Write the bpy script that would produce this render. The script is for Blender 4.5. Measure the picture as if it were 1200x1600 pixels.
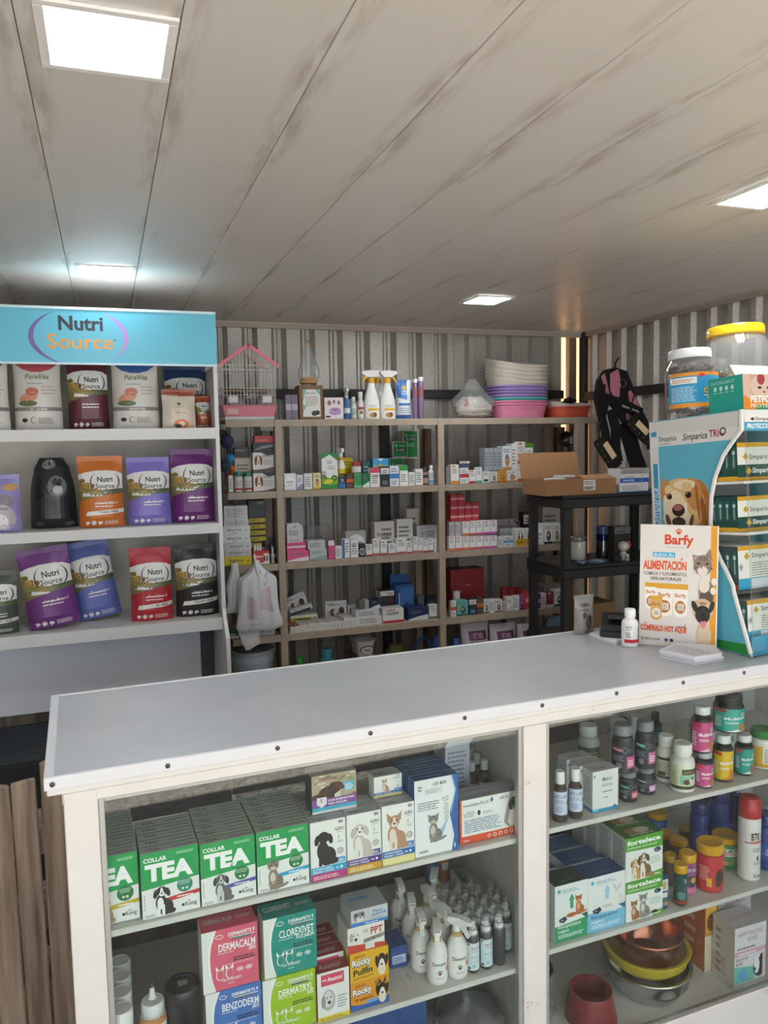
import bpy, math, random
import numpy as np
from mathutils import Matrix, Vector
random.seed(7)
for o in list(bpy.data.objects): bpy.data.objects.remove(o)
S = bpy.context.scene
COL = S.collection
# ---------------------------------------------------------------- camera
CAMZ = 1.62
FPX = 1228.0                                   # focal length in pixels of the 1200 x 1600 frame
def _rows(yaw, pitch, roll):
    y, p, r = map(math.radians, (yaw, pitch, roll))
    f = np.array([math.sin(y)*math.cos(p), math.cos(y)*math.cos(p), math.sin(p)])
    rt = np.array([math.cos(y), -math.sin(y), 0.0]); up = np.cross(rt, f)
    return np.array([math.cos(r)*rt + math.sin(r)*up, -(-math.sin(r)*rt + math.cos(r)*up), f])
RC = _rows(19.35, -5.05, -1.07)
cam = bpy.data.cameras.new('camera'); cam_o = bpy.data.objects.new('camera', cam); COL.objects.link(cam_o)
cam.sensor_fit = 'VERTICAL'; cam.sensor_height = 36.0; cam.lens = FPX/1600*36.0; cam.clip_start = .05
m = Matrix.Identity(4)
for i in range(3):
    m[i][0] = RC[0][i]; m[i][1] = -RC[1][i]; m[i][2] = -RC[2][i]
m[2][3] = CAMZ
cam_o.matrix_world = m
S.camera = cam_o
# ---------------------------------------------------------------- sky, sun, exposure
w = bpy.data.worlds.new('sky'); S.world = w; w.use_nodes = True
nt = w.node_tree; bg = nt.nodes['Background']
bg.inputs[0].default_value = (0.80, 0.90, 1.0, 1); bg.inputs[1].default_value = 1.5
sun = bpy.data.lights.new('sun', 'SUN'); sun.energy = 15.0; sun.angle = math.radians(.6); sun.color = (1.0, .95, .88)
sun_o = bpy.data.objects.new('sun', sun); COL.objects.link(sun_o)
sun_o.rotation_euler = (math.radians(25), math.radians(-14), 0)      # high sun from the open front of the shop
S.view_settings.view_transform = 'Standard'; S.view_settings.look = 'None'
S.view_settings.gamma = 1.0; S.view_settings.use_curve_mapping = False
S.view_settings.exposure = 0.85
# ---------------------------------------------------------------- helpers
def lin(c):
    if isinstance(c, str):
        c = c.lstrip('#'); c = tuple(int(c[i:i+2], 16) for i in (0, 2, 4))
    return tuple(((v/255)/12.92 if v/255 <= .04045 else ((v/255+.055)/1.055)**2.4) for v in c)
def nodes_mat(name):
    m = bpy.data.materials.new(name); m.use_nodes = True
    n = m.node_tree.nodes; return m, n, m.node_tree.links, n['Principled BSDF']
def colmat(name, rough=.5, metal=0.0, spec=.5, bump=0.0, bscale=200., grain=0.0, coat=0.0):
    """surface whose colour is the colour of each piece (colour attribute), with optional fine relief and grain"""
    m, n, l, b = nodes_mat(name)
    a = n.new('ShaderNodeAttribute'); a.attribute_name = 'Col'
    src = a.outputs['Color']
    if grain or bump:
        tc = n.new('ShaderNodeTexCoord'); no = n.new('ShaderNodeTexNoise'); no.inputs['Scale'].default_value = bscale; no.inputs['Detail'].default_value = 3
        l.new(tc.outputs['Object'], no.inputs['Vector'])
    if grain:
        mr = n.new('ShaderNodeMapRange'); mr.inputs[3].default_value = 1-grain; mr.inputs[4].default_value = 1+grain
        l.new(no.outputs['Fac'], mr.inputs[0])
        mx = n.new('ShaderNodeVectorMath'); mx.operation = 'SCALE'
        l.new(src, mx.inputs[0]); l.new(mr.outputs[0], mx.inputs['Scale']); src = mx.outputs[0]
    l.new(src, b.inputs['Base Color'])
    if bump:
        bp = n.new('ShaderNodeBump'); bp.inputs['Strength'].default_value = bump; bp.inputs['Distance'].default_value = .002
        l.new(no.outputs['Fac'], bp.inputs['Height']); l.new(bp.outputs[0], b.inputs['Normal'])
    b.inputs['Roughness'].default_value = rough; b.inputs['Metallic'].default_value = metal
    b.inputs['Specular IOR Level'].default_value = spec; b.inputs['Coat Weight'].default_value = coat
    return m
def clearmat(name, tint=(1, 1, 1), rough=.02, ior=1.45, bump=0.0, bscale=40., haze=0.0):
    """thin clear sheet: see-through with a fresnel sheen, lets light in"""
    m, n, l, b = nodes_mat(name); n.remove(b)
    out = n['Material Output']
    t = n.new('ShaderNodeBsdfTransparent'); t.inputs[0].default_value = (*tint, 1)
    g = n.new('ShaderNodeBsdfGlossy'); g.inputs['Roughness'].default_value = rough
    f = n.new('ShaderNodeLayerWeight'); f.inputs[0].default_value = .5
    pw = n.new('ShaderNodeMath'); pw.operation = 'POWER'; pw.inputs[1].default_value = 4.0; l.new(f.outputs['Facing'], pw.inputs[0])
    f0 = ((ior-1)/(ior+1))**2; ma = n.new('ShaderNodeMath'); ma.operation = 'MULTIPLY_ADD'; ma.inputs[1].default_value = 1-f0; ma.inputs[2].default_value = f0; l.new(pw.outputs[0], ma.inputs[0])
    mx = n.new('ShaderNodeMixShader'); l.new(ma.outputs[0], mx.inputs[0]); l.new(t.outputs[0], mx.inputs[1]); l.new(g.outputs[0], mx.inputs[2])
    last = mx.outputs[0]
    if haze:
        d = n.new('ShaderNodeBsdfDiffuse'); d.inputs[0].default_value = (.8, .8, .8, 1)
        m2 = n.new('ShaderNodeMixShader'); m2.inputs[0].default_value = haze
        l.new(last, m2.inputs[1]); l.new(d.outputs[0], m2.inputs[2]); last = m2.outputs[0]
    if bump:
        tc = n.new('ShaderNodeTexCoord'); no = n.new('ShaderNodeTexNoise'); no.inputs['Scale'].default_value = bscale; no.inputs['Detail'].default_value = 4
        l.new(tc.outputs['Object'], no.inputs['Vector'])
        bp = n.new('ShaderNodeBump'); bp.inputs['Strength'].default_value = bump; bp.inputs['Distance'].default_value = .01
        l.new(no.outputs['Fac'], bp.inputs['Height']); l.new(bp.outputs[0], g.inputs['Normal']); l.new(bp.outputs[0], f.inputs['Normal'])
    l.new(last, out.inputs[0])
    return m
def noisemat(name, stops, scale=(5, 5, 5), nscale=1., detail=5, rough=.6, metal=0.0, spec=.5, bump=0.0, bdist=.003, rough2=None):
    """procedural surface: colour ramp over stretched noise"""
    m, n, l, b = nodes_mat(name)
    tc = n.new('ShaderNodeTexCoord'); mp = n.new('ShaderNodeMapping'); mp.inputs['Scale'].default_value = scale
    no = n.new('ShaderNodeTexNoise'); no.inputs['Scale'].default_value = nscale; no.inputs['Detail'].default_value = detail
    rp = n.new('ShaderNodeValToRGB'); e = rp.color_ramp.elements
    while len(e) < len(stops): e.new(.5)
    for k, (p, c) in enumerate(stops): e[k].position = p; e[k].color = (*lin(c), 1)
    l.new(tc.outputs['Object'], mp.inputs[0]); l.new(mp.outputs[0], no.inputs['Vector']); l.new(no.outputs['Fac'], rp.inputs[0]); l.new(rp.outputs[0], b.inputs['Base Color'])
    b.inputs['Roughness'].default_value = rough; b.inputs['Metallic'].default_value = metal; b.inputs['Specular IOR Level'].default_value = spec
    if rough2 is not None:
        mr = n.new('ShaderNodeMapRange'); mr.inputs[3].default_value = rough; mr.inputs[4].default_value = rough2
        l.new(no.outputs['Fac'], mr.inputs[0]); l.new(mr.outputs[0], b.inputs['Roughness'])
    if bump:
        bp = n.new('ShaderNodeBump'); bp.inputs['Strength'].default_value = bump; bp.inputs['Distance'].default_value = bdist
        l.new(no.outputs['Fac'], bp.inputs['Height']); l.new(bp.outputs[0], b.inputs['Normal'])
    return m
PAPER = colmat('coated_card', .42, spec=.4)
PLAST = colmat('glossy_plastic', .28, spec=.5)
MATTE = colmat('matte_surface', .75, spec=.25, grain=.06, bscale=60)
FOIL = colmat('bag_film', .36, spec=.5, bump=.35, bscale=28)
CARD = colmat('corrugated_card', .8, spec=.15, grain=.08, bscale=120)
FABRIC = colmat('webbing', .85, spec=.2, grain=.15, bscale=400, bump=.4)
STEEL = colmat('polished_steel', .16, metal=1.0)
CLEAR = clearmat('clear_plastic', (.90, .91, .91), .06, 1.75, haze=.07)
WRAP = clearmat('crinkled_clear_film', (.93, .94, .94), .12, 1.7, bump=1.0, bscale=35, haze=.16)
GLASS = clearmat('pane_glass', (.93, .96, .95), .005, 1.5)
def link(o, parent=None):
    COL.objects.link(o)
    if parent is not None: o.parent = parent
    return o
def tag(o, label=None, cat=None, group=None, kind=None):
    if label: o['label'] = label
    if cat: o['category'] = cat
    if group: o['group'] = group
    if kind: o['kind'] = kind
    return o
def empty(name, loc=(0, 0, 0), rz=0.0, label=None, cat=None, group=None):
    o = bpy.data.objects.new(name, None); link(o); o.location = loc; o.rotation_euler = (0, 0, rz); o.empty_display_size = .05
    return tag(o, label, cat, group)
class MB:
    """collects faces with a colour each, builds ONE mesh object"""
    def __init__(s): s.v = []; s.f = []; s.c = []
    def add(s, vs, fs, col):
        k = len(s.v); s.v += [tuple(p) for p in vs]; c = lin(col) if col is not None else (1, 1, 1)
        for f in fs: s.f.append(tuple(i+k for i in f)); s.c.append(c)
        return s
    def box(s, x0, x1, y0, y1, z0, z1, col='#ffffff', fc=None, ch=0.0):
        """fc: colours of front(-y) back left(-x) right top bottom; ch: chamfer"""
        fc = fc or {}
        P = lambda a, b, c: (x1 if a else x0, y1 if b else y0, z1 if c else z0)
        if ch <= 0:
            q = [P(0,0,0), P(1,0,0), P(1,1,0), P(0,1,0), P(0,0,1), P(1,0,1), P(1,1,1), P(0,1,1)]
            for nm, f in (('front', (0,1,5,4)), ('right', (1,2,6,5)), ('back', (2,3,7,6)), ('left', (3,0,4,7)), ('top', (4,5,6,7)), ('bottom', (3,2,1,0))):
                s.add(q, [f], fc.get(nm, col))
            return s
        vs = []; idx = {}
        for a in (0, 1):
            for b in (0, 1):
                for c in (0, 1):
                    for ax in range(3):
                        p = [x1 if a else x0, y1 if b else y0, z1 if c else z0]
                        for k, t in enumerate((a, b, c)):
                            if k != ax: p[k] += -ch if t else ch
                        idx[(a, b, c, ax)] = len(vs); vs.append(p)
        I = lambda a, b, c, ax: idx[(a, b, c, ax)]
        F = {'left': [I(0,b,c,0) for b, c in ((1,0),(0,0),(0,1),(1,1))], 'right': [I(1,b,c,0) for b, c in ((0,0),(1,0),(1,1),(0,1))],
             'front': [I(a,0,c,1) for a, c in ((0,0),(1,0),(1,1),(0,1))], 'back': [I(a,1,c,1) for a, c in ((1,0),(0,0),(0,1),(1,1))],
             'bottom': [I(a,b,0,2) for a, b in ((0,1),(1,1),(1,0),(0,0))], 'top': [I(a,b,1,2) for a, b in ((0,0),(1,0),(1,1),(0,1))]}
        k0 = len(s.v); s.v += [tuple(p) for p in vs]
        def af(f, c): s.f.append(tuple(i+k0 for i in f)); s.c.append(lin(c))
        for nm, f in F.items(): af(f, fc.get(nm, col))
        for a in (0, 1):
            for b in (0, 1):
                af([I(a,b,0,0), I(a,b,0,1), I(a,b,1,1), I(a,b,1,0)], col)
                af([I(a,0,b,0), I(a,0,b,2), I(a,1,b,2), I(a,1,b,0)], col)
                af([I(0,a,b,1), I(0,a,b,2), I(1,a,b,2), I(1,a,b,1)], col)
                for c in (0, 1): af([I(a,b,c,0), I(a,b,c,1), I(a,b,c,2)], col)
        return s
    def lathe(s, prof, seg=20, cx=0., cy=0., rib=None, sx=1., sy=1.):
        """prof: (r, z, colour of the band above this point)"""
        k = len(s.v)
        for r, z, c in prof:
            for i in range(seg):
                a = 2*math.pi*i/seg; rr = r*(rib(a, z) if rib else 1)
                s.v.append((cx+rr*sx*math.cos(a), cy+rr*sy*math.sin(a), z))
        for j in range(len(prof)-1):
            c = lin(prof[j][2])
            for i in range(seg):
                i2 = (i+1) % seg
                s.f.append((k+j*seg+i, k+j*seg+i2, k+(j+1)*seg+i2, k+(j+1)*seg+i)); s.c.append(c)
        if prof[0][0] > 1e-4: s.f.append(tuple(k+i for i in reversed(range(seg)))); s.c.append(lin(prof[0][2]))
        if prof[-1][0] > 1e-4: s.f.append(tuple(k+(len(prof)-1)*seg+i for i in range(seg))); s.c.append(lin(prof[-1][2]))
        return s
    def tube(s, pts, r, col, seg=6, closed=False, flat=None):
        """round tube along pts (r may be a list); flat=(w,t) gives a strap instead"""
        P = [np.array(p, float) for p in pts]; n = len(P); k = len(s.v)
        up = np.array([0.013, .031, 1.0])
        prev = None
        for i in range(n):
            t = P[(i+1) % n]-P[i-1] if closed else P[min(i+1, n-1)]-P[max(i-1, 0)]
            t = t/(np.linalg.norm(t)+1e-9)
            a = np.cross(up if prev is None else prev, t)
            if np.linalg.norm(a) < 1e-3: a = np.cross([1, .1, 0], t)
            a /= np.linalg.norm(a); b = np.cross(t, a); prev = b
            rr = r[i] if isinstance(r, (list, tuple)) else r
            for q in range(seg):
                an = 2*math.pi*(q+.5)/seg
                s.v.append(tuple(P[i] + rr*(math.cos(an)*a + math.sin(an)*b)))
        c = lin(col)
        for i in range(n if closed else n-1):
            i2 = (i+1) % n
            for q in range(seg):
                q2 = (q+1) % seg
                s.f.append((k+i*seg+q, k+i*seg+q2, k+i2*seg+q2, k+i2*seg+q)); s.c.append(c)
        if not closed:
            s.f.append(tuple(k+q for q in reversed(range(seg)))); s.c.append(c)
            s.f.append(tuple(k+(n-1)*seg+q for q in range(seg))); s.c.append(c)
        return s
    def strap(s, pts, nrm, w, t, col):
        """flat band along pts lying across directions nrm x tangent"""
        P = [np.array(p, float) for p in pts]; n = len(P); k = len(s.v); c = lin(col)
        for i in range(n):
            tg = P[min(i+1, n-1)]-P[max(i-1, 0)]; tg /= np.linalg.norm(tg)+1e-9
            nn = np.array(nrm[i] if isinstance(nrm[0], (list, tuple, np.ndarray)) else nrm, float)
            a = np.cross(nn, tg); a /= np.linalg.norm(a)+1e-9; nn = np.cross(tg, a)
            for u, q in ((-1, -1), (1, -1), (1, 1), (-1, 1)): s.v.append(tuple(P[i] + a*w/2*u + nn*t/2*q))
        for i in range(n-1):
            for q in range(4):
                q2 = (q+1) % 4
                s.f.append((k+i*4+q, k+i*4+q2, k+i*4+4+q2, k+i*4+4+q)); s.c.append(c)
        s.f.append((k+3, k+2, k+1, k)); s.c.append(c); e = k+(n-1)*4; s.f.append((e, e+1, e+2, e+3)); s.c.append(c)
        return s
    def prism(s, pts, axis, a0, a1, col, fc=None):
        """convex or simple outline pts extruded along axis 0/1/2 from a0 to a1; outline in the other two axes"""
        def mk(p, a):
            return (a, p[0], p[1]) if axis == 0 else ((p[0], a, p[1]) if axis == 1 else (p[0], p[1], a))
        n = len(pts); k = len(s.v)
        s.v += [mk(p, a0) for p in pts] + [mk(p, a1) for p in pts]
        c = lin(col); c2 = lin(fc) if fc else c
        s.f.append(tuple(k+i for i in range(n))); s.c.append(c2); s.f.append(tuple(k+n+i for i in reversed(range(n)))); s.c.append(c2)
        for i in range(n):
            j = (i+1) % n; s.f.append((k+i, k+n+i, k+n+j, k+j)); s.c.append(c)
        return s
    def grid(s, fn, nu, nv, col, closed_u=False):
        k = len(s.v)
        for j in range(nv+1):
            for i in range(nu if closed_u else nu+1): s.v.append(tuple(fn(i/nu, j/nv)))
        m = nu if closed_u else nu+1
        for j in range(nv):
            for i in range(nu):
                i2 = (i+1) % m if closed_u else i+1
                s.f.append((k+j*m+i, k+j*m+i2, k+(j+1)*m+i2, k+(j+1)*m+i))
                s.c.append(lin(col(i/nu, j/nv)) if callable(col) else lin(col))
        return s
    def mesh(s, name, smooth=None):
        me = bpy.data.meshes.new(name); me.from_pydata(s.v, [], s.f)
        at = me.attributes.new('Col', 'FLOAT_COLOR', 'FACE')
        at.data.foreach_set('color', np.array([(*c, 1.0) for c in s.c], dtype=np.float32).ravel())
        if smooth:
            me.polygons.foreach_set('use_smooth', [True]*len(me.polygons)); me.set_sharp_from_angle(angle=math.radians(smooth))
        me.update(); return me
    def build(s, name, mat, parent=None, loc=(0, 0, 0), rz=0.0, smooth=None, label=None, cat=None, group=None, kind=None):
        me = s.mesh(name, smooth); me.materials.append(mat)
        o = bpy.data.objects.new(name, me); o.location = loc; o.rotation_euler = (0, 0, rz)
        link(o, parent); return tag(o, label, cat, group, kind)
# ---- print: flat lettering and pictures, in face coordinates 0..1 x 0..1
_tc = {}
def text_polys(txt, bold):
    key = (txt, bold)
    if key in _tc: return _tc[key]
    cu = bpy.data.curves.new('t', 'FONT'); cu.body = txt; cu.size = 1; cu.resolution_u = 2; cu.offset = bold; cu.fill_mode = 'FRONT'
    ob = bpy.data.objects.new('t', cu); me = bpy.data.meshes.new_from_object(ob)
    vs = np.array([v.co[:2] for v in me.vertices]) if len(me.vertices) else np.zeros((0, 2))
    ps = [vs[list(p.vertices)] for p in me.polygons]
    bb = (vs[:, 0].min(), vs[:, 0].max()) if len(vs) else (0, 1)
    bpy.data.objects.remove(ob); bpy.data.curves.remove(cu); bpy.data.meshes.remove(me)
    _tc[key] = (ps, bb); return _tc[key]
CAPH = .70
def clip(poly, ax, lo, hi):
    for sgn, lim in ((1, lo), (-1, -hi)):
        out = []; n = len(poly)
        for i in range(n):
            a, b = poly[i], poly[(i+1) % n]; da, db = sgn*a[ax]-lim, sgn*b[ax]-lim
            if da >= 0: out.append(a)
            if (da >= 0) != (db >= 0):
                t = da/(da-db); out.append((a[0]+(b[0]-a[0])*t, a[1]+(b[1]-a[1])*t))
        poly = out
        if len(poly) < 3: return []
    return poly
class PR:
    def __init__(s, asp=1.0): s.asp = asp; s.q = []; s.box = (0, 1, 0, 1)
    def _a(s, polys, col): s.q.append(([[(float(x), float(y)) for x, y in p] for p in polys], col)); return s
    def R(s, x0, y0, x1, y1, col): return s._a([[(x0, y0), (x1, y0), (x1, y1), (x0, y1)]], col)
    def P(s, pts, col): return s._a([pts], col)
    def E(s, cx, cy, rx, ry, col, rot=0, n=14):
        c, t = math.cos(math.radians(rot)), math.sin(math.radians(rot)); out = []
        for i in range(n):
            a = 2*math.pi*i/n; x, y = rx*math.cos(a)*s.asp, ry*math.sin(a)
            out.append((cx+(x*c-y*t)/s.asp, cy+x*t+y*c))
        return s._a([out], col)
    def C(s, cx, cy, r, col, n=18): return s.E(cx, cy, r/s.asp, r, col, 0, n)
    def arc(s, cx, cy, rx, ry, a0, a1, t0, t1, col, n=12):
        """tapering arc stroke"""
        ps = []
        for i in range(n):
            q = []
            for k in (i, i+1):
                f = k/n; a = math.radians(a0+(a1-a0)*f); th = t0+(t1-t0)*f if t0 != 0 or t1 != 0 else 0
                th = max(t0, t1)*math.sin(math.pi*min(max(f, .04), .96))
                q.append(((cx+rx*math.cos(a), cy+ry*math.sin(a)), (cx+(rx-th/s.asp)*math.cos(a), cy+(ry-th)*math.sin(a))))
            ps.append([q[0][0], q[1][0], q[1][1], q[0][1]])
        return s._a(ps, col)
    def T(s, txt, x, y, h, col, w=None, al='l', bold=0.0, rot=0, shear=0.0, maxw=None):
        ps, bb = text_polys(txt, bold); sy = h/CAPH; sx = sy/s.asp; tw = (bb[1]-bb[0])*sx
        if w: sx *= w/max(tw, 1e-6); tw = w
        if maxw and tw > maxw: sx *= maxw/tw; tw = maxw
        off = 0 if al == 'l' else (-tw/2 if al == 'c' else -tw)
        c, t = math.cos(math.radians(rot)), math.sin(math.radians(rot)); out = []
        for p in ps:
            q = []
            for a, b in p:
                X = (a-bb[0])*sx+off + shear*b*sy/s.asp; Y = b*sy
                q.append((x + X*c - Y*t/s.asp, y + X*s.asp*t + Y*c))
            out.append(q)
        return s._a(out, col)
    def L(s, x0, y0, x1, y1, n, col, fill=.45, rag=.25):
        """lines of small unreadable print"""
        rnd = random.Random(int(x0*991+y0*733+n)); ps = []; st = (y1-y0)/n
        for i in range(n):
            e = x1-(x1-x0)*rag*rnd.random(); x = x0; y = y1-(i+1)*st
            while x < e-1e-6:
                l = (x1-x0)*(.08+.16*rnd.random()); b = min(x+l, e)
                ps.append([(x, y), (b, y), (b, y+st*fill), (x, y+st*fill)]); x = b+(x1-x0)*.025
        return s._a(ps, col)
    def build(s, name, fn, mat=None, parent=None, du=None, dv=None, eps=.00003, base=.00022, **kw):
        b = MB(); lay = 0
        for polys, col in s.q:
            lay += 1; vs = []; fs = []
            for p in polys:
                p = clip(p, 0, s.box[0], s.box[1]); p = clip(p, 1, s.box[2], s.box[3]) if p else p
                if not p: continue
                parts = [p]
                for ax, d in ((0, du), (1, dv)):
                    if not d: continue
                    nx = []
                    for q in parts:
                        lo = min(t[ax] for t in q); hi = max(t[ax] for t in q)
                        a = math.floor(lo/d); z = math.ceil(hi/d)
                        if z-a <= 1: nx.append(q); continue
                        for k in range(a, z):
                            r = clip(q, ax, k*d, (k+1)*d)
                            if r: nx.append(r)
                    parts = nx
                for q in parts:
                    k = len(vs); vs += [fn(u, v, base+eps*lay) for u, v in q]; fs.append(tuple(range(k, k+len(q))))
            if fs: b.add(vs, fs, col)
        return b.build(name, mat or PAPER, parent, **kw)
def face_fn(w, d, h, face):
    """carton: x -w/2..w/2, y 0 (front) .. d, z 0..h"""
    if face == 'front': return lambda u, v, e: (-w/2+u*w, -e, v*h)
    if face == 'left': return lambda u, v, e: (-w/2-e, d*(1-u), v*h)
    if face == 'right': return lambda u, v, e: (w/2+e, d*u, v*h)
    return lambda u, v, e: (-w/2+u*w, d*v, h+e)
_mc = {}
def carton(name, label, w, d, h, loc, rz=0.0, fc=None, col='#eeeeee', prints=None, cat='box', group=None, key=None, mat=None, ch=.0006):
    """a folded carton: body with seams on its top, printed faces as parts; key shares meshes between alike cartons"""
    if key and key in _mc:
        me, kids = _mc[key]
        o = bpy.data.objects.new(name, me); link(o); o.location = loc; o.rotation_euler = (0, 0, rz); tag(o, label, cat, group)
        for nm, km in kids: link(bpy.data.objects.new(nm, km), o)
        return o
    b = MB().box(-w/2, w/2, 0, d, 0, h, col, fc, ch)
    o = b.build(name, mat or PAPER, None, loc, rz, label=label, cat=cat, group=group); kids = []
    for face, pr in (prints or {}).items():
        k = pr.build('printed_'+('front' if face == 'front' else 'side' if face in ('left', 'right') else 'top'), face_fn(w, d, h, face), None, o)
        kids.append((k.name.split('.')[0], k.data))
    if key: _mc[key] = (o.data, kids)
    return o
# ---- placing: a point of the place seen at pixel (x, y) of the photograph, on a plane that stands in the room
def ray(x, y):
    a = RC.T @ np.array([(x-600)/FPX, (y-800)/FPX, 1.0]); return a
def atY(x, y, Y):
    r = ray(x, y); p = r*(Y/r[1]); return (p[0], Y, p[2]+CAMZ)
def atX(x, y, X):
    r = ray(x, y); p = r*(X/r[0]); return (X, p[1], p[2]+CAMZ)
def atZ(x, y, Z):
    r = ray(x, y); p = r*((Z-CAMZ)/r[2]); return (p[0], p[1], Z)
ORD = ['first', 'second', 'third', 'fourth', 'fifth', 'sixth', 'seventh', 'eighth', 'ninth', 'tenth', 'eleventh', 'twelfth', 'thirteenth', 'fourteenth', 'fifteenth', 'sixteenth', 'seventeenth', 'eighteenth', 'nineteenth', 'twentieth', 'twenty-first', 'twenty-second', 'twenty-third', 'twenty-fourth', 'twenty-fifth']
# ---------------------------------------------------------------- the shop: shell
CEIL = 2.32; WY = 4.60; WX = 3.05; LX = -1.7; FY = -1.75  # FY: unseen roof edge, extended to shade the ground before the counter
M_CEIL = None
def ceil_mat():
    m, n, l, b = nodes_mat('ceiling_panel_skin')
    tc = n.new('ShaderNodeTexCoord')
    mp = n.new('ShaderNodeMapping'); mp.inputs['Scale'].default_value = (9, 1.2, 1)
    no = n.new('ShaderNodeTexNoise'); no.inputs['Scale'].default_value = 1.7; no.inputs['Detail'].default_value = 6; no.inputs['Roughness'].default_value = .65
    l.new(tc.outputs['Object'], mp.inputs[0]); l.new(mp.outputs[0], no.inputs['Vector'])
    sp = n.new('ShaderNodeSeparateXYZ'); l.new(tc.outputs['Object'], sp.inputs[0])
    # grime lies along the long edges of every panel
    ab = n.new('ShaderNodeMath'); ab.operation = 'ABSOLUTE'; l.new(sp.outputs[0], ab.inputs[0])
    ed = n.new('ShaderNodeMapRange'); ed.inputs[1].default_value = .075; ed.inputs[2].default_value = .127; l.new(ab.outputs[0], ed.inputs[0])
    nr = n.new('ShaderNodeMapRange'); nr.inputs[1].default_value = .50; nr.inputs[2].default_value = .72; l.new(no.outputs['Fac'], nr.inputs[0])
    mu = n.new('ShaderNodeMath'); mu.operation = 'MULTIPLY'; l.new(ed.outputs[0], mu.inputs[0]); l.new(nr.outputs[0], mu.inputs[1])
    mx = n.new('ShaderNodeMix'); mx.data_type = 'RGBA'
    mx.inputs['A'].default_value = (*lin('#cfcac4'), 1); mx.inputs['B'].default_value = (*lin('#7a664c'), 1)
    l.new(mu.outputs[0], mx.inputs['Factor']); l.new(mx.outputs['Result'], b.inputs['Base Color'])
    b.inputs['Roughness'].default_value = .38; b.inputs['Specular IOR Level'].default_value = .4
    return m
M_CEIL = ceil_mat()
M_GALV = noisemat('galvanised_sheet', [(.3, '#a8a49e'), (.5, '#b8b4ad'), (.7, '#c6c2bb')], (30, 30, 26), 3, 4, .42, .45, .5, .05, .001, .55)
M_BLACK = noisemat('black_painted_steel', [(.3, '#1d1d1f'), (.7, '#2a2a2b')], (8, 8, 8), 3, 4, .5)
M_WOOD = noisemat('rough_brown_wood', [(.25, '#5b4636'), (.5, '#7b6450'), (.75, '#977c64')], (18, 18, 1.5), 2.2, 6, .8, bump=.4)
M_OLDW = noisemat('weathered_pallet_wood', [(.25, '#5f5147'), (.5, '#94806f'), (.75, '#b8a28d')], (26, 26, 1.6), 1.7, 7, .85, bump=.6)
M_GRAVEL = None
def gravel():
    m, n, l, b = nodes_mat('gravel_ground')
    tc = n.new('ShaderNodeTexCoord'); vo = n.new('ShaderNodeTexVoronoi'); vo.inputs['Scale'].default_value = 55
    no = n.new('ShaderNodeTexNoise'); no.inputs['Scale'].default_value = 3; no.inputs['Detail'].default_value = 6
    l.new(tc.outputs['Object'], vo.inputs['Vector']); l.new(tc.outputs['Object'], no.inputs['Vector'])
    rp = n.new('ShaderNodeValToRGB'); e = rp.color_ramp.elements
    e[0].position = .1; e[0].color = (*lin('#8a847c'), 1); e[1].position = .9; e[1].color = (*lin('#d6d0c7'), 1)
    sx = n.new('ShaderNodeSeparateColor'); l.new(vo.outputs['Color'], sx.inputs[0])
    mi = n.new('ShaderNodeMath'); mi.operation = 'MULTIPLY_ADD'; mi.inputs[1].default_value = .6; l.new(sx.outputs[0], mi.inputs[0])
    hf = n.new('ShaderNodeMath'); hf.operation = 'MULTIPLY'; hf.inputs[1].default_value = .45; l.new(no.outputs['Fac'], hf.inputs[0]); l.new(hf.outputs[0], mi.inputs[2])
    l.new(mi.outputs[0], rp.inputs[0]); l.new(rp.outputs[0], b.inputs['Base Color'])
    bp = n.new('ShaderNodeBump'); bp.inputs['Distance'].default_value = .012; bp.inputs['Strength'].default_value = .9; bp.invert = True
    l.new(vo.outputs['Distance'], bp.inputs['Height']); l.new(bp.outputs[0], b.inputs['Normal']); b.inputs['Roughness'].default_value = .9
    return m
M_GRAVEL = gravel()
MB().box(-9, 9, -9, 12, -.18, -.0808, None).build('floor', M_GRAVEL, kind='structure', label='brown gravel ground of the shop')
# ceiling: backing above, long panels as pieces with open joints
ceil = MB().box(LX, WX+.02, FY, WY+.05, CEIL+.02, CEIL+.06, '#777777').build('ceiling', MATTE, kind='structure', label='off-white panelled ceiling with brown stained joints')
PW = .2575; X0 = .408
k0 = math.floor((LX-X0)/PW); pm = None
LIGHTS = [(.035, 1.50, .19, .20), (.035, 3.38, .19, .205), (1.825, 3.59, .17, .19), (1.85, 1.86, .17, .19)]
k = k0
while X0+k*PW < WX-.01:
    a = max(X0+k*PW, LX)+.0008; z = min(X0+(k+1)*PW, WX)-.0008; k += 1
    c = (a+z)/2; hw = (z-a)/2
    segs = [(FY, WY+.02)]
    b = MB(); b.box(-hw, hw, FY, WY+.02, 0, .02, '#ffffff', ch=.0015)
    b.build('ceiling_panel', M_CEIL, ceil, (c, 0, CEIL))
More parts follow.
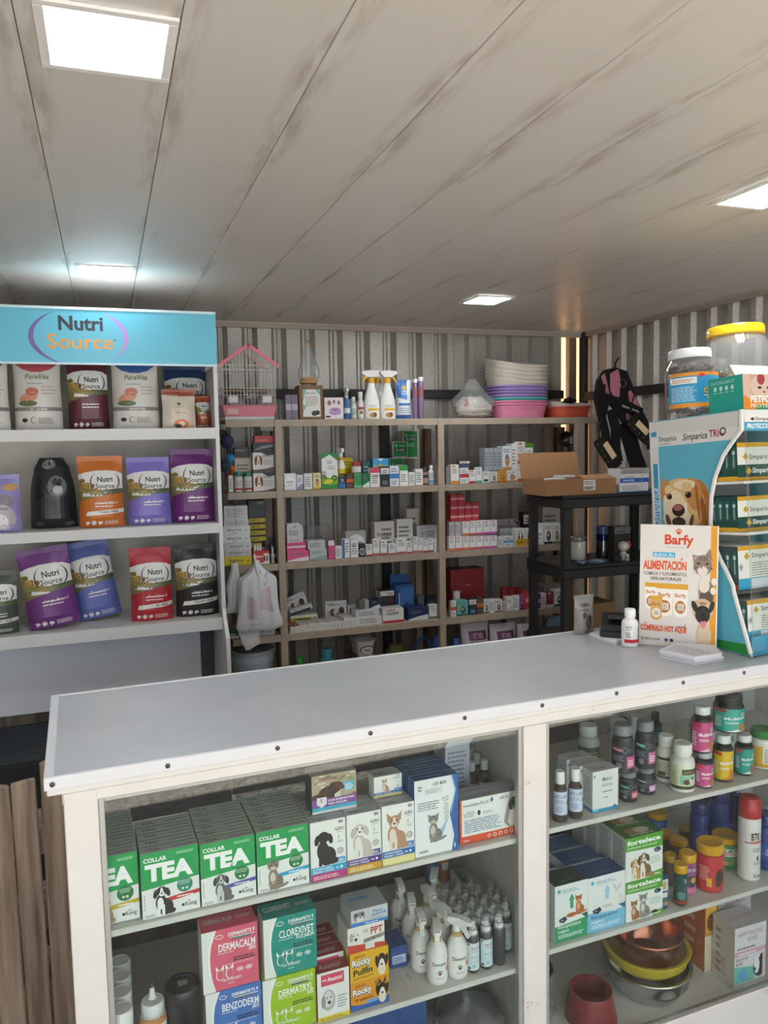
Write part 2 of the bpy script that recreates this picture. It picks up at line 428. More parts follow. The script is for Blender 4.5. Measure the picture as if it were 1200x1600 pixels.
# corrugated walls
def sheet(name, p0, p1, z0, z1, prof, inward, mat, **kw):
    """trapezoidal sheet between plan points p0 -> p1; prof: list of (s, depth) points repeated"""
    d = np.array(p1)-np.array(p0); L = np.linalg.norm(d); d = d/L; nrm = np.array(inward)
    pts = []; s0 = 0; 
    while s0 < L:
        for s, t in prof:
            if s0+s <= L: pts.append((s0+s, t))
        s0 += prof[-1][0] if prof[-1][0] > prof[0][0] else 1
    pts.append((L, pts[-1][1]))
    b = MB(); vs = []; n = len(pts)
    for z in (z0, z1):
        for s, t in pts:
            q = np.array(p0)+d*s+nrm*t; vs.append((q[0], q[1], z))
    for z in (z0, z1):
        for s, t in pts:
            q = np.array(p0)+d*s+nrm*(t-.0015); vs.append((q[0], q[1], z))
    fs = []
    for i in range(n-1):
        fs.append((i, i+1, n+i+1, n+i)); fs.append((2*n+i+1, 2*n+i, 3*n+i, 3*n+i+1))
        fs.append((n+i, n+i+1, 3*n+i+1, 3*n+i)); fs.append((i+1, i, 2*n+i, 2*n+i+1))
    b.add(vs, fs, '#ffffff')
    return b.build(name, mat, kind='structure', **kw)
wide = [(0, .045), (.080, .045), (.104, 0), (.118, 0), (.123, .012), (.132, .012), (.137, 0), (.146, 0), (.170, .045)]
narrow = [(0, .036), (.042, .036), (.062, 0), (.135, 0), (.152, .036)]
XM = LX+22*.170
sheet('wall_back', (LX, WY), (XM, WY), -.08, CEIL+.02, wide, (0, -1), M_GALV, label='galvanised corrugated back wall behind the beige rack')
sheet('wall_back_end', (XM, WY), (2.885, WY), -.08, CEIL+.02, narrow, (0, -1), M_GALV, label='narrow-ribbed corrugated end of the back wall by the corner')
sheet('wall_right', (WX, WY-.02), (WX, FY), -.08, CEIL+.02, [(0, .0), (.085, .0), (.102, .026), (.136, .026), (.152, 0)], (-1, 0), M_GALV, label='corrugated metal wall at the right')
sheet('wall_left', (LX, FY), (LX, WY), -.08, CEIL+.02, wide, (1, 0), M_GALV, label='corrugated metal wall at the left, out of view')
# ceiling trims
b = MB(); b.box(LX, WX, WY-.066, WY-.048, CEIL-.034, CEIL-.001, '#b3a79c'); b.box(LX, WX, WY-.074, WY-.0662, CEIL-.008, CEIL-.001, '#c5b9ae')
b.build('trim_1', MATTE, kind='structure', label='pale beige angle strip between back wall and ceiling')
b = MB(); b.box(WX-.045, WX-.03, FY, WY-.05, CEIL-.030, CEIL-.001, '#aea298'); b.box(WX-.05, WX-.044, FY, WY-.05, CEIL-.008, CEIL-.001, '#c0b4aa')
b.build('trim_2', MATTE, kind='structure', label='pale beige angle strip between right wall and ceiling')
# framing of the shed: posts and rails on the walls
def post(name, x0, x1, y0, y1, z0, z1, mat, label, cat='post'):
    return MB().box(x0, x1, y0, y1, z0, z1, '#ffffff', ch=.003).build(name, mat, label=label, cat=cat, kind='structure')
post('trim_3', 2.93, 2.985, WY-.03, WY+.02, -.08, CEIL, M_WOOD, 'wooden corner post beside the sunlit gap')
post('trim_4', 2.995, 3.03, WY-.10, WY-.04, -.08, CEIL, M_BLACK, 'black steel corner post')
post('trim_5', LX, 2.86, WY-.075, WY-.046, 1.885, 1.94, M_BLACK, 'black steel rail across the back wall')
post('trim_6', 1.575, 1.635, WY-.075, WY-.046, -.08, 1.884, M_BLACK, 'black steel upright on the back wall')
post('trim_7', WX-.06, WX-.03, FY, WY-.11, 1.87, 1.925, M_BLACK, 'black steel rail along the right wall')
post('trim_8', .905, .955, WY-.090, WY-.0465, -.08, 1.70, M_WOOD, 'brown wooden stud behind the left bay of the rack')
post('trim_9', 1.86, 1.905, WY-.090, WY-.0465, -.08, 1.70, M_WOOD, 'brown wooden stud behind the middle bay of the rack')
post('trim_10', 2.80, 2.86, WY-.090, WY-.0465, -.08, 1.70, M_WOOD, 'brown wooden stud near the corner')
# sunlit yard wall seen through the gap in the corner
MB().box(-3, 9, 7.2, 7.35, -.08, 3.2, '#c4915f').build('garden_wall', MATTE, label='sunlit tan yard wall seen through the corner gap', cat='wall', kind='structure')
# recessed LED panels
M_LED, _n, _l, _b = nodes_mat('lit_led_diffuser')
_b.inputs['Base Color'].default_value = (1, 1, 1, 1); _b.inputs['Emission Color'].default_value = (.93, .97, 1, 1); _b.inputs['Emission Strength'].default_value = 40.0
LL = ['large square LED ceiling panel nearest the camera', 'square LED ceiling panel above the blue display header', 'square LED ceiling panel above the middle of the rack', 'square LED ceiling panel at the right picture edge']
for (x, y, sx, sy), lb in zip(LIGHTS, LL):
    t = empty('ceiling_light', (x, y, CEIL-.001), 0, lb, 'ceiling light', 'LED panels in the ceiling')
    a, c = sx/2, sy/2; f = .017
    b = MB()
    b.box(-a-f, a+f, -c-f, -c, -.006, 0, '#e8e6e4', ch=.001); b.box(-a-f, a+f, c, c+f, -.006, 0, '#e8e6e4', ch=.001)
    b.box(-a-f, -a, -c, c, -.006, 0, '#e8e6e4', ch=.001); b.box(a, a+f, -c, c, -.006, 0, '#e8e6e4', ch=.001)
    b.build('frame', PLAST, t)
    MB().box(-a, a, -c, c, -.004, -.0005, '#ffffff').build('diffuser', M_LED, t)
# ---------------------------------------------------------------- the counter with its glazed case
TH = math.radians(2.0); CO = np.array([-.14, 1.565, 0.0])
CU = np.array([math.cos(TH), math.sin(TH), 0]); CV = np.array([-math.sin(TH), math.cos(TH), 0])
def cw(u, v, z): p = CO+CU*u+CV*v; return (p[0], p[1], z)
def ctr(x, y, v):
    r = ray(x, y); t = (v+CO@CV)/(r@CV); p = r*t-CO; return (p@CU, v, p[2]+CAMZ)
def cfit(x0, x1, yt, yb, zb, v):
    ym = (yt+yb)/2; a = ctr(x0, ym, v)[0]; b = ctr(x1, ym, v)[0]; zt = ctr((x0+x1)/2, yt, v)[2]
    return (a+b)/2, b-a, max(zt-zb, .01)
def wornwhite():
    m, n, l, b = nodes_mat('worn_white_paint')
    tc = n.new('ShaderNodeTexCoord'); no = n.new('ShaderNodeTexNoise'); no.inputs['Scale'].default_value = 11; no.inputs['Detail'].default_value = 7; no.inputs['Roughness'].default_value = .7
    l.new(tc.outputs['Object'], no.inputs['Vector']); rp = n.new('ShaderNodeValToRGB'); e = rp.color_ramp.elements
    e[0].position = .30; e[0].color = (*lin('#a88f74'), 1); e[1].position = .37; e[1].color = (*lin('#d6d3ce'), 1); e.new(.8).color = (*lin('#dedcd8'), 1)
    l.new(no.outputs['Fac'], rp.inputs[0]); l.new(rp.outputs[0], b.inputs['Base Color']); b.inputs['Roughness'].default_value = .55
    bp = n.new('ShaderNodeBump'); bp.inputs['Strength'].default_value = .25; bp.inputs['Distance'].default_value = .002; l.new(no.outputs['Fac'], bp.inputs['Height']); l.new(bp.outputs[0], b.inputs['Normal'])
    return m
M_WHITE = wornwhite()
M_LAM = noisemat('grey_white_laminate', [(.3, '#9fa3a8'), (.7, '#abafb3')], (2, 2, 2), 2, 3, .30, spec=.5)
CL = 2.32; CD = .54
def cemp(name, label, cat): 
    o = empty(name, (CO[0], CO[1], 0), TH, label, cat); return o
cnt = cemp('display_counter', 'long white wooden shop counter with grey top and glazed front', 'counter')
def cb(name, x0, x1, y0, y1, z0, z1, mat=None, col='#ffffff', ch=.002, parent=None):
    return MB().box(x0, x1, y0, y1, z0, z1, col, ch=ch).build(name, mat or M_WHITE, parent or cnt)
cb('top_panel', .016, CL-.016, .010, CD-.014, .985, 1.0, M_LAM, ch=.001)
top_under = cb('top_board', .004, CL-.004, .006, CD-.004, .962, .984, M_WHITE)
ALU = colmat('white_coated_aluminium', .35, spec=.5)
edge = cb('edge_strip', 0, CL, -.003, .008, .977, 1.0012, ALU, '#d2d4d8', .0012)
for px, py in ((82, 1226), (262, 1197), (433, 1169), (578, 1144), (725, 1119), (846, 1100), (962, 1080), (1066, 1064), (1161, 1048)):
    u = ctr(px, py, 0)[0]
    b = MB(); k = len(b.v)
    b.lathe([(.0052, 0, '#6b6a69'), (.0050, .0018, '#5d5c5c'), (.003, .0034, '#55504c'), (.0001, .0038, '#55504c')], 12)
    b.v = [(x, -z, y) for x, y, z in b.v]
    b.build('screw', colmat('dull_screw', .4, metal=.8) if 'dull_screw' not in bpy.data.materials else bpy.data.materials['dull_screw'], edge, (u, -.003, .989), smooth=40)
cb('edge_strip', 0, .0185, .0085, CD, .977, 1.0012, ALU, '#c2c6ca', .0012)
cb('edge_strip', CL-.0185, CL, .0085, CD, .977, 1.0012, ALU, '#c2c6ca', .0012)
cb('edge_strip', .019, CL-.019, CD-.0125, CD+.001, .977, 1.0012, ALU, '#c9cbcd', .0012)
# dark joint between laminate and strips
b = MB(); b.box(.0186, CL-.0186, .0082, .0098, .984, .9995, '#141414'); b.box(.0186, .0158+.0032, .0098, CD-.0126, .984, .9995, '#141414')
b.box(.0186, CL-.0186, CD-.0140, CD-.0126, .984, .9995, '#141414')
b.build('joint_seal', MATTE, cnt)
cb('upper_rail', .03, CL-.03, .012, .05, .938, .9615)
cb('lower_rail', .03, CL-.03, .012, .05, -.08, .0485)
for a, z in ((.032, .094), (1.05, 1.114), (CL-.094, CL-.032)): cb('post', a, z, .010, .055, -.08, .9615 if a != 1.05 else .938)
for a, z in ((.032, .094), (CL-.094, CL-.032)): cb('rear_post', a, z, CD-.06, CD-.015, -.08, .9615)
GREY = colmat('grey_aluminium_channel', .4, metal=.3)
for a in (.0945, 1.0385, 1.1145, CL-.1065):
    cb('glass_channel', a, a+.011, .016, .030, .0492, .9375, GREY, '#a9a9a6', .001)
for a, z in ((.1056, 1.0384), (1.1256, CL-.1066)):
    cb('glass_channel', a, z, .016, .030, .9305, .9375, GREY, '#a9a9a6', .001)
    cb('glass_channel', a, z, .016, .030, .0492, .0567, GREY, '#8e8c88', .001)
    MB().box(a-.004, z+.004, .0215, .0255, .0575, .930, '#ffffff').build('glass_pane', GLASS, cnt)
PANEL = noisemat('brown_board', [(.3, '#3f3a36'), (.7, '#57504a')], (6, 6, 3), 3, 5, .7)
PALE = noisemat('pale_board', [(.3, '#b9b5b0'), (.7, '#cfcbc6')], (6, 6, 3), 3, 5, .7)
cb('end_panel', .036, .042, .056, CD-.061, .0365, .961, PALE)
cb('end_panel', CL-.042, CL-.036, .056, CD-.061, .0365, .961, PALE)
cb('divider', 1.075, 1.089, .056, CD-.03, .037, .961, PALE)
cb('back_panel', .095, 1.07, CD-.028, CD-.022, .0365, .64, PANEL)
cb('back_panel', .44, 1.07, CD-.028, CD-.022, .67, .961, PANEL)
cb('back_panel', 1.095, 1.62, CD-.028, CD-.022, .0365, .961, PANEL)
cb('back_panel', 1.625, CL-.095, CD-.028, CD-.022, .0365, .961, PALE)
SZ = {'A': .652, 'B': .316, 'C': .656, 'D': .338, 'E': .036}
for a, z, zz in ((.044, 1.074, SZ['A']), (.044, 1.074, SZ['B']), (1.090, CL-.044, SZ['C']), (1.090, CL-.044, SZ['D'])):
    cb('shelf', a, z, .034, CD-.035, zz-.0148, zz-.0008, PALE if False else M_WHITE)
cb('base_board', .044, CL-.044, .056, CD-.035, .012, SZ['E']-.0008, M_WHITE)
# ---------------------------------------------------------------- picture helpers for printed packs
def dog_sit(p, cx, by, h, c1, c2='#ffffff', c3='#222222', ear='flop'):
    a = p.asp; W = h/a
    p.E(cx+.10*W, by+.26*h, .25*W, .27*h, c1); p.E(cx+.27*W, by+.10*h, .15*W, .10*h, c1)
    p.E(cx-.03*W, by+.42*h, .17*W, .28*h, c1); p.E(cx-.05*W, by+.40*h, .10*W, .20*h, c2)
    p.R(cx-.15*W, by, cx-.06*W, by+.35*h, c2); p.R(cx-.01*W, by, cx+.08*W, by+.35*h, c2)
    if ear == 'flop':
        p.E(cx-.19*W, by+.74*h, .07*W, .15*h, c3, -12); p.E(cx+.19*W, by+.74*h, .07*W, .15*h, c3, 12)
    else:
        p.P([(cx-.20*W, by+.80*h), (cx-.05*W, by+.90*h), (cx-.22*W, by+1.06*h)], c3); p.P([(cx+.20*W, by+.80*h), (cx+.05*W, by+.90*h), (cx+.22*W, by+1.06*h)], c3)
    p.E(cx, by+.80*h, .165*W, .16*h, c1); p.E(cx, by+.78*h, .05*W, .15*h, c2); p.E(cx, by+.71*h, .09*W, .075*h, c2)
    p.E(cx, by+.735*h, .035*W, .025*h, '#151515'); p.E(cx-.07*W, by+.83*h, .02*W, .022*h, '#151515'); p.E(cx+.07*W, by+.83*h, .02*W, .022*h, '#151515')
def cat_sit(p, cx, by, h, c1, c2='#efe9e2', c3='#4a443f'):
    a = p.asp; W = h/a
    p.E(cx+.08*W, by+.24*h, .24*W, .25*h, c1); p.E(cx+.34*W, by+.10*h, .16*W, .05*h, c1, 20); p.E(cx, by+.42*h, .16*W, .27*h, c1); p.E(cx-.02*W, by+.38*h, .09*W, .2*h, c2)
    p.R(cx-.12*W, by, cx-.03*W, by+.3*h, c1); p.R(cx+.01*W, by, cx+.09*W, by+.3*h, c1)
    for s in (-1, 1): p.P([(cx+s*.20*W, by+1.0*h), (cx+s*.03*W, by+.90*h), (cx+s*.17*W, by+.76*h)], c1)
    p.E(cx, by+.79*h, .18*W, .145*h, c1)
    for i in (-1, 0, 1): p.R(cx+i*.05*W-.012*W, by+.86*h, cx+i*.05*W+.012*W, by+.93*h, c3)
    for i in range(3): p.R(cx+.12*W, by+(.18+.09*i)*h, cx+.28*W, by+(.20+.09*i)*h, c3)
    p.E(cx, by+.72*h, .085*W, .055*h, c2); p.E(cx, by+.745*h, .025*W, .018*h, '#b5726a')
    for s in (-1, 1): p.E(cx+s*.075*W, by+.81*h, .026*W, .024*h, '#33402a')
def paw(p, cx, cy, r, col):
    p.E(cx, cy-.25*r, .55*r/p.asp, .45*r, col)
    for dx, dy in ((-.62, .25), (-.22, .62), (.22, .62), (.62, .25)): p.E(cx+dx*r/p.asp, cy+dy*r, .19*r/p.asp, .27*r, col)
def nutri(p, cx, cy, w, dark='#20242c', gold='#d9a441', arcl='#3a3f55', arcr='#3a3f55'):
    """two-line wordmark between two arcs"""
    h = w*p.asp
    p.T('Nutri', cx, cy+.01*h, .17*h, dark, w=.56*w, al='c', bold=.022); p.T('Source', cx, cy-.20*h, .15*h, gold, w=.70*w, al='c', bold=.012)
    p.arc(cx-.05*w, cy, .50*w, .36*h, 125, 245, .05*h, .05*h, arcl); p.arc(cx+.05*w, cy, .50*w, .36*h, 55, -65, .05*h, .05*h, arcr)
def wrapfn(r, cy=0.0, a0=-150, a1=-30, z0=0.0, z1=1.0, taper=None):
    """label coordinates to a cylinder: u runs left to right as seen from the front (-y)"""
    def f(u, v, e):
        a = math.radians(a0+(a1-a0)*u); R = r+e
        return (R*math.cos(a), cy+R*math.sin(a), z0+(z1-z0)*v)
    return f
def rot_children(o, rz): o.rotation_euler = (0, 0, rz)
# bottle with cap and wrapped label: top-level body, parts cap and label
def bottle(name, label, r, h, loc, body='#eeeeee', cap='#f2f2f2', capr=.62, caph=.20, neck=.06, lab=None, lz=(.12, .62), shoulder=.12, group=None, cat='bottle', mat=None, rz=0.0, seg=20, ridged=True, key=None, lspan=(-165, -15), cap_sink=0.0):
    if key and key in _mc:
        me, kids = _mc[key]
        o = bpy.data.objects.new(name, me); link(o); o.location = loc; o.rotation_euler = (0, 0, rz); tag(o, label, cat, group)
        for nm, km in kids: link(bpy.data.objects.new(nm, km), o)
        return o
    hc = h*(1-caph); hs = hc*(1-neck)
    b = MB().lathe([(r*.90, 0, body), (r, h*.02, body), (r, hs-h*shoulder, body), (r*.93, hs-h*shoulder*.55, body), (r*capr*1.02, hs-h*shoulder*.08, body), (r*capr*.88, hs, body), (r*capr*.88, hc+.002, body)], seg)
    o = b.build(name, mat or PLAST, None, loc, rz, smooth=40, label=label, cat=cat, group=group); kids = []
    R = r*capr; rib = (lambda a, z: 1+.012*math.cos(a*24)) if ridged else None
    c = MB().lathe([(R*.97, hc, cap), (R, hc+h*caph*.08, cap), (R, h-h*caph*.14, cap), (R*.90, h, cap), (R*.86, h, cap), (R*.82, h-.001, cap)], seg*2 if ridged else seg, rib=rib)
    k = c.build('cap', PLAST, o, smooth=40); kids.append(('cap', k.data))
    if lab:
        k = lab.build('label_print', wrapfn(r, 0, lspan[0], lspan[1], h*lz[0], h*lz[1]), PAPER, o, du=.06); kids.append(('label_print', k.data))
    if key: _mc[key] = (o.data, kids)
    return o
# ---------------------------------------------------------------- case, upper left shelf: collar boxes
zA = SZ['A']
def ccarton(name, label, x0, x1, yt, yb, v, d, zb, fc=None, col='#eeeeee', prints=None, group=None, key=None, cat='box', h=None, w=None, du=0.0):
    uc, ww, hh = cfit(x0, x1, yt, yb, zb, v)
    if w: ww = w
    if h: hh = h
    pr = prints(ww, hh, d) if prints else None
    o = carton(name, label, ww-.0012, d-.0006, hh, cw(uc+du, v, zb), TH, fc, col, pr, cat, group, key); o['_w'] = ww; o['_h'] = hh
    return o, uc, ww, hh
def strip_id(o):
    for k in ('_w', '_h'):
        if k in o: del o[k]
def tea(band, mark, animal):
    def f(w, h, d):
        p = PR(w/h); p.P([(0, .44), (1, .52), (1, 1), (0, 1)], '#12a355')
        p.T('COLLAR', .05, .855, .062, '#ffffff', w=.40, bold=.03); p.T('TEA', .07, .575, .235, '#ffffff', w=.83, bold=.055)
        p.L(.62, .91, .95, .955, 2, '#bfe8cf'); p.C(.745, .42, .115, '#1f7a45' if mark != 'teal' else '#2f8a78'); p.L(.64, .43, .85, .50, 3, '#bfe0c4', rag=.1); p.C(.71, .365, .02, '#cfe8d2'); p.C(.78, .365, .02, '#cfe8d2')
        p.P([(.38, .20), (1, .255), (1, .315), (.30, .26)], band); p.L(.60, .245, .92, .275, 1, '#ffffff', .6)
        p.T('Konig', .74, .085, .062, '#3a3c44', w=.20, bold=.01); p.C(.805, .158, .008, '#3a3c44'); p.C(.825, .158, .008, '#3a3c44'); p.C(.70, .11, .022, '#3a3c44'); p.L(.04, .03, .22, .07, 2, '#8a8a8a'); 
        for i in range(5): p.R(.035, .14+.05*i, .05, .175+.05*i, '#9a9a9a')
        if animal == 'collie': dog_sit(p, .34, .02, .46, '#2a2a2c', '#f4f4f4', '#2a2a2c')
        elif animal == 'schnauzer': dog_sit(p, .36, .02, .46, '#6a6a6c', '#cfcfd0', '#3a3a3c')
        elif animal == 'cat': cat_sit(p, .30, .02, .50, '#8d8176', '#d8d0c6', '#4d463f')
        else: dog_sit(p, .30, .02, .44, '#b59a76', '#efe3cf', '#8a6a48')
        t = PR(w/d); t.R(0, 0, 1, 1, '#b9bdbb'); t.R(0, .90, 1, 1, '#1f9c56'); t.T('TEA', .10, .22, .40, '#6c7270', w=.24, bold=.02); t.L(.55, .3, .95, .6, 1, '#7c8280'); t.P([(.0, .02), (1, .02), (1, .09), (0, .09)], '#dfe3e1')  # box tops painted grey with the wash of the glass reflection
        return {'front': p, 'top': t}
    return f
GT = 'green and white collar boxes in the left case'
TEAS = [('tea0', 128, 219, 1342, 1450, '#c9b02c', 'green', 'dog', 7, 'yellow banded'), ('tea1', 220, 312, 1326.5, 1434, '#d0393c', 'teal', 'collie', 5, 'red banded'), ('tea2', 313, 400, 1311.5, 1415, '#5b57ad', 'green', 'schnauzer', 6, 'purple banded'), ('tea3', 401, 483, 1293.5, 1394, '#2fa9d8', 'green', 'cat', 6, 'blue banded')]
for key, x0, x1, yt, yb, band, mark, an, n, nm in TEAS:
    if key == 'tea0': x0 = 131
    hh = None
    for i in range(n):
        lb = f'{nm} green TEA collar box, front of its row' if i == 0 else f'{nm} green TEA collar box, {ORD[i]} from the glass in its row'
        uc, ww, h0 = cfit(x0, x1, yt, yb, zA, .045)
        if hh is None: hh = h0
        if key == 'tea0': uc = ctr(219, 1390, .045)[0]-ww/2-.001
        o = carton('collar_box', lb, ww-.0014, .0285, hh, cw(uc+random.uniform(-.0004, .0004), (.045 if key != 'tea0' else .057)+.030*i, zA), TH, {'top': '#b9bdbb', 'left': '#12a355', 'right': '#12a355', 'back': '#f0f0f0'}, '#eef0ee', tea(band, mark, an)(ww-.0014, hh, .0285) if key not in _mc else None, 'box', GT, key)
# quick-acting pipette boxes
def alero(band1, band2, dogc, dogl, ear, tabc):
    def f(w, h, d):
        p = PR(w/h); p.R(0, 0, 1, .13, band2); p.P([(0, .12), (1, .12), (1, .235), (0, .235)], band1)
        p.L(.06, .03, .85, .10, 2, '#f6e9c9'); p.T('ACCION RAPIDA,', .05, .185, .028, '#ffffff', w=.56, bold=.02); p.T('SEGURO Y EFICAZ', .05, .14, .028, '#ffffff', w=.60, bold=.02); p.R(.70, .165, .78, .18, '#ffffff'); p.C(.86, .175, .02, '#ffffff')
        p.T('ALERO', .69, .80, .055, '#3a3c40', w=.26, bold=.012); p.L(.74, .765, .90, .785, 1, '#8a8a8a'); p.T('1', .79, .655, .065, '#3a3c40'); p.L(.76, .60, .93, .64, 2, '#9aa0a0'); p.C(.84, .45, .055, '#9a9a9a'); p.C(.84, .45, .042, '#c8c8c8'); p.R(.80, .92, .93, .97, '#9a9a9a')
        p.P([(.70, .25), (.97, .25), (.97, .34), (.73, .34)], tabc); p.L(.74, .27, .94, .32, 2, '#ffffff')
        dog_sit(p, .37, .245, .60, dogc, dogl, dogc, ear)
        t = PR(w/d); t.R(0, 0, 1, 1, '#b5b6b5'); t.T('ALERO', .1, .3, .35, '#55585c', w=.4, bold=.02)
        return {'front': p, 'top': t}
    return f
GA = 'small dog drop boxes in the left case'
ALS = [('al0', 485, 541, 1281.5, 1377, '#2aa7d6', '#c22d86', '#1c1c1e', '#2a2a2c', 'flop', '#38a6d8', 4, 'black spaniel', 0), ('al1', 542, 596, 1269.5, 1364, '#5a3f93', '#d3a12c', '#c9c1b8', '#efeae4', 'flop', '#4b3f93', 3, 'shih tzu', 0), ('al2', 597, 648, 1256, 1350.5, '#2f6fb8', '#e8df8e', '#b98f72', '#e9ddd0', 'point', '#2f7fc0', 3, 'chihuahua', 0)]
alh = None
for key, x0, x1, yt, yb, b1, b2, dc, dl, er, tc_, n, nm, _ in ALS:
    uc, ww, hh = cfit(x0, x1, yt, yb, zA, .042)
    for i in range(n):
        lb = f'white drop box with {nm} picture, ' + ('front of its row' if i == 0 else f'{ORD[i]} from the glass')
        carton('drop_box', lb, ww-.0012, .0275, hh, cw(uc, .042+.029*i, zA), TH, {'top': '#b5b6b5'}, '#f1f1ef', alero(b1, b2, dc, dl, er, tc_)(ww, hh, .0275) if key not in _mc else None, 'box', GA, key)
    if key == 'al0': alz = zA+hh
    if key == 'al1': alz = max(alz, zA+hh)+.0004
    if key == 'al2': alz2 = zA+hh
def fleabox(w, h, d):
    p = PR(w/h); p.R(0, .0, 1, 1, '#cfc6b2'); p.R(0, .18, 1, 1, '#b9a98c')
    for i in range(26):
        r = random.Random(i); p.E(r.random(), .3+.7*r.random(), .06, .025, ['#7f9a6a', '#d8c9a8', '#a8705a', '#dfd6c6', '#8c8a66'][i % 5])
    p.E(.40, .50, .26, .20, '#4a2c26'); p.E(.56, .66, .14, .12, '#55332c'); p.E(.66, .62, .09, .06, '#5c3a31', -10); p.E(.46, .60, .07, .16, '#3c231f', 10); p.E(.15, .40, .2, .12, '#4a2c26')
    p.P([(.5, .45), (.66, .55), (.62, .36), (.5, .33)], '#d9d4cc')
    p.R(0, .16, 1, .37, '#8a4fa0'); p.R(0, .07, 1, .16, '#3fb3d6'); p.R(0, 0, 1, .07, '#f0f0f0'); p.T('DOG ELIMINATION', .36, .285, .05, '#ffffff', w=.58, bold=.02); p.T('FLEA COLLAR', .36, .20, .05, '#ffffff', w=.42, bold=.02)
    p.P([(.1, .42), (.32, .42), (.32, .24), (.21, .15), (.1, .24)], '#e9e6ee'); p.T('5', .18, .29, .09, '#6a3f86', bold=.02); p.R(.72, .5, .95, .74, '#58bcd8'); p.L(.74, .53, .93, .7, 3, '#ffffff'); p.L(.15, .86, .6, .95, 2, '#8a4a4a')
    t = PR(w/d); t.R(0, 0, 1, 1, '#c4c2bd'); t.R(.0, .85, 1, 1, '#d9d7d2'); t.R(.3, .2, .7, .6, '#b5b0a8')
    return {'front': p, 'top': t}
uc, ww, hh = cfit(490, 559.5, 1208, 1277.5, alz, .075)
carton('flea_collar_box', 'flea collar box with a brown dog in profile on top of drop boxes', ww, .055, hh, cw(uc-.004, .075, alz+.0005), TH, {'left': '#1d4f4c', 'top': '#c4c2bd'}, '#d9d3c6', fleabox(ww, hh, .055))
uc, ww, hh = cfit(585, 629, 1229, 1250, alz2, .085)
carton('drop_box', 'chihuahua drop box lying on top of the rear boxes', ww, .035, .05, cw(uc, .088, alz2+.0005), TH, {'top': '#b5b6b5'}, '#f1f1ef', alero('#2f6fb8', '#e8df8e', '#b98f72', '#e9ddd0', 'point', '#2f7fc0')(ww, .05, .035), 'box', GA)
def revo(w, h, d):
    p = PR(w/h); p.P([(.84, 0), (1, 0), (1, 1), (.84, 1), (.93, .8), (.80, .5), (.90, .2)], '#2764b0'); p.P([(.83, 1), (.87, 1), (.95, .8), (.84, .5), (.82, .5), (.92, .8)], '#8fc3e8')
    p.T('revolution 6%', .775, .42, .09, '#a8ad94', w=.53, rot=90, bold=.01); p.R(.23, .80, .63, .88, '#dfe3e4'); p.L(.25, .815, .6, .87, 2, '#b8bcc0'); p.T('132 805', .4, .905, .04, '#22242a', w=.32, bold=.015, shear=.25)
    p.L(.07, .60, .55, .72, 4, '#8a9096'); p.P([(.45, .18), (.62, .22), (.78, .46), (.60, .33)], '#9fc4e2')
    cat_sit(p, .42, .16, .38, '#8a8782', '#cfcac2', '#4d4a46'); p.T('zoetis', .09, .05, .035, '#50565c', w=.2, bold=.01); p.T('1', .90, .04, .06, '#ffffff', bold=.02); p.L(.07, .86, .19, .94, 2, '#7a8086')
    t = PR(w/d); t.R(0, 0, 1, 1, '#2d5c93'); t.L(.2, .4, .8, .62, 1, '#7f9fc4')
    s = PR(d/h); s.R(0, 0, 1, 1, '#285fa0'); s.L(.2, .2, .8, .8, 8, '#8aa9cc')
    return {'front': p, 'top': t, 'left': s}
uc, ww, hh = cfit(648, 716, 1215, 1335, zA, .045)
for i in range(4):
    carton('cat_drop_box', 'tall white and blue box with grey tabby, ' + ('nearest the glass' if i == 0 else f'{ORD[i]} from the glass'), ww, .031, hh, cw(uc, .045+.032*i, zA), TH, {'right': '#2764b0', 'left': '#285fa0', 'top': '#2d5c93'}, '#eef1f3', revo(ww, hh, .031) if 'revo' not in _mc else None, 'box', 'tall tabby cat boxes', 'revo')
def revop(w, h, d):
    p = PR(w/h); p.R(0, 0, 1, .17, '#e0562c'); p.R(0, 0, .03, 1, '#e0562c'); p.P([(.80, 1), (1, 1), (1, .18), (.78, .18), (.70, .32), (.72, .5)], '#a9a3a0')
    p.P([(.86, 1), (1, 1), (1, .20), (.80, .20), (.76, .32), (.80, .55)], '#efe9e4'); p.E(.84, .72, .06, .16, '#3b2f2a', -20); p.E(.97, .84, .06, .16, '#d9a06a', 20); p.E(.90, .44, .07, .10, '#f7f1ec'); p.E(.895, .50, .018, .03, '#d69a94'); p.E(.85, .62, .018, .035, '#7aa060'); p.E(.96, .66, .018, .035, '#7aa060')
    p.T('revolution', .05, .84, .07, '#33475c', w=.26, bold=.01); p.T('PLUS', .325, .84, .07, '#33475c', w=.13); p.P([(.48, .90), (.50, .84), (.53, .90), (.505, .97)], '#1f5fa8'); p.T('650 25', .63, .87, .05, '#22242a', w=.13, bold=.015, shear=.3, rot=4)
    p.T('3', .055, .60, .09, '#4a6a8a'); p.L(.10, .60, .24, .74, 4, '#8a98a6'); p.E(.30, .66, .025, .06, '#33363c'); p.L(.36, .62, .52, .68, 2, '#9aa4ae'); p.L(.07, .24, .66, .56, 7, '#7f9ab2', rag=.15)
    for i in range(6): p.C(.46+.09*i, .085, .045, '#f6e3da'); p.C(.46+.09*i, .085, .028, '#e0562c')
    p.T('zoetis', .05, .055, .05, '#ffffff', w=.09, bold=.01)
    t = PR(w/d); t.R(0, 0, 1, 1, '#a8abad'); t.L(.1, .3, .7, .7, 2, '#7a7f84')
    return {'front': p, 'top': t}
uc, ww, hh = cfit(718.5, 816, 1242.5, 1315, zA, .057)
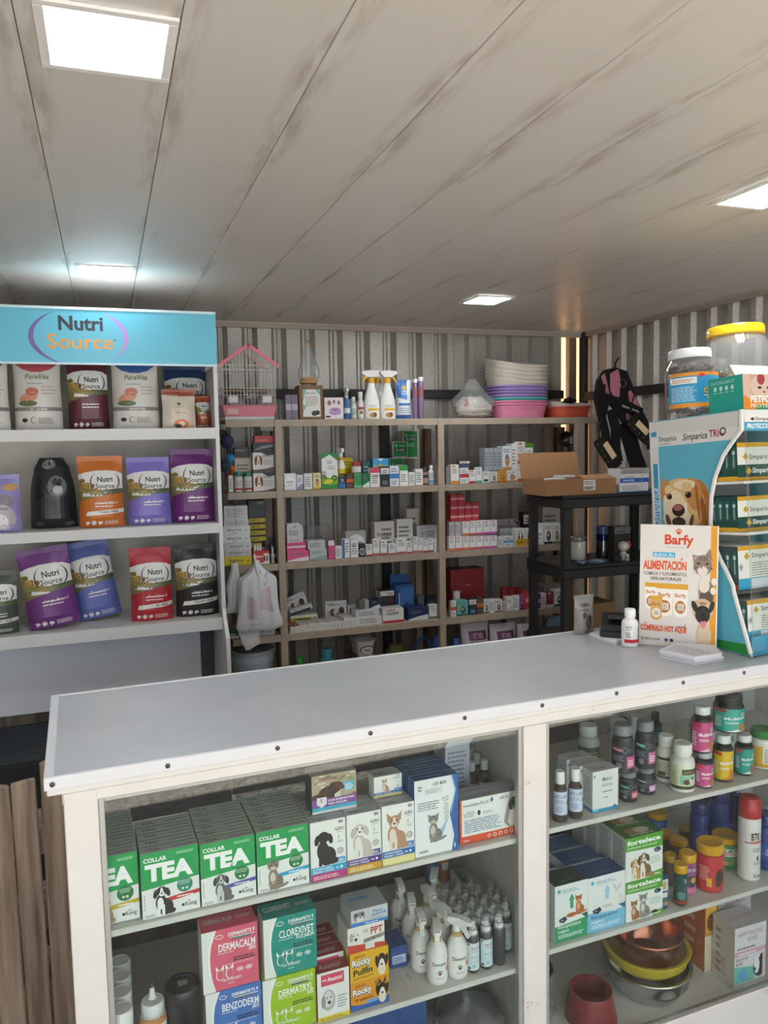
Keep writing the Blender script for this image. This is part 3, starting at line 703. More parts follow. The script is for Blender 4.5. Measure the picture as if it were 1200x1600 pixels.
for i in range(2):
    carton('cat_drop_box', 'wide white box with calico cat face and orange foot band, ' + ('in front' if i == 0 else 'behind its twin'), ww, .030, hh, cw(uc, .057+.031*i, zA), TH, {'left': '#e0562c', 'top': '#a8abad'}, '#f1f1ef', revop(ww, hh, .03) if 'revop' not in _mc else None, 'box', 'wide calico cat boxes', 'revop')
# opened grey leaflet box behind
uc, ww, hh = cfit(702, 740, 1180, 1225, zA, .20)
o = carton('leaflet_box', 'pale grey printed carton with raised flap behind the cat boxes', ww, .05, .19, cw(uc-.016, .19, zA), TH, None, '#b9bcc6', {'front': PR(ww/.19).L(.1, .1, .9, .95, 14, '#7a8090')})
b = MB(); b.add([(-ww/2, .0, .19), (ww/2, .0, .19), (ww/2+.01, -.02, .222), (-ww/2+.008, -.02, .222), (-ww/2, .001, .19), (ww/2, .001, .19), (ww/2+.01, -.019, .2225), (-ww/2+.008, -.019, .2225)], [(0, 1, 2, 3), (7, 6, 5, 4), (0, 4, 5, 1), (1, 5, 6, 2), (2, 6, 7, 3), (3, 7, 4, 0)], '#c9ccd4'); b.build('flap', PAPER, o)
# brown bottles with white caps at the back
lbp = PR(1.6).R(0, 0, 1, 1, '#c7cdd6'); lbp.R(.2, .55, .8, .75, '#5c82b4'); lbp.L(.15, .1, .85, .45, 3, '#6a7484')
for i, (px, v) in enumerate(((1.021, .225), (1.057, .22), (1.019, .265), (1.056, .26), (1.020, .305), (1.057, .30), (.98, .345), (1.03, .345))):
    u = px
    bottle('syrup_bottle', f'brown syrup bottle with white cap, {ORD[i]} of the cluster behind the wide cat boxes', .0168, .125, cw(u, v, zA), '#3c332e', '#dcdcda', .62, .20, lab=lbp, lz=(.12, .55), group='brown bottles in the left case', key='syrup', seg=14)
# ---------------------------------------------------------------- case, lower left shelf
zB = SZ['B']
def cpos(px, py, v, z): return cw(ctr(px, py, v)[0], v, z)
# white tablet bottles receding along the left end
for i, (px, py, v, hh) in enumerate(((197, 1545, .06, .150), (200, 1522, .11, .150), (196, 1502, .16, .150), (193, 1480, .21, .150))):
    bottle('supplement_bottle', f'white round bottle at the left end of the lower shelf, {ORD[i]} from the glass', .0235, hh, cw(.118+.002*i, v+.004*i, zB), '#ececea', '#f3f3f1', .98, .26, .02, lab=PR(1.4).R(0, 0, 1, 1, '#f2f2f0').T('IDING', .3, .55, .16, '#44484c', w=.4, bold=.01).L(.2, .1, .8, .42, 3, '#9a9a9a') if i == 0 else None, lz=(.1, .6), group='white bottles at the left end of the case', key='wb' if i else None, shoulder=.03)
# ear powder bottle with nozzle
o = bottle('powder_bottle', 'white powder bottle with pointed nozzle cap beside the black canister', .0275, .140, cpos(238, 1560, .075, zB), '#e9e2d8', '#e4e6e8', .86, .16, .03,
    lab=PR(1.5).R(0, 0, 1, .86, '#eceff0').R(0, .86, 1, 1, '#c98a52').T('EAR POWDER', .12, .42, .15, '#8fb6c4', w=.76, bold=.01).T('ALZOO CARE', .3, .65, .09, '#6a8a98', w=.45).L(.2, .1, .8, .32, 3, '#8a98a0'), lz=(.08, .80), shoulder=.08)
MB().lathe([(.010, .145, '#e4e6e8'), (.007, .150, '#e4e6e8'), (.0045, .168, '#3a3a3a'), (.0022, .178, '#3a3a3a'), (.0006, .180, '#3a3a3a')], 12).build('nozzle', PLAST, o, smooth=40)
# black canister
r = .037
o = MB().lathe([(r*.96, 0, '#222325'), (r, .004, '#222325'), (r, .118, '#222325'), (r*1.02, .119, '#2b2b2d'), (r*1.02, .146, '#2b2b2d'), (r*.94, .152, '#343436'), (r*.80, .1525, '#343436'), (r*.78, .150, '#343436')], 28).build('black_canister', PLAST, None, cpos(286, 1560, .085, zB), TH, smooth=40, label='black round canister with blue animal sketches', cat='canister')
p = PR(1.1)
for i in range(60):
    q = random.Random(i+5); p.E(.3+.42*q.random(), .12+.6*q.random(), .03+.03*q.random(), .012, ['#2f8fa0', '#7fd0d8', '#27545c', '#c99a6a', '#3aa8b8'][i % 5], q.random()*180)
p.C(.66, .72, .09, '#3c4042'); p.C(.66, .72, .075, '#1d1d1f'); p.E(.66, .72, .025, .04, '#cfd6d8'); p.T('PET', .36, .2, .08, '#8fd8df', bold=.01)
p.build('printed_sketch', wrapfn(r, 0, -150, -30, .012, .10), PAPER, o, du=.06)
MB().box(-.010, .010, -.008, .008, .1525, .1530, '#8f9092').build('price_tag', PAPER, o)
# soap boxes
def soap(c, name, sub):
    def f(w, h, d):
        p = PR(w/h); p.P([(0, 0), (.22, 0), (.135, .25), (.12, .5), (.16, .75), (.26, 1), (0, 1)], '#eeeeec')
        p.arc(.62, .5, .52, .75, 140, 220, .03, .03, '#ffffff'); p.E(.31, .88, .07, .035, '#ffffff'); p.E(.31, .88, .06, .025, c); p.T('DERMAPETS', .47, .86, .055, '#ffffff', w=.42, bold=.02); p.P([(.5, .825), (.95, .825), (.95, .84), (.5, .84)], '#dfe3e6'); p.P([(.53, .79), (.86, .79), (.86, .825), (.53, .825)], '#6a7076'); p.E(.93, .895, .012, .03, '#ffffff')
        p.T(name, .29, .635, .125, '#ffffff', w=.66, bold=.015); p.P([(.905, .632), (.925, .632), (.945, .648), (.925, .648)], '#ffffff'); p.T(sub, .95, .565, .06, '#ffffff', w=.12 if len(sub) < 7 else .34, al='r', bold=.02); p.R(.27, .60, .55, .608, '#ffffff')
        p.L(.55, .44, .95, .52, 2, '#2d2d33'); p.L(.42, .40, .95, .42, 1, '#f3d6dc')
        for s, x in ((1, .30), (1, .47)):
            p.arc(x, .26, .07, .09, 0, 360, .014, .014, '#ffffff', 14); p.P([(x-.07, .33), (x-.02, .35), (x-.07, .42)], '#ffffff'); p.P([(x+.07, .33), (x+.02, .35), (x+.07, .42)], '#ffffff')
        for x in (.66, .82): p.E(x, .29, .06, .035, '#ffffff'); p.E(x, .29, .05, .025, c); p.R(x-.03, .28, x+.03, .30, '#ffffff')
        p.T('"USO VETERINARIO"', .50, .14, .045, '#ffffff', w=.36, bold=.01, al='c'); p.L(.44, .09, .56, .11, 1, '#ffffff')
        t = PR(w/d); t.R(0, 0, 1, 1, c); t.T(name, .06, .45, .30, '#e6e6e6', w=.52, bold=.015); t.L(.66, .5, .95, .7, 2, '#dfdfdf')
        return {'front': p, 'top': t}
    return f
GS = 'soap boxes on the lower left shelf'
sd = .060
uc, ww, hh = cfit(317, 406, 1545, 1640, zB, .055)
def soapcol(x0, x1, y_top, y_mid, v, names):
    uc = (ctr(x0, (y_top+y_mid)/2, v)[0]+ctr(x1, (y_top+y_mid)/2, v)[0])/2; w = ctr(x1, (y_top+y_mid)/2, v)[0]-ctr(x0, (y_top+y_mid)/2, v)[0]
    zt = ctr((x0+x1)/2, y_top, v)[2]; zm = ctr((x0+x1)/2, y_mid, v)[2]
    return uc, w, zt, zm
uc, w1, zt, zm = soapcol(316, 404, 1449.5, 1545, .055, 0)
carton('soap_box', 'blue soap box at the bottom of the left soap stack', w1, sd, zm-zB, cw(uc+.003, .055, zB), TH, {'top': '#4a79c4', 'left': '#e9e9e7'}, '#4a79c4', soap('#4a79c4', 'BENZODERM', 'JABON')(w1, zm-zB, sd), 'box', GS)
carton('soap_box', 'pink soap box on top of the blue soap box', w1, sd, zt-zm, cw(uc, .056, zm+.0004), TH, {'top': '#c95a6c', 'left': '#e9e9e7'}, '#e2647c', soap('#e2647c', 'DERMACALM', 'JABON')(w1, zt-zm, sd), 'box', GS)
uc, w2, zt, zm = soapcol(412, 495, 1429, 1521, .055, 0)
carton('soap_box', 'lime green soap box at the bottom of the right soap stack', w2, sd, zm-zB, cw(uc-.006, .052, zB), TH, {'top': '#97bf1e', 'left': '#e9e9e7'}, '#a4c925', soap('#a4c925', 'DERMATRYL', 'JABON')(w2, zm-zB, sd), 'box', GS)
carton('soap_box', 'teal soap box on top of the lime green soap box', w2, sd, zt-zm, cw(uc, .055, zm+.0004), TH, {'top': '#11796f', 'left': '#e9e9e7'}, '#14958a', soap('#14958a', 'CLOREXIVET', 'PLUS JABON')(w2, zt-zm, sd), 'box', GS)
# red topped soap row
def asun(w, h, d):
    p = PR(w/h); p.R(.12, .72, .84, .95, '#d8506a'); p.T('Asuntol', .32, .80, .085, '#ffffff', w=.46, bold=.02); p.R(.16, .83, .28, .85, '#ffffff'); p.R(0, 0, 1, .10, '#e9cf3c'); p.L(.08, .02, .9, .08, 2, '#7a6a20')
    p.E(.34, .42, .21, .22, '#b9b6b2'); p.E(.34, .44, .15, .17, '#dedbd7'); p.E(.18, .40, .07, .13, '#9f9b96'); p.E(.36, .37, .05, .035, '#3a3836'); p.E(.29, .47, .018, .018, '#222'.replace('222', '222222')); p.E(.41, .48, .018, .018, '#222222'); p.L(.62, .22, .92, .5, 5, '#a8a8a8')
    t = PR(w/d); t.R(0, 0, 1, 1, '#a5333b'); t.T('Asuntol', .12, .3, .42, '#d9b8b8', w=.66, bold=.015)
    s = PR(d/h); s.R(0, 0, 1, 1, '#9a3038')
    return {'front': p, 'top': t}
uc, ww, hh = cfit(496, 546, 1516, 1588, zB, .045)
for i in range(4):
    carton('soap_box', 'white box with red top and pale puppy, ' + ('front of its row' if i == 0 else f'{ORD[i]} from the glass'), ww, .038, hh+.012*(i > 0), cw(uc+.001*i, .045+.040*i, zB), TH, {'top': '#a5333b', 'left': '#b03a42', 'right': '#b03a42'}, '#efefed', asun(ww, hh+.012*(i > 0), .038) if i < 2 else None, 'box', 'red topped soap boxes', 'asun' if i else None)
# the stack of four flea soaps
def rocky(two):
    def f(w, h, d):
        c = '#e8b41e' if not two else '#e59a1d'
        p = PR(w/h); p.R(0, 0, 1, 1, c); 
        if two: p.R(0, 0, 1, .28, '#2c5fae'); p.E(.4, .27, .4, .12, c); p.E(.55, .22, .18, .07, '#6fa3d8')
        p.T('Rocky', .05, .52, .24, '#3a3f8c', w=.50, bold=.075, rot=4); p.T('Rocky', .06, .535, .22, '#fbf7ee', w=.48, bold=.03, rot=4); p.T('Jabón', .10, .80, .11, '#a8471c', w=.3, bold=.02, rot=4)
        p.T('Pulfin' if not two else 'Talco', .08, .22 if not two else .30, .20 if not two else .10, '#2a2a2a' if not two else '#7a3a1a', w=.50, bold=.03, rot=3); p.T('ANTIPARASITO', .06, .07, .07, '#3a2a10', w=.55, bold=.01, rot=3) if not two else None
        if two: p.T('Tar', .62, .74, .14, '#2a2a2a', w=.14, bold=.03); 
        k = '#4a2f22' if not two else '#2e2826'; p.E(.82, .55, .11, .24, k); p.E(.70, .52, .05, .22, '#3a231a', 8); p.E(.94, .52, .05, .22, '#3a231a', -8); p.E(.82, .28, .10, .24, '#e9dccb'); p.E(.82, .45, .065, .15, '#efe4d6'); p.E(.82, .40, .03, .035, '#151515'); p.E(.78, .62, .015, .025, '#151515'); p.E(.86, .62, .015, .025, '#151515')
        if two: p.P([(.72, .76), (.80, .80), (.73, .98)], k); p.P([(.92, .76), (.84, .80), (.91, .98)], k)
        return {'front': p, 'top': PR(w/d).R(0, 0, 1, 1, '#b98a20')}
    return f
def pptb(w, h, d):
    p = PR(w/h); p.P([(0, 0), (1, 0), (1, .18), (0, .34)], '#c8452e'); p.T('PPT', .62, .60, .26, '#c8452e', w=.33, bold=.03); p.P([(.42, .30), (1, .42), (1, .56), (.42, .46)], '#8d8a86'); [p.C(x, .40+.06*(x-.5), .03, '#33302d') for x in (.55, .70, .86)]; p.R(.47, .05, .72, .28, '#e6e2dc'); p.L(.42, .72, .58, .86, 2, '#8a8a8a')
    p.E(.20, .60, .13, .26, '#e7e3de'); p.E(.10, .62, .05, .18, '#b5b0aa'); p.E(.22, .52, .04, .06, '#2a2826'); p.E(.17, .68, .015, .03, '#2a2826'); p.E(.27, .69, .015, .03, '#2a2826')
    return {'front': p, 'top': PR(w/d).R(0, 0, 1, 1, '#b5b2ad')}
def perro(w, h, d):
    p = PR(w/h); p.P([(0, 0), (1, 0), (1, .18), (0, .24)], '#3f86cf'); p.T('Pancare', .38, .05, .10, '#ffffff', w=.34, bold=.02); p.T('Pero', .60, .62, .17, '#3f7fc4', w=.25, bold=.02, rot=4); p.T('invernida', .56, .42, .17, '#3f7fc4', w=.40, bold=.02, rot=4)
    p.E(.22, .55, .15, .30, '#8f8f90'); p.E(.12, .70, .05, .14, '#5a5a5c'); p.E(.31, .72, .05, .14, '#5a5a5c'); p.E(.24, .42, .10, .20, '#dcdcdc'); p.E(.25, .54, .03, .05, '#1c1c1c'); p.E(.19, .66, .018, .03, '#1c1c1c'); p.E(.29, .66, .018, .03, '#1c1c1c'); p.L(.62, .27, .9, .36, 2, '#8a9aaa')
    return {'front': p, 'top': PR(w/d).R(0, 0, 1, 1, '#a9adb1').R(.1, .5, .6, .65, '#5f8fc4')}
GP = 'stack of flea soap boxes'
z = zB; sp = [('yellow flea soap box with blue foot and long-haired dog, bottom of the stack', 548, 608, 1529.5, rocky(True), '#e59a1d', '#b98a20'), ('yellow flea soap box with brown and white hound, third in the stack from top', 547, 607, 1483.5, rocky(False), '#e8b41e', '#b98a20'), ('white and red box with white dog, second in the stack from top', 543, 601, 1444.5, pptb, '#eceae6', '#b5b2ad'), ('grey box with schnauzer and blue foot, top of the soap stack', 548, 606, 1402, perro, '#c9cccf', '#a9adb1')]
for lb, x0, x1, yt, fn, c, tcol in sp:
    v = .05; ym = yt+20; a = ctr(x0, ym, v)[0]; b_ = ctr(x1, ym, v)[0]; zt = ctr((x0+x1)/2, yt, v)[2]
    if 'top of' in lb: zt = z+.040
    carton('flea_soap_box', lb, b_-a, .075, zt-z-.0006, cw((a+b_)/2, v, z), TH, {'top': tcol}, c, fn(b_-a, zt-z, .075), 'box', GP); z = zt
carton('medicine_carton', 'blue carton lying behind the soap stack', .045, .07, .055, cw(ctr(614, 1470, .16)[0]+.012, .15, zB), TH, None, '#33569c', {'front': PR(.8).R(.1, .2, .9, .6, '#c8d4ea').L(.15, .25, .85, .55, 3, '#4a66a0')})
# white trigger sprays
def trigger(name, label, loc, rz, h=.150, r=.0255, body='#eceae8', head='#eeeeec', collar='#c8a877', lab=None, key=None, group=None, cap=False):
    if key in _mc and key:
        me, kids = _mc[key]; o = bpy.data.objects.new(name, me); link(o); o.location = loc; o.rotation_euler = (0, 0, rz); tag(o, label, 'spray bottle', group)
        hd = None
        for nm, km in kids:
            c = link(bpy.data.objects.new(nm, km), o if nm != 'trigger' else hd); hd = c if nm == 'sprayer_head' else hd
        return o
    k = h/.165
    b = MB().lathe([(r*.92, 0, body), (r, .004, body), (r, .078*k, body), (r*.93, .092*k, body), (r*.62, .106*k, body), (r*.50, .112*k, body), (r*.50, .120*k, body)], 20)
    o = b.build(name, PLAST, None, loc, rz, smooth=45, label=label, cat='spray bottle', group=group)
    c = MB().lathe([(r*.55, .112*k, collar), (r*.55, .124*k, collar)], 16).build('collar', PLAST, o, smooth=40)
    hb = MB(); hb.lathe([(r*.42, .124*k, head), (r*.38, .142*k, head)], 12)
    hb.prism([(-r*1.35, .149*k), (-r*1.30, .160*k), (-r*.4, .165*k), (r*.7, .161*k), (r*.85, .150*k), (r*.5, .141*k), (-r*.6, .141*k)], 1, -r*.36, r*.36, head); hb.box(-r*1.6, -r*1.33, -r*.25, r*.25, .149*k, .159*k, head)
    hd = hb.build('sprayer_head', PLAST, o, smooth=35)
    tb = MB().prism([(-r*.55, .141*k), (-r*.85, .141*k), (-r*1.0, .128*k), (-r*1.35, .114*k), (-r*1.2, .112*k), (-r*.85, .124*k), (-r*.5, .134*k)], 1, -r*.22, r*.22, head)
    tg_ = tb.build('trigger', PLAST, hd)
    kids = [('collar', c.data), ('sprayer_head', hd.data), ('trigger', tg_.data)]
    if lab:
        l_ = lab.build('label_print', wrapfn(r, 0, -160, -20, .012, .075*k), PAPER, o, du=.06); kids.append(('label_print', l_.data))
    if key: _mc[key] = (o.data, kids)
    return o
dl = PR(1.1).R(0, 0, 1, 1, '#f2f1ef').T('Dominal', .16, .66, .15, '#26221f', w=.56, bold=.02).P([(.80, .25), (.92, .30), (.96, .75), (.84, .85)], '#dc6a3a'); paw(dl, .45, .36, .13, '#5a4033'); dl.L(.3, .1, .66, .2, 2, '#b0a8a0'); dl.C(.80, .48, .10, '#dc6a3a')
for i, (px, py, v, a) in enumerate(((683, 1535, .075, 250), (714, 1525, .075, 310), (657, 1515, .13, 260), (688, 1500, .14, 285), (643, 1480, .20, 255), (668, 1470, .218, 275), (625, 1460, .275, 260), (680, 1455, .285, 240))):
    u = ctr(px, py-25, v)[0]
    o = trigger('spray_bottle', f'white trigger spray bottle, {ORD[i]} from the glass in the cluster beside the soap stack', cw(u, v, zB), math.radians(a)-math.radians(180), lab=None, key=f'dom{i}' , group='white trigger sprays in the case')
    dl.build('label_print', wrapfn(.0255, 0, -160-(a-180) , -20-(a-180), .010, .069), PAPER, o, du=.06)
# clear bottles with dark liquid and clear overcaps
wl = PR(.62).R(0, 0, 1, 1, '#d7e6ec').T('WOW', .5, .76, .09, '#b0527a', w=.5, al='c', bold=.02).T('Can', .5, .66, .08, '#b0527a', w=.35, al='c', shear=.2).T('WOW', .5, .42, .09, '#9fc0cc', w=.6, al='c', bold=.02).T('COLONIA', .5, .30, .06, '#9fc0cc', w=.6, al='c'); paw(wl, .42, .16, .07, '#7fb4c4'); wl.C(.12, .94, .035, '#2a2a2c'); wl.R(.08, .04, .22, .12, '#33383c')
def cologne(label, loc, key='wow', nolab=False):
    r = .0165
    if key in _mc:
        me, kids = _mc[key]; o = bpy.data.objects.new('cologne_bottle', me); link(o); o.location = loc; o.rotation_euler = (0, 0, TH); tag(o, label, 'bottle', 'clear capped cologne bottles')
        for nm, km in kids: link(bpy.data.objects.new(nm, km), o)
        return o
    o = MB().lathe([(r*.9, 0, '#2c3031'), (r, .003, '#3b4143'), (r, .085, '#474d4f'), (r*.85, .093, '#8d9394'), (r*.6, .096, '#8d9394')], 18).build('cologne_bottle', PLAST, None, loc, TH, smooth=40, label=label, cat='bottle', group='clear capped cologne bottles')
    a = MB().lathe([(r*.72, .096, '#dfe2e2'), (r*.72, .108, '#dfe2e2'), (r*.45, .109, '#e9ebeb'), (r*.45, .122, '#e9ebeb')], 14).box(-r*.75, 0, -r*.2, r*.2, .115, .120, '#e9ebeb').build('pump', PLAST, o, smooth=40)
    c = MB().lathe([(r*.80, .1085, '#ffffff'), (r*.80, .136, '#ffffff'), (r*.62, .141, '#ffffff'), (.0002, .1415, '#ffffff')], 16).build('overcap', CLEAR, o, smooth=40)
    t = MB().box(-.006, .006, -r*.735, -r*.725, .098, .107, '#efefef').build('price_tag', PAPER, o)
    kids = [('pump', a.data), ('overcap', c.data), ('price_tag', t.data)]
    if not nolab: kids.append(('label_print', wl.build('label_print', wrapfn(r, 0, -170, -10, .008, .078), PAPER, o, du=.06).data))
    _mc[key] = (o.data, kids); return o
n = 0
for row, (v, xs) in enumerate(((.075, ((746, 1500), (770, 1495), (794, 1486))), (.115, ((731, 1470), (757, 1465), (782, 1460), (808, 1455))), (.155, ((745, 1450), (770, 1445), (795, 1440), (818, 1435))), (.195, ((735, 1440), (760, 1435), (785, 1430), (808, 1425))), (.235, ((750, 1420), (775, 1415), (798, 1410))))):
    for j, (px, py) in enumerate(xs):
        u = .940+.0372*j+(.003 if row in (1, 3) else 0); v = .072+.0375*row
        cologne(f'clear capped cologne bottle, {ORD[j]} from the left in {ORD[row]} row from the glass', cw(u, v, zB), 'wow' if (row, j) != (0, 2) else 'wow_turned', (row, j) == (0, 2)); n += 1
for i, (px, v) in enumerate(((675, .40), (692, .41))):
    bottle('spray_bottle', ['blue labelled spray bottle at the back of lower left shelf', 'orange labelled spray bottle at the back of lower left shelf'][i], .019, .17, cw(ctr(px, 1370, v)[0], v, zB), '#4a4d52' if i == 0 else '#d8d6d2', '#d9dcde', .5, .22, .05, lab=PR(1).R(0, 0, 1, 1, '#5f7fae' if i == 0 else '#c9653a').R(.3, .5, .7, .8, '#e8e8e8'), lz=(.2, .65), cat='spray bottle')
carton('medicine_carton', 'white carton with dark green top standing behind the cologne bottles', .035, .05, .10, cw(1.035, .30, zB), TH, {'top': '#234a34'}, '#d5d8d4', {'front': PR(.35).R(0, .8, 1, 1, '#234a34').L(.15, .2, .85, .7, 5, '#8a9a90')})
carton('medicine_carton', 'dark red carton at the back of the lower left shelf', .05, .06, .07, cw(.475, .30, zB), TH, None, '#7a2a2c', {'front': PR(.7).R(.1, .4, .9, .7, '#c9a0a0')})
# bottom of the left bay
zE = SZ['E']
carton('supply_box', 'large blue box on the floor of the left case', .24, .26, .20, cw(.72, .12, zE), TH+.1, {'top': '#2f68a8', 'left': '#1f3f74'}, '#254f8c', {'top': PR(.9).R(.55, .55, .98, .95, '#7f9ab4').R(.04, .04, .2, .96, '#3c7cc0'), 'front': PR(1.8).T('AQUA', .1, .4, .3, '#b8cfe8', w=.4, bold=.02)})
def bowl(name, label, r, h, loc, col, mat=None, rim=1.0, base=.75, inner=None, wall=.004, cat='bowl', group=None, lip=.006, flare=.5):
    ic = inner or col
    b = MB().lathe([(r*base, 0, col), (r*(base+(1-base)*flare), h*.5, col), (r*.98, h*.93, col), (r*rim+lip*.3, h*.97, col), (r*rim, h, ic), (r*.95-wall, h*.97, ic), (r*(base+(1-base)*flare)-wall, h*.5, ic), (r*base-wall, h*.12, ic), (.0003, h*.09, ic)], 32)
    return b.build(name, mat or PLAST, None, loc, 0, smooth=45, label=label, cat=cat, group=group)
p = cw(.965, .15, zE)
bowl('pet_bowl', 'steel bowl wrapped in clear film under the cologne shelf', .085, .11, p, '#c4c4c4', STEEL)
WRAP2 = clearmat('thin_clear_film', (.96, .97, .97), .10, 1.5, bump=.8, bscale=30, haze=.02)
def wrapfilm(name, label, r, h, loc, seed=1, parent=None, mat=None):
    q = random.Random(seed); ph = [q.random()*6.28 for _ in range(6)]
    def f(u, v):
        a = 2*math.pi*u; z = h*v
        rr = r*(1.0-.12*v**3)*(1+.05*math.sin(5*a+ph[0]+4*v)+.035*math.sin(11*a+ph[1]-6*v)+.025*math.sin(17*a+ph[2]+9*v))
        if v > .8: rr *= 1-.9*((v-.8)/.2)**1.5
        return (rr*math.cos(a), rr*math.sin(a), z*(1+.05*math.sin(3*a+ph[3])))
    return MB().grid(f, 40, 10, '#ffffff', True).build(name, mat or WRAP, parent, loc, smooth=80)
o = bpy.data.objects['pet_bowl']; wrapfilm('film_wrap', '', .092, .13, (0, 0, .002), 3, o)
o = bowl('pet_bowl', 'green bowl wrapped in clear film behind the steel one', .070, .15, cw(.945, .37, zE), '#6d9a4a'); wrapfilm('film_wrap', '', .076, .17, (0, 0, .002), 5, o)
# ---------------------------------------------------------------- case, right bay, upper shelf
zC = SZ['C']; zD = SZ['D']
def cb_fit(x0, x1, yt, v, zb):
    """round thing between pixel columns x0..x1 with its top at pixel row yt, front at depth v: u, r, h"""
    r = .02
    for _ in range(4):
        a = ctr(x0, yt+25, v+r)[0]; e = ctr(x1, yt+25, v+r)[0]; d_ = ray((x0+x1)/2, yt+25); d_[2] = 0; r = (e-a)/2*(d_@CV)/np.linalg.norm(d_)
    return (a+e)/2, r, ctr((x0+x1)/2, yt, v+r)[2]-zb
def cbottle(label, x0, x1, yt, v, zb, **kw):
    u, r, h = cb_fit(x0, x1, yt, v, zb); kw.setdefault('seg', 22)
    if 'h' in kw: h = kw.pop('h')
    return bottle(kw.pop('name', 'vitamin_bottle'), label, r, h, cw(u, v+r, zb), rz=-.62*math.atan2(cw(u, v, 0)[0], cw(u, v, 0)[1]), **kw), u, r, h
pv = PR(.9).R(0, 0, 1, 1, '#d3dcef').T('LIPI CAVI', .5, .78, .09, '#3f6f94', w=.8, al='c', bold=.01).R(0, .74, 1, .76, '#2f8f96').P([(.8, .55), (1, .65), (1, .4), (.85, .38)], '#2f9aa0').E(.4, .25, .2, .16, '#aebede').L(.15, .5, .75, .68, 3, '#8a9ac0')
for i, (a, e, yt) in enumerate(((863.5, 886.5, 1204), (887.5, 910.5, 1200))):
    cbottle(f'brown bottle with white cap and pale blue label, {"left" if i == 0 else "right"} one of the front pair', a, e, yt, .045, zC, body='#4b4140', cap='#f0f0f0', capr=.66, caph=.245, neck=.07, lab=pv, lz=(.16, .62), group='brown bottle pair in the right case', name='syrup_bottle')
def mab(w, h, d):
    p = PR(w/h); p.R(0, .0, 1, .07, '#35a5d4'); p.P([(.0, .02), (.12, .10), (.25, .02)], '#8fd0e8'); p.P([(.7, .02), (.85, .12), (1, .04)], '#2f7fb8'); p.T('Mabyl', .38, .74, .085, '#6a6d72', w=.36, bold=.008); p.L(.35, .60, .85, .68, 2, '#9a9da0'); p.L(.38, .46, .85, .50, 1, '#3a3a3a'); p.L(.42, .32, .6, .36, 1, '#5a5a5a'); p.R(.35, .72, .55, .725, '#8a8d90'); p.C(.07, .88, .03, '#35a5d4')
    s = PR(d/h); s.R(0, 0, 1, .07, '#35a5d4'); s.L(.12, .2, .88, .85, 10, '#a8abae')
    t = PR(w/d); t.R(0, 0, 1, 1, '#c5c7c8'); t.L(.2, .35, .8, .6, 1, '#8a8d90')
    return {'front': p, 'left': s, 'top': t}
uc, ww, hh = cfit(926, 966, 1203, 1271, zC, .06)
for i, (du, dv, ex) in enumerate(((0, 0, 0), (-.008, .045, .004), (-.016, .092, .008))):
    carton('syrup_carton', ('front' if i == 0 else 'middle' if i == 1 else 'rear') + ' white syrup carton with blue foot band beside the brown bottles', ww, .042, hh, cw(uc+du, .06+dv, zC), TH, {'top': '#c5c7c8'}, '#e6e7e7', mab(ww, hh, .042) if 'mab' not in _mc else None, 'box', 'white syrup cartons', 'mab')
def drl(c, c2, txt):
    p = PR(1.0).R(0, 0, 1, 1, '#2b2e36'); p.T('Dri', .42, .62, .20, '#6a7080', w=.38, bold=.01); p.P([(.05, .70), (.40, .66), (.40, .74), (.05, .78)], c2); p.R(.55, .12, .98, .50, c); p.L(.60, .2, .92, .42, 3, '#ffffff'); p.L(.05, .36, .48, .56, 4, '#8f96a4'); p.C(.28, .2, .09, '#c8ccd4'); p.C(.28, .2, .07, '#2b2e36'); p.P([(.24, .22), (.32, .22), (.28, .14)], '#c8ccd4')
    return p
GD = 'dark bottles with grey caps in the right case'
DB = {}
for i, (a, e, yt, zz, c, lb) in enumerate(((967, 996, 1203, 0, '#cf4a55', 'dark bottle with red label square, lower left of the stacked four'), (994, 1024, 1197, 0, '#d59acb', 'dark bottle with lilac label, lower right of the stacked four'), (955, 991, 1131, 1, '#d65aa0', 'dark bottle with magenta square, upper left of the stacked four'), (991.5, 1024, 1125, 1, '#d873ad', 'dark bottle with pink square, upper right of the stacked four'))):
    zb = zC if not zz else DB[i-2]+.0006
    v = .066 if i % 2 == 0 else .082
    if zz: v -= .004
    o, u, r, h = cbottle(lb, a, e, yt, v, zb, body='#2f3239', cap='#85888e', capr=.84, caph=.20, neck=.03, lab=drl(c, ['#6fc8b8', '#cfd4d8', '#e08aa0', '#7fd0c4'][i], ''), lz=(.06, .70), group=GD); DB[i] = zb+h
gl = PR(1.1).R(0, 0, 1, 1, '#dfe6c4').R(0, .82, 1, 1, '#e9efd2').R(0, .0, 1, .14, '#4a4a2e').R(0, .14, .30, 1, '#d3dcae').L(.04, .2, .26, .78, 8, '#8a9a6a').P([(.34, .20), (1, .20), (1, .55), (.34, .62)], '#8fd0b0').R(.40, .62, .95, .86, '#2e4a2c').L(.45, .68, .9, .82, 2, '#c88a5a').E(.55, .32, .12, .12, '#6a4a34').E(.75, .36, .12, .14, '#e7ddce').E(.75, .46, .05, .05, '#3c2c20')
gl2 = PR(1.1).R(0, 0, 1, 1, '#e3e8cc').R(0, .80, 1, .92, '#3f5a35').R(0, 0, 1, .1, '#4a4a2e').L(.1, .2, .9, .74, 8, '#7f8f62').R(.1, .12, .4, .3, '#33382a')
GJ = 'white jars with green labels'
cbottle('white jar with green label and pet picture, nearest the glass', 1046, 1086, 1160, .050, zC, body='#eceae4', cap='#f2f2ef', capr=.76, caph=.22, neck=.05, lab=gl, lz=(.08, .58), shoulder=.14, group=GJ)
cbottle('white jar with pale green text label behind the pet picture jar', 1025, 1055, 1148, .120, zC, body='#eceae4', cap='#f2f2ef', capr=.80, caph=.20, neck=.05, lab=gl2, lz=(.10, .60), shoulder=.12, group=GJ)
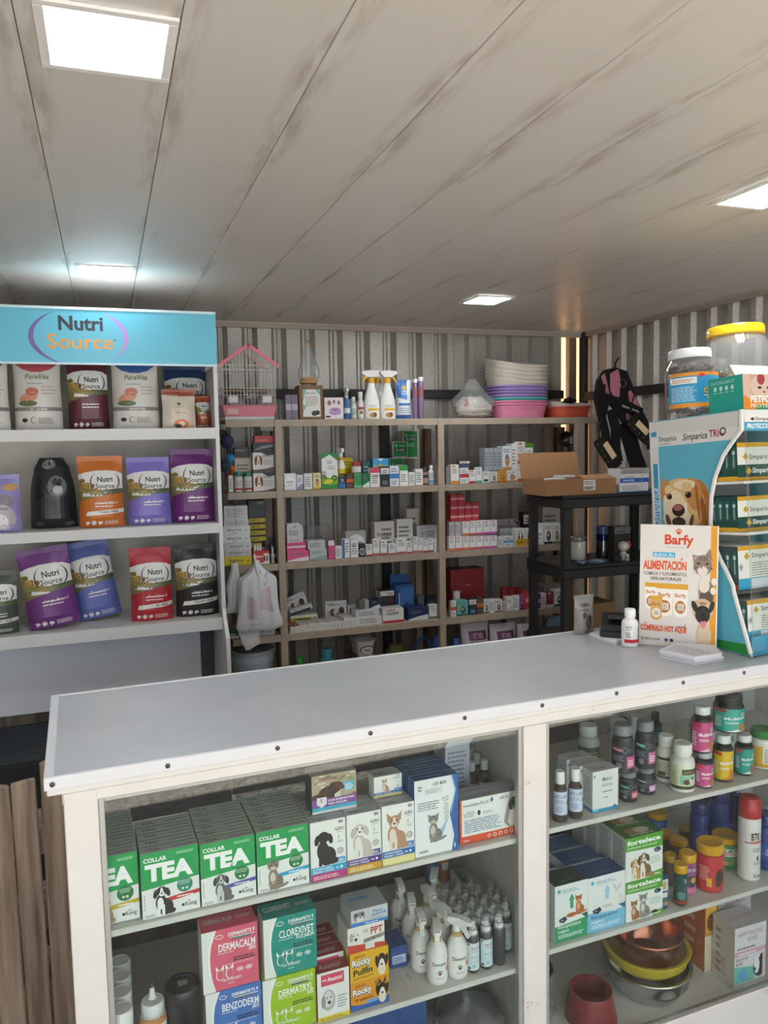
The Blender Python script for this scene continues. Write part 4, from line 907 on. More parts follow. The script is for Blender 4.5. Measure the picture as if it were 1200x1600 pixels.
cbottle('white capped jar with handwritten shoulder behind the syrup cartons', 901, 937, 1132, .24, zC, body='#c8ccc8', cap='#ecebe8', capr=.80, caph=.20, neck=.05, lab=PR(1.1).R(0, 0, 1, 1, '#4a5f48').L(.1, .2, .9, .85, 6, '#b8b07a').T('AT 40', .4, 1.02, .1, '#33363c', w=.4), lz=(.10, .60), shoulder=.14)
for i, (a, e, yt) in enumerate(((950, 981, 1124), (981, 1011, 1118))):
    cbottle(f'white capped bottle behind the dark stack, {"left" if i == 0 else "right"} of two', a, e, yt, .235, zC, body='#d9d9d6', cap='#d6d6d4', capr=.88, caph=.18, neck=.04, group='white capped bottles behind the dark stack')
def mul(bg, c2, pet, txt='Multivits'):
    p = PR(1.15).R(0, 0, 1, 1, bg); p.P([(0, .9), (.35, .84), (.35, .96), (0, 1)], '#d23b3b'); p.P([(.30, 0), (1, 0), (1, .30), (.6, .10)], c2); p.T(txt, .30, .52, .12, '#ffffff', w=.58, bold=.02, rot=3); p.C(.80, .76, .10, '#1f2022'); p.C(.80, .76, .085, '#f2f2f2'); p.E(.80, .76, .04, .06, '#3f8a4a'); p.L(.32, .36, .72, .46, 2, '#ffffff'); p.E(.78, .16, .14, .15, pet); p.E(.72, .30, .07, .09, pet); p.L(.04, .2, .24, .7, 6, '#ffffff')
    return p
GM = 'multivitamin bottles in the right case'
MU = {}
for k, a, e, yt, v, zk, bg, c2, pet, lb, cp, tx in (('p', 1085, 1115, 1173, .050, None, '#d64f8f', '#f3c8dc', '#a9793f', 'pink multivitamin bottle with grey cap, lower of two stacked', '#bfc1c4', 'Multivits'),
      ('y', 1113, 1146, 1147, .060, None, '#e7c21f', '#d97a2c', '#cf8a2c', 'yellow multivitamin bottle with white cap', '#efefee', 'Multivits'),
      ('t', 1147, 1178, 1147, .068, None, '#35a79c', '#dfeee8', '#9a6a40', 'teal multivitamin bottle with sitting dog and puppies', '#efefee', 'Multivits'),
      ('P', 1079, 1114, 1102, .050, 'p', '#d64f8f', '#f3c8dc', '#c07a4a', 'pink multivitamin bottle with white cap, upper of two stacked', '#efefee', 'Multivits'),
      ('T', 1113, 1163, 1084, .070, 'y', '#39b3a4', '#e6efe9', '#b98a50', 'large teal multivitamin bottle standing on top of the others', '#2c2c2e', 'Multivit')):
    zb = zC if not zk else MU[zk]+.0006
    o, u, r, h = cbottle(lb, a, e, yt, v, zb, body='#2c2c2e', cap=cp, capr=.74 if k != 'T' else .86, caph=.17, neck=.05, lab=mul(bg, c2, pet, tx), lz=(.05, .68), shoulder=.10, group=GM); MU[k] = zb+h
cbottle('white bottle with green lid and yellow label at the right edge', 1171, 1212, 1138, .075, zC, body='#f0efea', cap='#2f8a45', capr=.98, caph=.20, neck=.02, lab=PR(1.2).R(0, 0, 1, .9, '#e9e7dd').R(0, .0, 1, .14, '#e0a62c').R(.0, .14, .4, .8, '#e8b63a').L(.45, .2, .9, .75, 6, '#8a8a80').T('Flu', .6, .74, .1, '#c89a2c'), lz=(.06, .74), shoulder=.03)
# lying white bottle at the back right
o = bottle('vitamin_bottle', 'white bottle lying on its side behind the green lidded one', .022, .10, cw(1.80, .20, zC+.0985+.022), '#e6e6e4', '#f0f0ee', .8, .2, .04, lab=PR(1).R(0, 0, 1, 1, '#e9e9e7').L(.1, .1, .9, .9, 7, '#4a4a4a'), lz=(.1, .66))
o.rotation_euler = (0, math.radians(82), math.radians(20))
carton('medicine_carton', 'plain white carton under the lying bottle at the right edge', .10, .09, .098, cw(1.83, .17, zC), TH, None, '#d9d9d6', {'front': PR(1).R(.1, .6, .9, .8, '#8fa8c0').L(.1, .15, .9, .5, 4, '#9a9a9a')})
for i, u in enumerate((1.62, 1.68, 1.74)):
    bottle('syrup_bottle', f'dark bottle at the back of the upper right shelf, {ORD[i]} from the left', .021, .105, cw(u, .36, zC), '#33373b', '#3a4650', .6, .2, lab=PR(1).R(0, 0, 1, 1, '#3f6470').L(.1, .2, .9, .8, 4, '#9ab0b4'), lz=(.1, .6), group='dark bottles at the back', key='dbk')
# ---------------------------------------------------------------- right bay, middle shelf
def recup(c, animal, left):
    def f(w, h, d):
        p = PR(w/h); p.R(0, 0, 1, 1, '#eef1f2'); p.P([(0, 0), (1, 0), (1, .34), (.72, .30), (0, .36)] if not left else [(0, 0), (1, 0), (1, .34), (.72, .32), (0, .28)], c); p.P([(.80, .40), (1, .42), (1, .30)], '#2a6f9c' if not left else '#2f6a48')
        p.T('Recuperation', .09, .235, .068, '#1f5c86' if not left else '#e8f4ea', w=.70, bold=.012); p.T('oxígeno' if not left else 'oxígeno', .09, .155, .06, '#eaf6fb', w=.34, bold=.01); p.L(.10, .06, .9, .13, 3, '#eaf4f8')
        p.P([(.12, .40), (.32, .44), (.37, .37), (.26, .32), (.14, .35)], '#20333f'); p.T('vpc', .18, .365, .03, '#ffffff'); p.P([(.46, .55), (.46, .70), (.42, .70), (.51, .82), (.60, .70), (.56, .70), (.56, .55)], '#a9d4e8' if not left else '#3fa878')
        if animal == 'dog': dog_sit(p, .78, .40, .38, '#e6e3de', '#f2f0ec', '#d6d2cb', 'point'); p.E(.52, .43, .14, .035, '#d9d5cf')
        else: cat_sit(p, .72, .41, .36, '#c4743a', '#e3b48a', '#8a4a22'); p.E(.50, .44, .16, .04, '#b9682f')
        p.C(.12, .90, .035, '#4fb0d8'); p.L(.22, .86, .75, .93, 2, '#8fb8cc')
        t = PR(w/d); t.R(0, 0, 1, 1, '#1d4f82' if not left else '#23402f'); t.R(0, .92, 1, .97, '#9fb8cc'); t.L(.3, .2, .7, .28, 1, '#5f8fb8')
        return {'front': p, 'top': t}
    return f
uc, w1, h1 = cfit(866, 917, 1380, 1475, zD, .05)
carton('oxygen_food_box', 'white and green box with orange cats and dark green top', w1, .075, h1, cw(uc+.002, .05, zD), TH, {'top': '#23402f'}, '#e9eceb', recup('#2fa06a', 'cat', True)(w1, h1, .075), 'box', 'recuperation boxes')
uc2, w2, h2 = cfit(918.5, 976.5, 1366.5, 1459, zD, .05)
for i in range(3):
    carton('oxygen_food_box', 'white and light blue box with white dog and blue top, ' + ['front', 'middle', 'rear'][i] + ' of its row', w2, .074, h2, cw(uc2-.016*i, .05+.076*i, zD), TH, {'top': '#1d4f82'}, '#e3eaef', recup('#7fc4e6', 'dog', False)(w2, h2, .074) if 'rec' not in _mc else None, 'box', 'recuperation boxes', 'rec')
carton('oxygen_food_box', 'dark green topped box behind the orange cats box', w1*.72, .075, h1, cw(uc-.028, .128, zD), TH, {'top': '#1f4a6e'}, '#dfe4e6', None, 'box', 'recuperation boxes')
def forta(animal):
    def f(w, h, d):
        p = PR(w/h); p.R(0, 0, 1, 1, '#f1f3f0'); p.P([(0, .70), (1, .66), (1, 1), (0, 1)], '#55a632'); p.T('fortalece', .04, .83, .105, '#ffffff', w=.90, bold=.035); p.T('DEFENSAS NATURALES', .05, .735, .05, '#e6f2df', w=.80, bold=.01)
        p.E(.86, .60, .10, .06, '#1f3f5c'); p.T('vpc', .80, .58, .035, '#ffffff'); p.P([(.72, 0), (1, 0), (1, .13), (.72, .10)], '#6ab23c'); p.L(.62, .30, .95, .48, 4, '#b4c4b8'); p.C(.56, .44, .04, '#d8ddd8'); p.L(.75, .03, .96, .08, 1, '#ffffff')
        if animal == 'dog': dog_sit(p, .26, .02, .50, '#c99a5a', '#efe0c6', '#8a5f34'); dog_sit(p, .48, .02, .60, '#8a6a48', '#efe6d8', '#5a4028'); p.E(.66, .06, .12, .05, '#a8855a')
        else: cat_sit(p, .22, .02, .50, '#b0703a', '#e3c7a4', '#6a4020'); cat_sit(p, .46, .02, .62, '#9a978f', '#e0dcd4', '#55524c'); p.E(.78, .10, .09, .04, '#33302c')
        t = PR(w/d); t.R(0, 0, 1, 1, '#4a7a38'); t.E(.4, .5, .22, .3, '#a88a68'); t.E(.6, .5, .2, .25, '#d8ccb8'); t.T('fortalece', .2, .1, .18, '#cfe0c6', w=.6, bold=.03)
        s = PR(d/h); s.R(0, 0, 1, 1, '#c9cbc8'); s.L(.1, .06, .9, .94, 16, '#85888a', .5); s.R(.02, 0, .06, 1, '#f1f3f0')
        return {'front': p, 'top': t, 'left': s}
    return f
uc, w3, _ = cfit(978, 1035, 1372, 1442, zD, .05)
zm = ctr(1007, 1372, .05)[2]; zt = ctr(1006, 1305, .05)[2]
for i in range(4):
    carton('defence_food_box', f'green and white fortalece box with kittens, lower row, {ORD[i]} from the glass', w3, .058, zm-zD, cw(uc, .05+.0595*i, zD), TH, {'top': '#4a7a38', 'left': '#c9cbc8'}, '#e9ebe8', forta('cat')(w3, zm-zD, .058) if 'fc' not in _mc else None, 'box', 'fortalece boxes', 'fc')
for i in range(4):
    carton('defence_food_box', f'green and white fortalece box with dogs, upper row, {ORD[i]} from the glass', w3, .058, zt-zm-.0005, cw(uc-.002, .05+.0595*i, zm+.0005), TH, {'top': '#4a7a38', 'left': '#c9cbc8'}, '#e9ebe8', forta('dog')(w3, zt-zm, .058) if 'fd' not in _mc else None, 'box', 'fortalece boxes', 'fd')
u0 = uc+w3/2
carton('treat_box', 'small dark blue box with a dog between fortalece and fish food tubs', .026, .04, .093, cw(u0+.0145, .06, zD), TH, None, '#2f4f7f', {'front': PR(.3).R(0, .55, 1, .9, '#c8d8e6').E(.5, .72, .3, .13, '#c9a878').R(.1, .35, .9, .5, '#e6e6e6').R(.1, .1, .45, .22, '#4f9ad8').R(.55, .1, .9, .22, '#e0a030').L(.1, .25, .9, .33, 2, '#6fae5a')})
Y = '#e2ac1c'; GF = 'fish food tubs with yellow lids'
def tub(label, x0, x1, yt, v, body, lab, caph=.20, group=GF):
    return cbottle(label, x0, x1, yt, v, zD, body=body, cap=Y, capr=1.0, caph=caph, neck=.01, lab=lab, lz=(.05, .76), shoulder=.01, group=group, cat='tub', name='fish_food_tub')
tub('dark teal fish food tub with yellow lid, Te lettering', 1052, 1074, 1349, .048, '#1f4a4c', PR(1.2).R(0, 0, 1, 1, '#1f4f52').T('Te', .62, .72, .16, '#e6efe6', w=.2, bold=.02).E(.5, .3, .3, .15, '#5a8a86').R(0, 0, 1, .12, '#a83a30'))
tub('pink fish food tub with yellow lid', 1060, 1088, 1331, .082, '#c9659a', PR(1.2).R(0, 0, 1, 1, '#9a5a8a').R(0, .0, 1, .18, '#d67aa8').T('GUPPY MIN', .3, .74, .13, '#f0dce8', w=.55, bold=.01).E(.6, .42, .35, .2, '#4a5560').E(.7, .45, .15, .1, '#d8a03a'))
tub('red fish food tub with yellow lid and rooster picture', 1087, 1131, 1314, .060, '#cf3a3f', PR(1.1).R(0, 0, 1, 1, '#d03c42').E(.72, .40, .16, .26, '#2f3f38').E(.78, .62, .07, .10, '#a8322c').L(.1, .3, .4, .75, 8, '#f0c8b8').R(.32, .12, .46, .38, '#e8c030').E(.66, .2, .12, .08, '#58402c'))
tub('green turtle food tub with yellow lid', 1111, 1155, 1302, .132, '#5a9a4f', PR(1.1).R(0, 0, 1, 1, '#3f9a4f').P([(0, .58), (1, .52), (1, .86), (0, .92)], '#e3ead8').T('TURTLE', .28, .72, .13, '#5a4a3a', w=.62, bold=.03).T('STICKS', .36, .60, .10, '#d04a2c', w=.44, bold=.03).E(.72, .36, .18, .13, '#8f9a7a').E(.4, .25, .12, .1, '#c89a5a').E(.5, .1, .2, .06, '#2f6a3a'))
tub('yellow lidded blue tub behind the fortalece boxes', 1012, 1042, 1268, .365, '#3a78b8', None, .24)
for i, (a, e, yt, v) in enumerate(((1046, 1074, 1310, .21), (1037, 1058, 1334, .135), (1026, 1052, 1300, .28), (1060, 1082, 1292, .315))):
    tub(f'yellow lidded tub in the cluster behind the pink one, {ORD[i]} of four', a, e, yt, v, '#7a6a58', None, .22, 'yellow lidded tubs behind')
# spray can with red cap
u, r, hc_ = cb_fit(1153, 1190, 1243, .060, zD); kz = hc_/.177
o = MB().lathe([(r*.95, 0, '#b9b9b9'), (r, .004*kz, '#ece9e6'), (r, .128*kz, '#ece9e6'), (r*.96, .133*kz, '#ece9e6'), (r*.9, .136*kz, '#c9c9c9')], 24).build('spray_can', PLAST, None, cw(u, .060+r, zD), TH, smooth=40, label='tall white spray can with red cap marked BTK', cat='spray can')
MB().lathe([(r*.98, .1345*kz, '#bf2f33'), (r*.99, .140*kz, '#bf2f33'), (r*.98, .163*kz, '#bf2f33'), (r*.80, .175*kz, '#bf2f33'), (r*.5, .177*kz, '#9c2428'), (r*.45, .171*kz, '#9c2428'), (.0003, .171*kz, '#9c2428')], 24).build('cap', PLAST, o, smooth=35)
PR(1.0).R(.0, .64, 1, .66, '#b8463c').T('BTK', .24, .70, .12, '#33302e', w=.36, bold=.03).T('30', .64, .70, .07, '#33302e', bold=.01).R(.24, .665, .8, .68, '#d04a3c').L(.3, .5, .7, .58, 2, '#8a8a8a').C(.5, .38, .045, '#44403c').L(.33, .28, .72, .33, 2, '#8a8a8a').T('Konig', .36, .05, .06, '#55504c', w=.3, bold=.01).build('label_print', wrapfn(r, 0, -160, -20, .004*kz, .128*kz), PAPER, o, du=.06)
for i, (uu, vv) in enumerate(((1.945, .115), (1.94, .19), (1.885, .235), (1.822, .25), (1.945, .265), (1.945, .338))):
    bottle('spray_can', f'dark blue can at the right end of the middle shelf, {ORD[i]} from the glass', .030, .165+.02*(i % 3), cw(uu, vv, zD), '#23408a', '#1c3272', .9, .18, .02, lab=PR(1).R(0, .2, 1, .6, '#3558a8').L(.2, .3, .8, .5, 3, '#b8c4e0'), lz=(.1, .75), group='dark blue cans', key=f'blc{i%3}', cat='spray can')
for i, uu in enumerate((1.36, 1.44, 1.50)):
    bottle('fish_food_tub', f'tall dark canister at the back of the middle shelf, {ORD[i]} from the left', .026, .15, cw(uu+.06, .36, zD), '#3a3a3c', '#4a4a4c', .9, .2, .02, key='bkc', cat='tub', group='dark canisters at the back')
# ---------------------------------------------------------------- right bay, floor
def on(px, py, v): return ctr(px, py, v)[0]
o = bowl('pet_bowl', 'large polished steel bowl under the yellow one', .121, .082, cw(1.556, .163, zE), '#d2d2d2', STEEL, base=.72, flare=.75)
b = bowl('pet_bowl', 'yellow wide-rimmed bowl in the middle of the stack', .121, .060, cw(1.548, .163, zE+.075), '#c9b52a', None, base=.66, flare=.8)
b2 = bowl('pet_bowl', 'copper coloured bowl on top of the yellow one', .100, .085, cw(1.551, .163, zE+.096), '#d08a6c', STEEL, base=.68, flare=.7)
wrapfilm('film_wrap', '', .098, .05, (0, 0, .045), 9, b2, WRAP2)
bowl('pet_bowl', 'dark red plastic bowl with a white sticker', .057, .080, cw(1.334, .130, zE), '#8f3236', None, base=1.26, flare=.5)
o = bpy.data.objects['pet_bowl.006'] if 'pet_bowl.006' in bpy.data.objects else None
MB().box(-.012, .012, -.006, .006, .0068, .0074, '#d9d0cc').build('sticker', PAPER, [q for q in bpy.data.objects if q.get('label') == 'dark red plastic bowl with a white sticker'][0])
b = bowl('pet_bowl', 'black bowl in clear film at the left of the right bay', .055, .12, cw(1.205, .22, zE), '#2a2b2d', None, base=.8); wrapfilm('film_wrap', '', .062, .13, (0, 0, .001), 13, b)
bowl('pet_bowl', 'grey steel bowl beneath the black film wrapped bowl side', .05, .05, cw(1.150, .41, zE), '#9a9a9a', STEEL, base=.8)
carton('bone_box', 'tall orange box with yellow window behind the bone box', .045, .12, .275, cw(on(1112, 1480, .145)-.004, .145, zE), TH, {'left': '#c4642c', 'front': '#dd9a34'}, '#d98a2e', {'front': PR(.2).R(.1, .45, .9, .95, '#e8b54a').E(.5, .55, .35, .1, '#7a4a2c').R(0, 0, 1, .40, '#ead9bd'), 'left': PR(.55).R(0, 0, 1, 1, '#c4642c').L(.3, .1, .7, .9, 6, '#e8b08a')})
def hunt(w, h, d):
    p = PR(w/h); p.R(0, 0, 1, 1, '#e3dfe3'); p.P([(0, .08), (.65, .08), (.65, .30), (0, .36)], '#6fc4b4'); p.R(0, .52, 1, .60, '#d8a8c4'); p.T('HAPPY HUNTING', .10, .84, .075, '#b08a9c', w=.80, bold=.015); p.T('BONE', .42, .74, .075, '#b08a9c', w=.3, bold=.015); p.L(.08, .63, .75, .68, 1, '#44444a'); p.L(.1, .54, .8, .58, 1, '#ffffff'); p.T('HEALTHY PET', .05, .44, .05, '#44444a', w=.40, bold=.01); p.T('BONES', .05, .37, .05, '#44444a', w=.22, bold=.01)
    p.E(.80, .26, .20, .16, '#22262a'); p.E(.72, .30, .09, .14, '#efefef'); p.E(.66, .24, .04, .03, '#22262a'); p.E(.88, .42, .07, .06, '#22262a'); p.C(.28, .20, .09, '#5fa8d8'); p.R(0, 0, 1, .08, '#e3e8ea'); p.L(.1, .02, .8, .06, 1, '#6a6a70'); p.R(.90, .14, 1, .5, '#d8c4c8')
    s = PR(d/h); s.R(0, 0, 1, 1, '#ddd2c6'); s.T('HAPPY HUNTING', .62, .1, .35, '#b0706a', w=.62, rot=90, bold=.01); s.L(.15, .1, .4, .9, 6, '#9a8a80')
    t = PR(w/d); t.R(0, 0, 1, 1, '#cfc9d0'); t.T('HAPPY HUNTING BONE', .1, .4, .2, '#b09aa8', w=.8, bold=.01)
    return {'front': p, 'left': s, 'top': t}
a = ctr(1152, 1500, .045)[0]
carton('bone_box', 'white chew bone box with black and white dog at the right picture edge', .115, .085, .182, cw(a+.0575, .054, zE), TH-.02, {'left': '#ddd2c6', 'top': '#cfc9d0'}, '#e3dfe3', hunt(.115, .182, .085))
carton('bone_box', 'pale box behind the chew bone box', .13, .09, .22, cw(a+.105, .16, zE), TH, None, '#c9c4c8', {'front': PR(.7).T('BONES', .2, .8, .1, '#a88a90', w=.6, bold=.02)})
# ---------------------------------------------------------------- the beige rack on the back wall
YR = 4.10; RD = .40
M_RACK = noisemat('beige_painted_steel', [(.3, '#a19282'), (.7, '#b0a08d')], (5, 5, 5), 3, 4, .5)
SHZ = {1: 1.751, 2: 1.375, 3: .989, 4: .601, 5: .20}
rack = empty('storage_rack', (0, YR, 0), 0, 'tall beige open metal rack with five shelves along the back wall', 'rack')
PX = [(.84, .878), (1.769, 1.808), (2.679, 2.735)]
def rb(name, x0, x1, y0, y1, z0, z1, ch=.002): return MB().box(x0, x1, y0, y1, z0, z1, '#ffffff', ch=ch).build(name, M_RACK, rack)
for a, z in PX:
    rb('post', a, z, -.004, .034, -.08, 1.752); rb('rear_post', a, z, RD-.036, RD, -.08, 1.70)
rb('rear_post', .585, .615, RD-.036, RD, -.08, 1.70)
for s, z in SHZ.items():
    for a, e in ((.586, .8395), (.8785, 1.7685), (1.8085, 2.6785)):
        sh = rb('shelf', a, e, .002, RD-.037, z-.013, z-.0008)
        MB().box(a, e, 0, .0018, z-.037, z-.0008, '#ffffff', ch=.0005).build('shelf_lip', M_RACK, sh)
rb('shelf', 2.7355, 2.83, .002, RD-.037, SHZ[1]-.036, SHZ[1]-.0008)
BAY = {'L': 'left bay', 'M': 'middle bay', 'R': 'right bay'}
SHN = {1: 'top shelf', 2: 'second shelf', 3: 'third shelf', 4: 'fourth shelf', 5: 'bottom shelf'}
def rfit(x0, x1, yt, zb, v):
    Y = YR+v; ym = yt+12
    a = atY(x0, ym, Y)[0]; b = atY(x1, ym, Y)[0]; zt = atY((x0+x1)/2, yt, Y)[2]
    return (a+b)/2, b-a, max(zt-zb, .012)
# small print layouts for medicine cartons
def lay(style, c, c2, w, h, d, txt=None, seed=0):
    p = PR(w/h); q = random.Random(seed); g = '#6f7478'; p.R(0, 0, 1, 1, c)
    if style == 'foot': p.R(0, 0, 1, .16, c2); p.L(.15, .55, .85, .82, 3, g); p.R(.15, .86, .6, .93, c2)
    elif style == 'head': p.R(0, .74, 1, 1, c2); p.L(.15, .2, .85, .62, 4, g)
    elif style == 'swoosh': p.P([(0, 0), (1, 0), (1, .42), (.5, .30), (0, .10)], c2); p.L(.12, .55, .8, .85, 3, g)
    elif style == 'side': p.R(0, 0, .28, 1, c2); p.L(.36, .3, .92, .85, 4, g)
    elif style == 'pet': p.R(0, 0, 1, .12, c2); p.E(.55, .38, .26, .24, c2); p.E(.5, .50, .18, .16, '#8a6a4a'); p.E(.5, .44, .08, .06, '#e6dccf'); p.E(.5, .46, .03, .025, '#1c1c1c'); p.L(.1, .74, .9, .92, 2, g)
    elif style == 'band': p.R(0, .38, 1, .62, c2); p.L(.15, .7, .85, .92, 2, g); p.L(.15, .1, .8, .3, 2, g)
    elif style == 'oval': p.E(.5, .5, .42, .34, '#f3f3f1'); p.T(txt or 'aaaa', .5, .44, .16, '#55595e', w=.6, al='c', bold=.01); p.L(.3, .28, .7, .38, 1, g)
    elif style == 'plain': p.L(.12, .2, .88, .85, 5, g)
    elif style == 'dark': p.R(0, .62, 1, .92, '#dedede'); p.L(.15, .67, .85, .86, 2, '#33363a'); p.R(.2, .1, .8, .3, c2)
    elif style == 'vials': 
        for x in (.32, .68): p.R(x-.1, .30, x+.1, .58, '#5a3a22'); p.R(x-.05, .58, x+.05, .72, '#5a3a22'); p.R(x-.06, .70, x+.06, .76, '#2e2a28')
        p.R(0, 0, 1, .40, c2); p.R(.2, .16, .8, .24, '#8a6a1a'); p.L(.15, .84, .6, .94, 1, g)
    if txt and style != 'oval': p.T(txt, .5, .60 if style in ('foot', 'plain', 'swoosh') else .52, .13, '#33373c', al='c', bold=.012, maxw=.84)
    return {'front': p}
cnt_row = {}
def med(sh, bay, x0, x1, yt, style, c='#e6e6e3', c2='#c9403c', v=.03, zb=None, desc=None, txt=None, d=None, rz=0.0, name='medicine_carton', row='front row', h=None, top=None):
    z = SHZ[sh] if zb is None else zb
    xc, w, hh = rfit(x0, x1, yt, z, v)
    if h: hh = h
    d = d or min(max(w*.8, .03), .09)
    k = (sh, bay, row); cnt_row[k] = cnt_row.get(k, 0)+1
    lb = desc if desc and ('of the ' in desc or ' on ' in desc or 'behind' in desc) else f'{desc or "white medicine carton"}, {ORD[cnt_row[k]-1]} in {row}, {SHN[sh]}, {BAY[bay]}'
    w2 = w-.0016
    return carton(name, lb, w2, d, hh, (xc, YR+v, z+.0003), rz, {'top': top or c}, c, lay(style, c, c2, w2, hh, d, txt, int(x0*7+yt)), 'box', f'{SHN[sh]} {bay}'.replace(' L', ' left bay cartons').replace(' M', ' middle bay cartons').replace(' R', ' right bay cartons'))
# --- second shelf, middle bay
R2 = [(444, 463, 740, 'oval', '#e3e3e6', '#a9a3c4', 'white and lilac carton'), (463.5, 474, 742, 'swoosh', '#d9d8e0', '#8a84a8', 'narrow lilac carton'), (475, 488, 740, 'plain', '#e3e3e2', '#888888', 'plain white carton'), (489, 501.5, 739, 'pet', '#e6d9a6', '#d9ac2c', 'yellow carton with a dog')]
for x0, x1, yt, st, c, c2, ds in R2: med(2, 'M', x0, x1, yt, st, c, c2, desc=ds)
def leafbox(w, h, d):
    p = PR(w/h); p.P([(0, 1), (0, .84), (.5, .96), (1, .78), (1, 1)], '#2f8f46'); p.P([(0, 0), (1, 0), (1, .34), (.45, .30), (0, .42)], '#7fb52c'); p.P([(0, 0), (1, 0), (1, .14), (.5, .10), (0, .16)], '#2f8f46'); p.T('BOMBOVIN', .26, .28, .12, '#4a5258', w=.46, rot=90, bold=.015); p.T('G10', .34, .70, .09, '#4a5258', w=.3, bold=.01); p.L(.36, .55, .9, .66, 3, '#8a9a90'); p.C(.76, .30, .08, '#1f5c34'); p.C(.76, .30, .04, '#9fc050'); p.E(.4, .2, .3, .06, '#d8d83a', 12)
    return {'front': p}
xc, w_, h_ = rfit(502.5, 527.5, 708, SHZ[2], .03)
carton('medicine_carton', 'large white and green leaf swirl carton on the second shelf', w_, .06, h_, (xc, YR+.03, SHZ[2]), 0, {'top': '#2f8f46'}, '#e9ebe6', leafbox(w_, h_, .06))
def rbottle(label, sh, x, w, yt, v=.03, zb=None, **kw):
    z = SHZ[sh] if zb is None else zb
    xc, ww, hh = rfit(x-w/2, x+w/2, yt, z, v)
    return bottle(kw.pop('name', 'medicine_bottle'), label, ww/2*.98, hh, (xc, YR+v+ww/2, z+.0003), seg=14, ridged=False, **kw)
def rspray(label, sh, x, w, yt, v, body, head, lab=None, rz=0.0, zb=None, collar='#e0a52c'):
    z = SHZ[sh] if zb is None else zb
    xc, ww, hh = rfit(x-w/2, x+w/2, yt, z, v)
    o = trigger('spray_bottle', label, (xc, YR+v+ww/2, z+.0003), rz, hh, ww/2, body, head, collar)
    if lab: lab.build('label_print', wrapfn(ww/2, 0, -160-math.degrees(rz), -20-math.degrees(rz), .012, .078*hh/.165), PAPER, o, du=.06)
    return o
carton('medicine_carton', 'blue carton under the yellow spray on the second shelf', .040, .05, .062, (atY(534.5, 750, YR+.03)[0], YR+.03, SHZ[2]), 0, None, '#3f74b0', {'front': PR(.8).R(0, .45, 1, 1, '#33383f').T('2M', .3, .55, .3, '#b8c8d8', w=.4, bold=.02)})
rspray('yellow labelled spray bottle standing behind the blue carton', 2, 534.5, 13, 699, .09, '#e6e3d6', '#ecece9', PR(1).R(0, 0, 1, 1, '#d9c22c').R(.2, .3, .8, .7, '#3a3a34').L(.25, .35, .75, .65, 3, '#e6d95a'), math.radians(-70))
carton('medicine_carton', 'yellow flat pack leaning behind the yellow spray', .07, .02, .165, (atY(543, 730, YR+.16)[0], YR+.16, SHZ[2]), .2, None, '#c9b62a', {'front': PR(.45).L(.1, .3, .9, .9, 7, '#5a5420')})
med(2, 'M', 541, 552.5, 740, 'band', '#5e2f28', '#d0602f', desc='dark red carton')
med(2, 'M', 553, 565.5, 739, 'foot', '#3f9a58', '#7fc08a', desc='light green carton')
med(2, 'M', 566, 578, 740, 'swoosh', '#23764a', '#dfe8df', desc='dark green carton')
rbottle('white jar with red lid behind the light green carton', 2, 559, 15, 722, .09, body='#e3e0da', cap='#b8443c', capr=.98, caph=.16, neck=.01, shoulder=.02, lab=PR(1.2).R(0, 0, 1, 1, '#e9e5de').R(.1, .5, .9, .7, '#b5453f').L(.2, .1, .8, .4, 3, '#8a8a8a'), lz=(.1, .8), cat='jar', name='medicine_jar')
med(2, 'M', 578.5, 593.5, 731, 'head', '#e8e3e2', '#cf4f62', desc='white carton with pink top', txt='TABS')
med(2, 'M', 594.5, 608.5, 729, 'dark', '#2e3238', '#6a7076', desc='black carton with white panel')
med(2, 'M', 609, 623.5, 728, 'band', '#dcdfe4', '#3f7fc4', desc='white and blue dog carton')
med(2, 'M', 624.5, 637.5, 727, 'head', '#e6e8e2', '#3f9a48', desc='white carton with green top')
med(2, 'M', 638.5, 648.5, 738, 'plain', '#dfe0da', desc='small white carton')
med(2, 'M', 649, 661, 733, 'plain', '#e6e6e1', desc='taller white carton')
rbottle('dark pink and black bottle near the right end of the second shelf', 2, 666, 10, 730, .03, body='#6a4a4a', cap='#44464a', lab=PR(1).R(0, 0, 1, 1, '#b98a86').R(0, .5, 1, .8, '#33363a'), lz=(.1, .7))
rbottle('white bottle with blue foot at the right end of the second shelf', 2, 675, 8.5, 727, .03, body='#e6e6e4', cap='#e6e6e4', lab=PR(1).R(0, 0, 1, .3, '#6fa8cc').L(.1, .4, .9, .9, 4, '#7a8088'), lz=(.06, .7))
carton('snack_pack', 'blue and yellow snack pack behind the pink topped carton', .095, .04, .155, (atY(595, 730, YR+.12)[0], YR+.12, SHZ[2]), 0, None, '#4a9fcf', {'front': PR(.6).T('brillos', .08, .66, .12, '#e8d24a', w=.84, bold=.05).P([(.3, 1), (.7, 1), (.5, .9)], '#f2f2ee')})
carton('medicine_carton', 'dark teal carton behind the dark green one', .045, .05, .14, (atY(572, 730, YR+.13)[0], YR+.13, SHZ[2]), 0, None, '#2f5a5c', {'front': PR(.4).L(.2, .3, .8, .9, 4, '#8ab0b0')})
def gsign(w, h, tall):
    p = PR(w/h); p.R(.03, .03, .97, .97, '#1f7a3f'); p.C(.22, .82 if tall else .74, .06*(w/h)*1.4, '#7fb88a'); p.L(.42, .78 if tall else .68, .85, .88 if tall else .84, 1, '#7fb88a'); p.R(.1, .62 if tall else .36, .9, .74 if tall else .56, '#2c3a33'); p.T('SUIN', .2, .64 if tall else .40, .08 if tall else .12, '#c8d0ca', w=.6, bold=.01)
    if tall: p.L(.3, .42, .8, .56, 2, '#9fc8a8')
    return {'front': p}
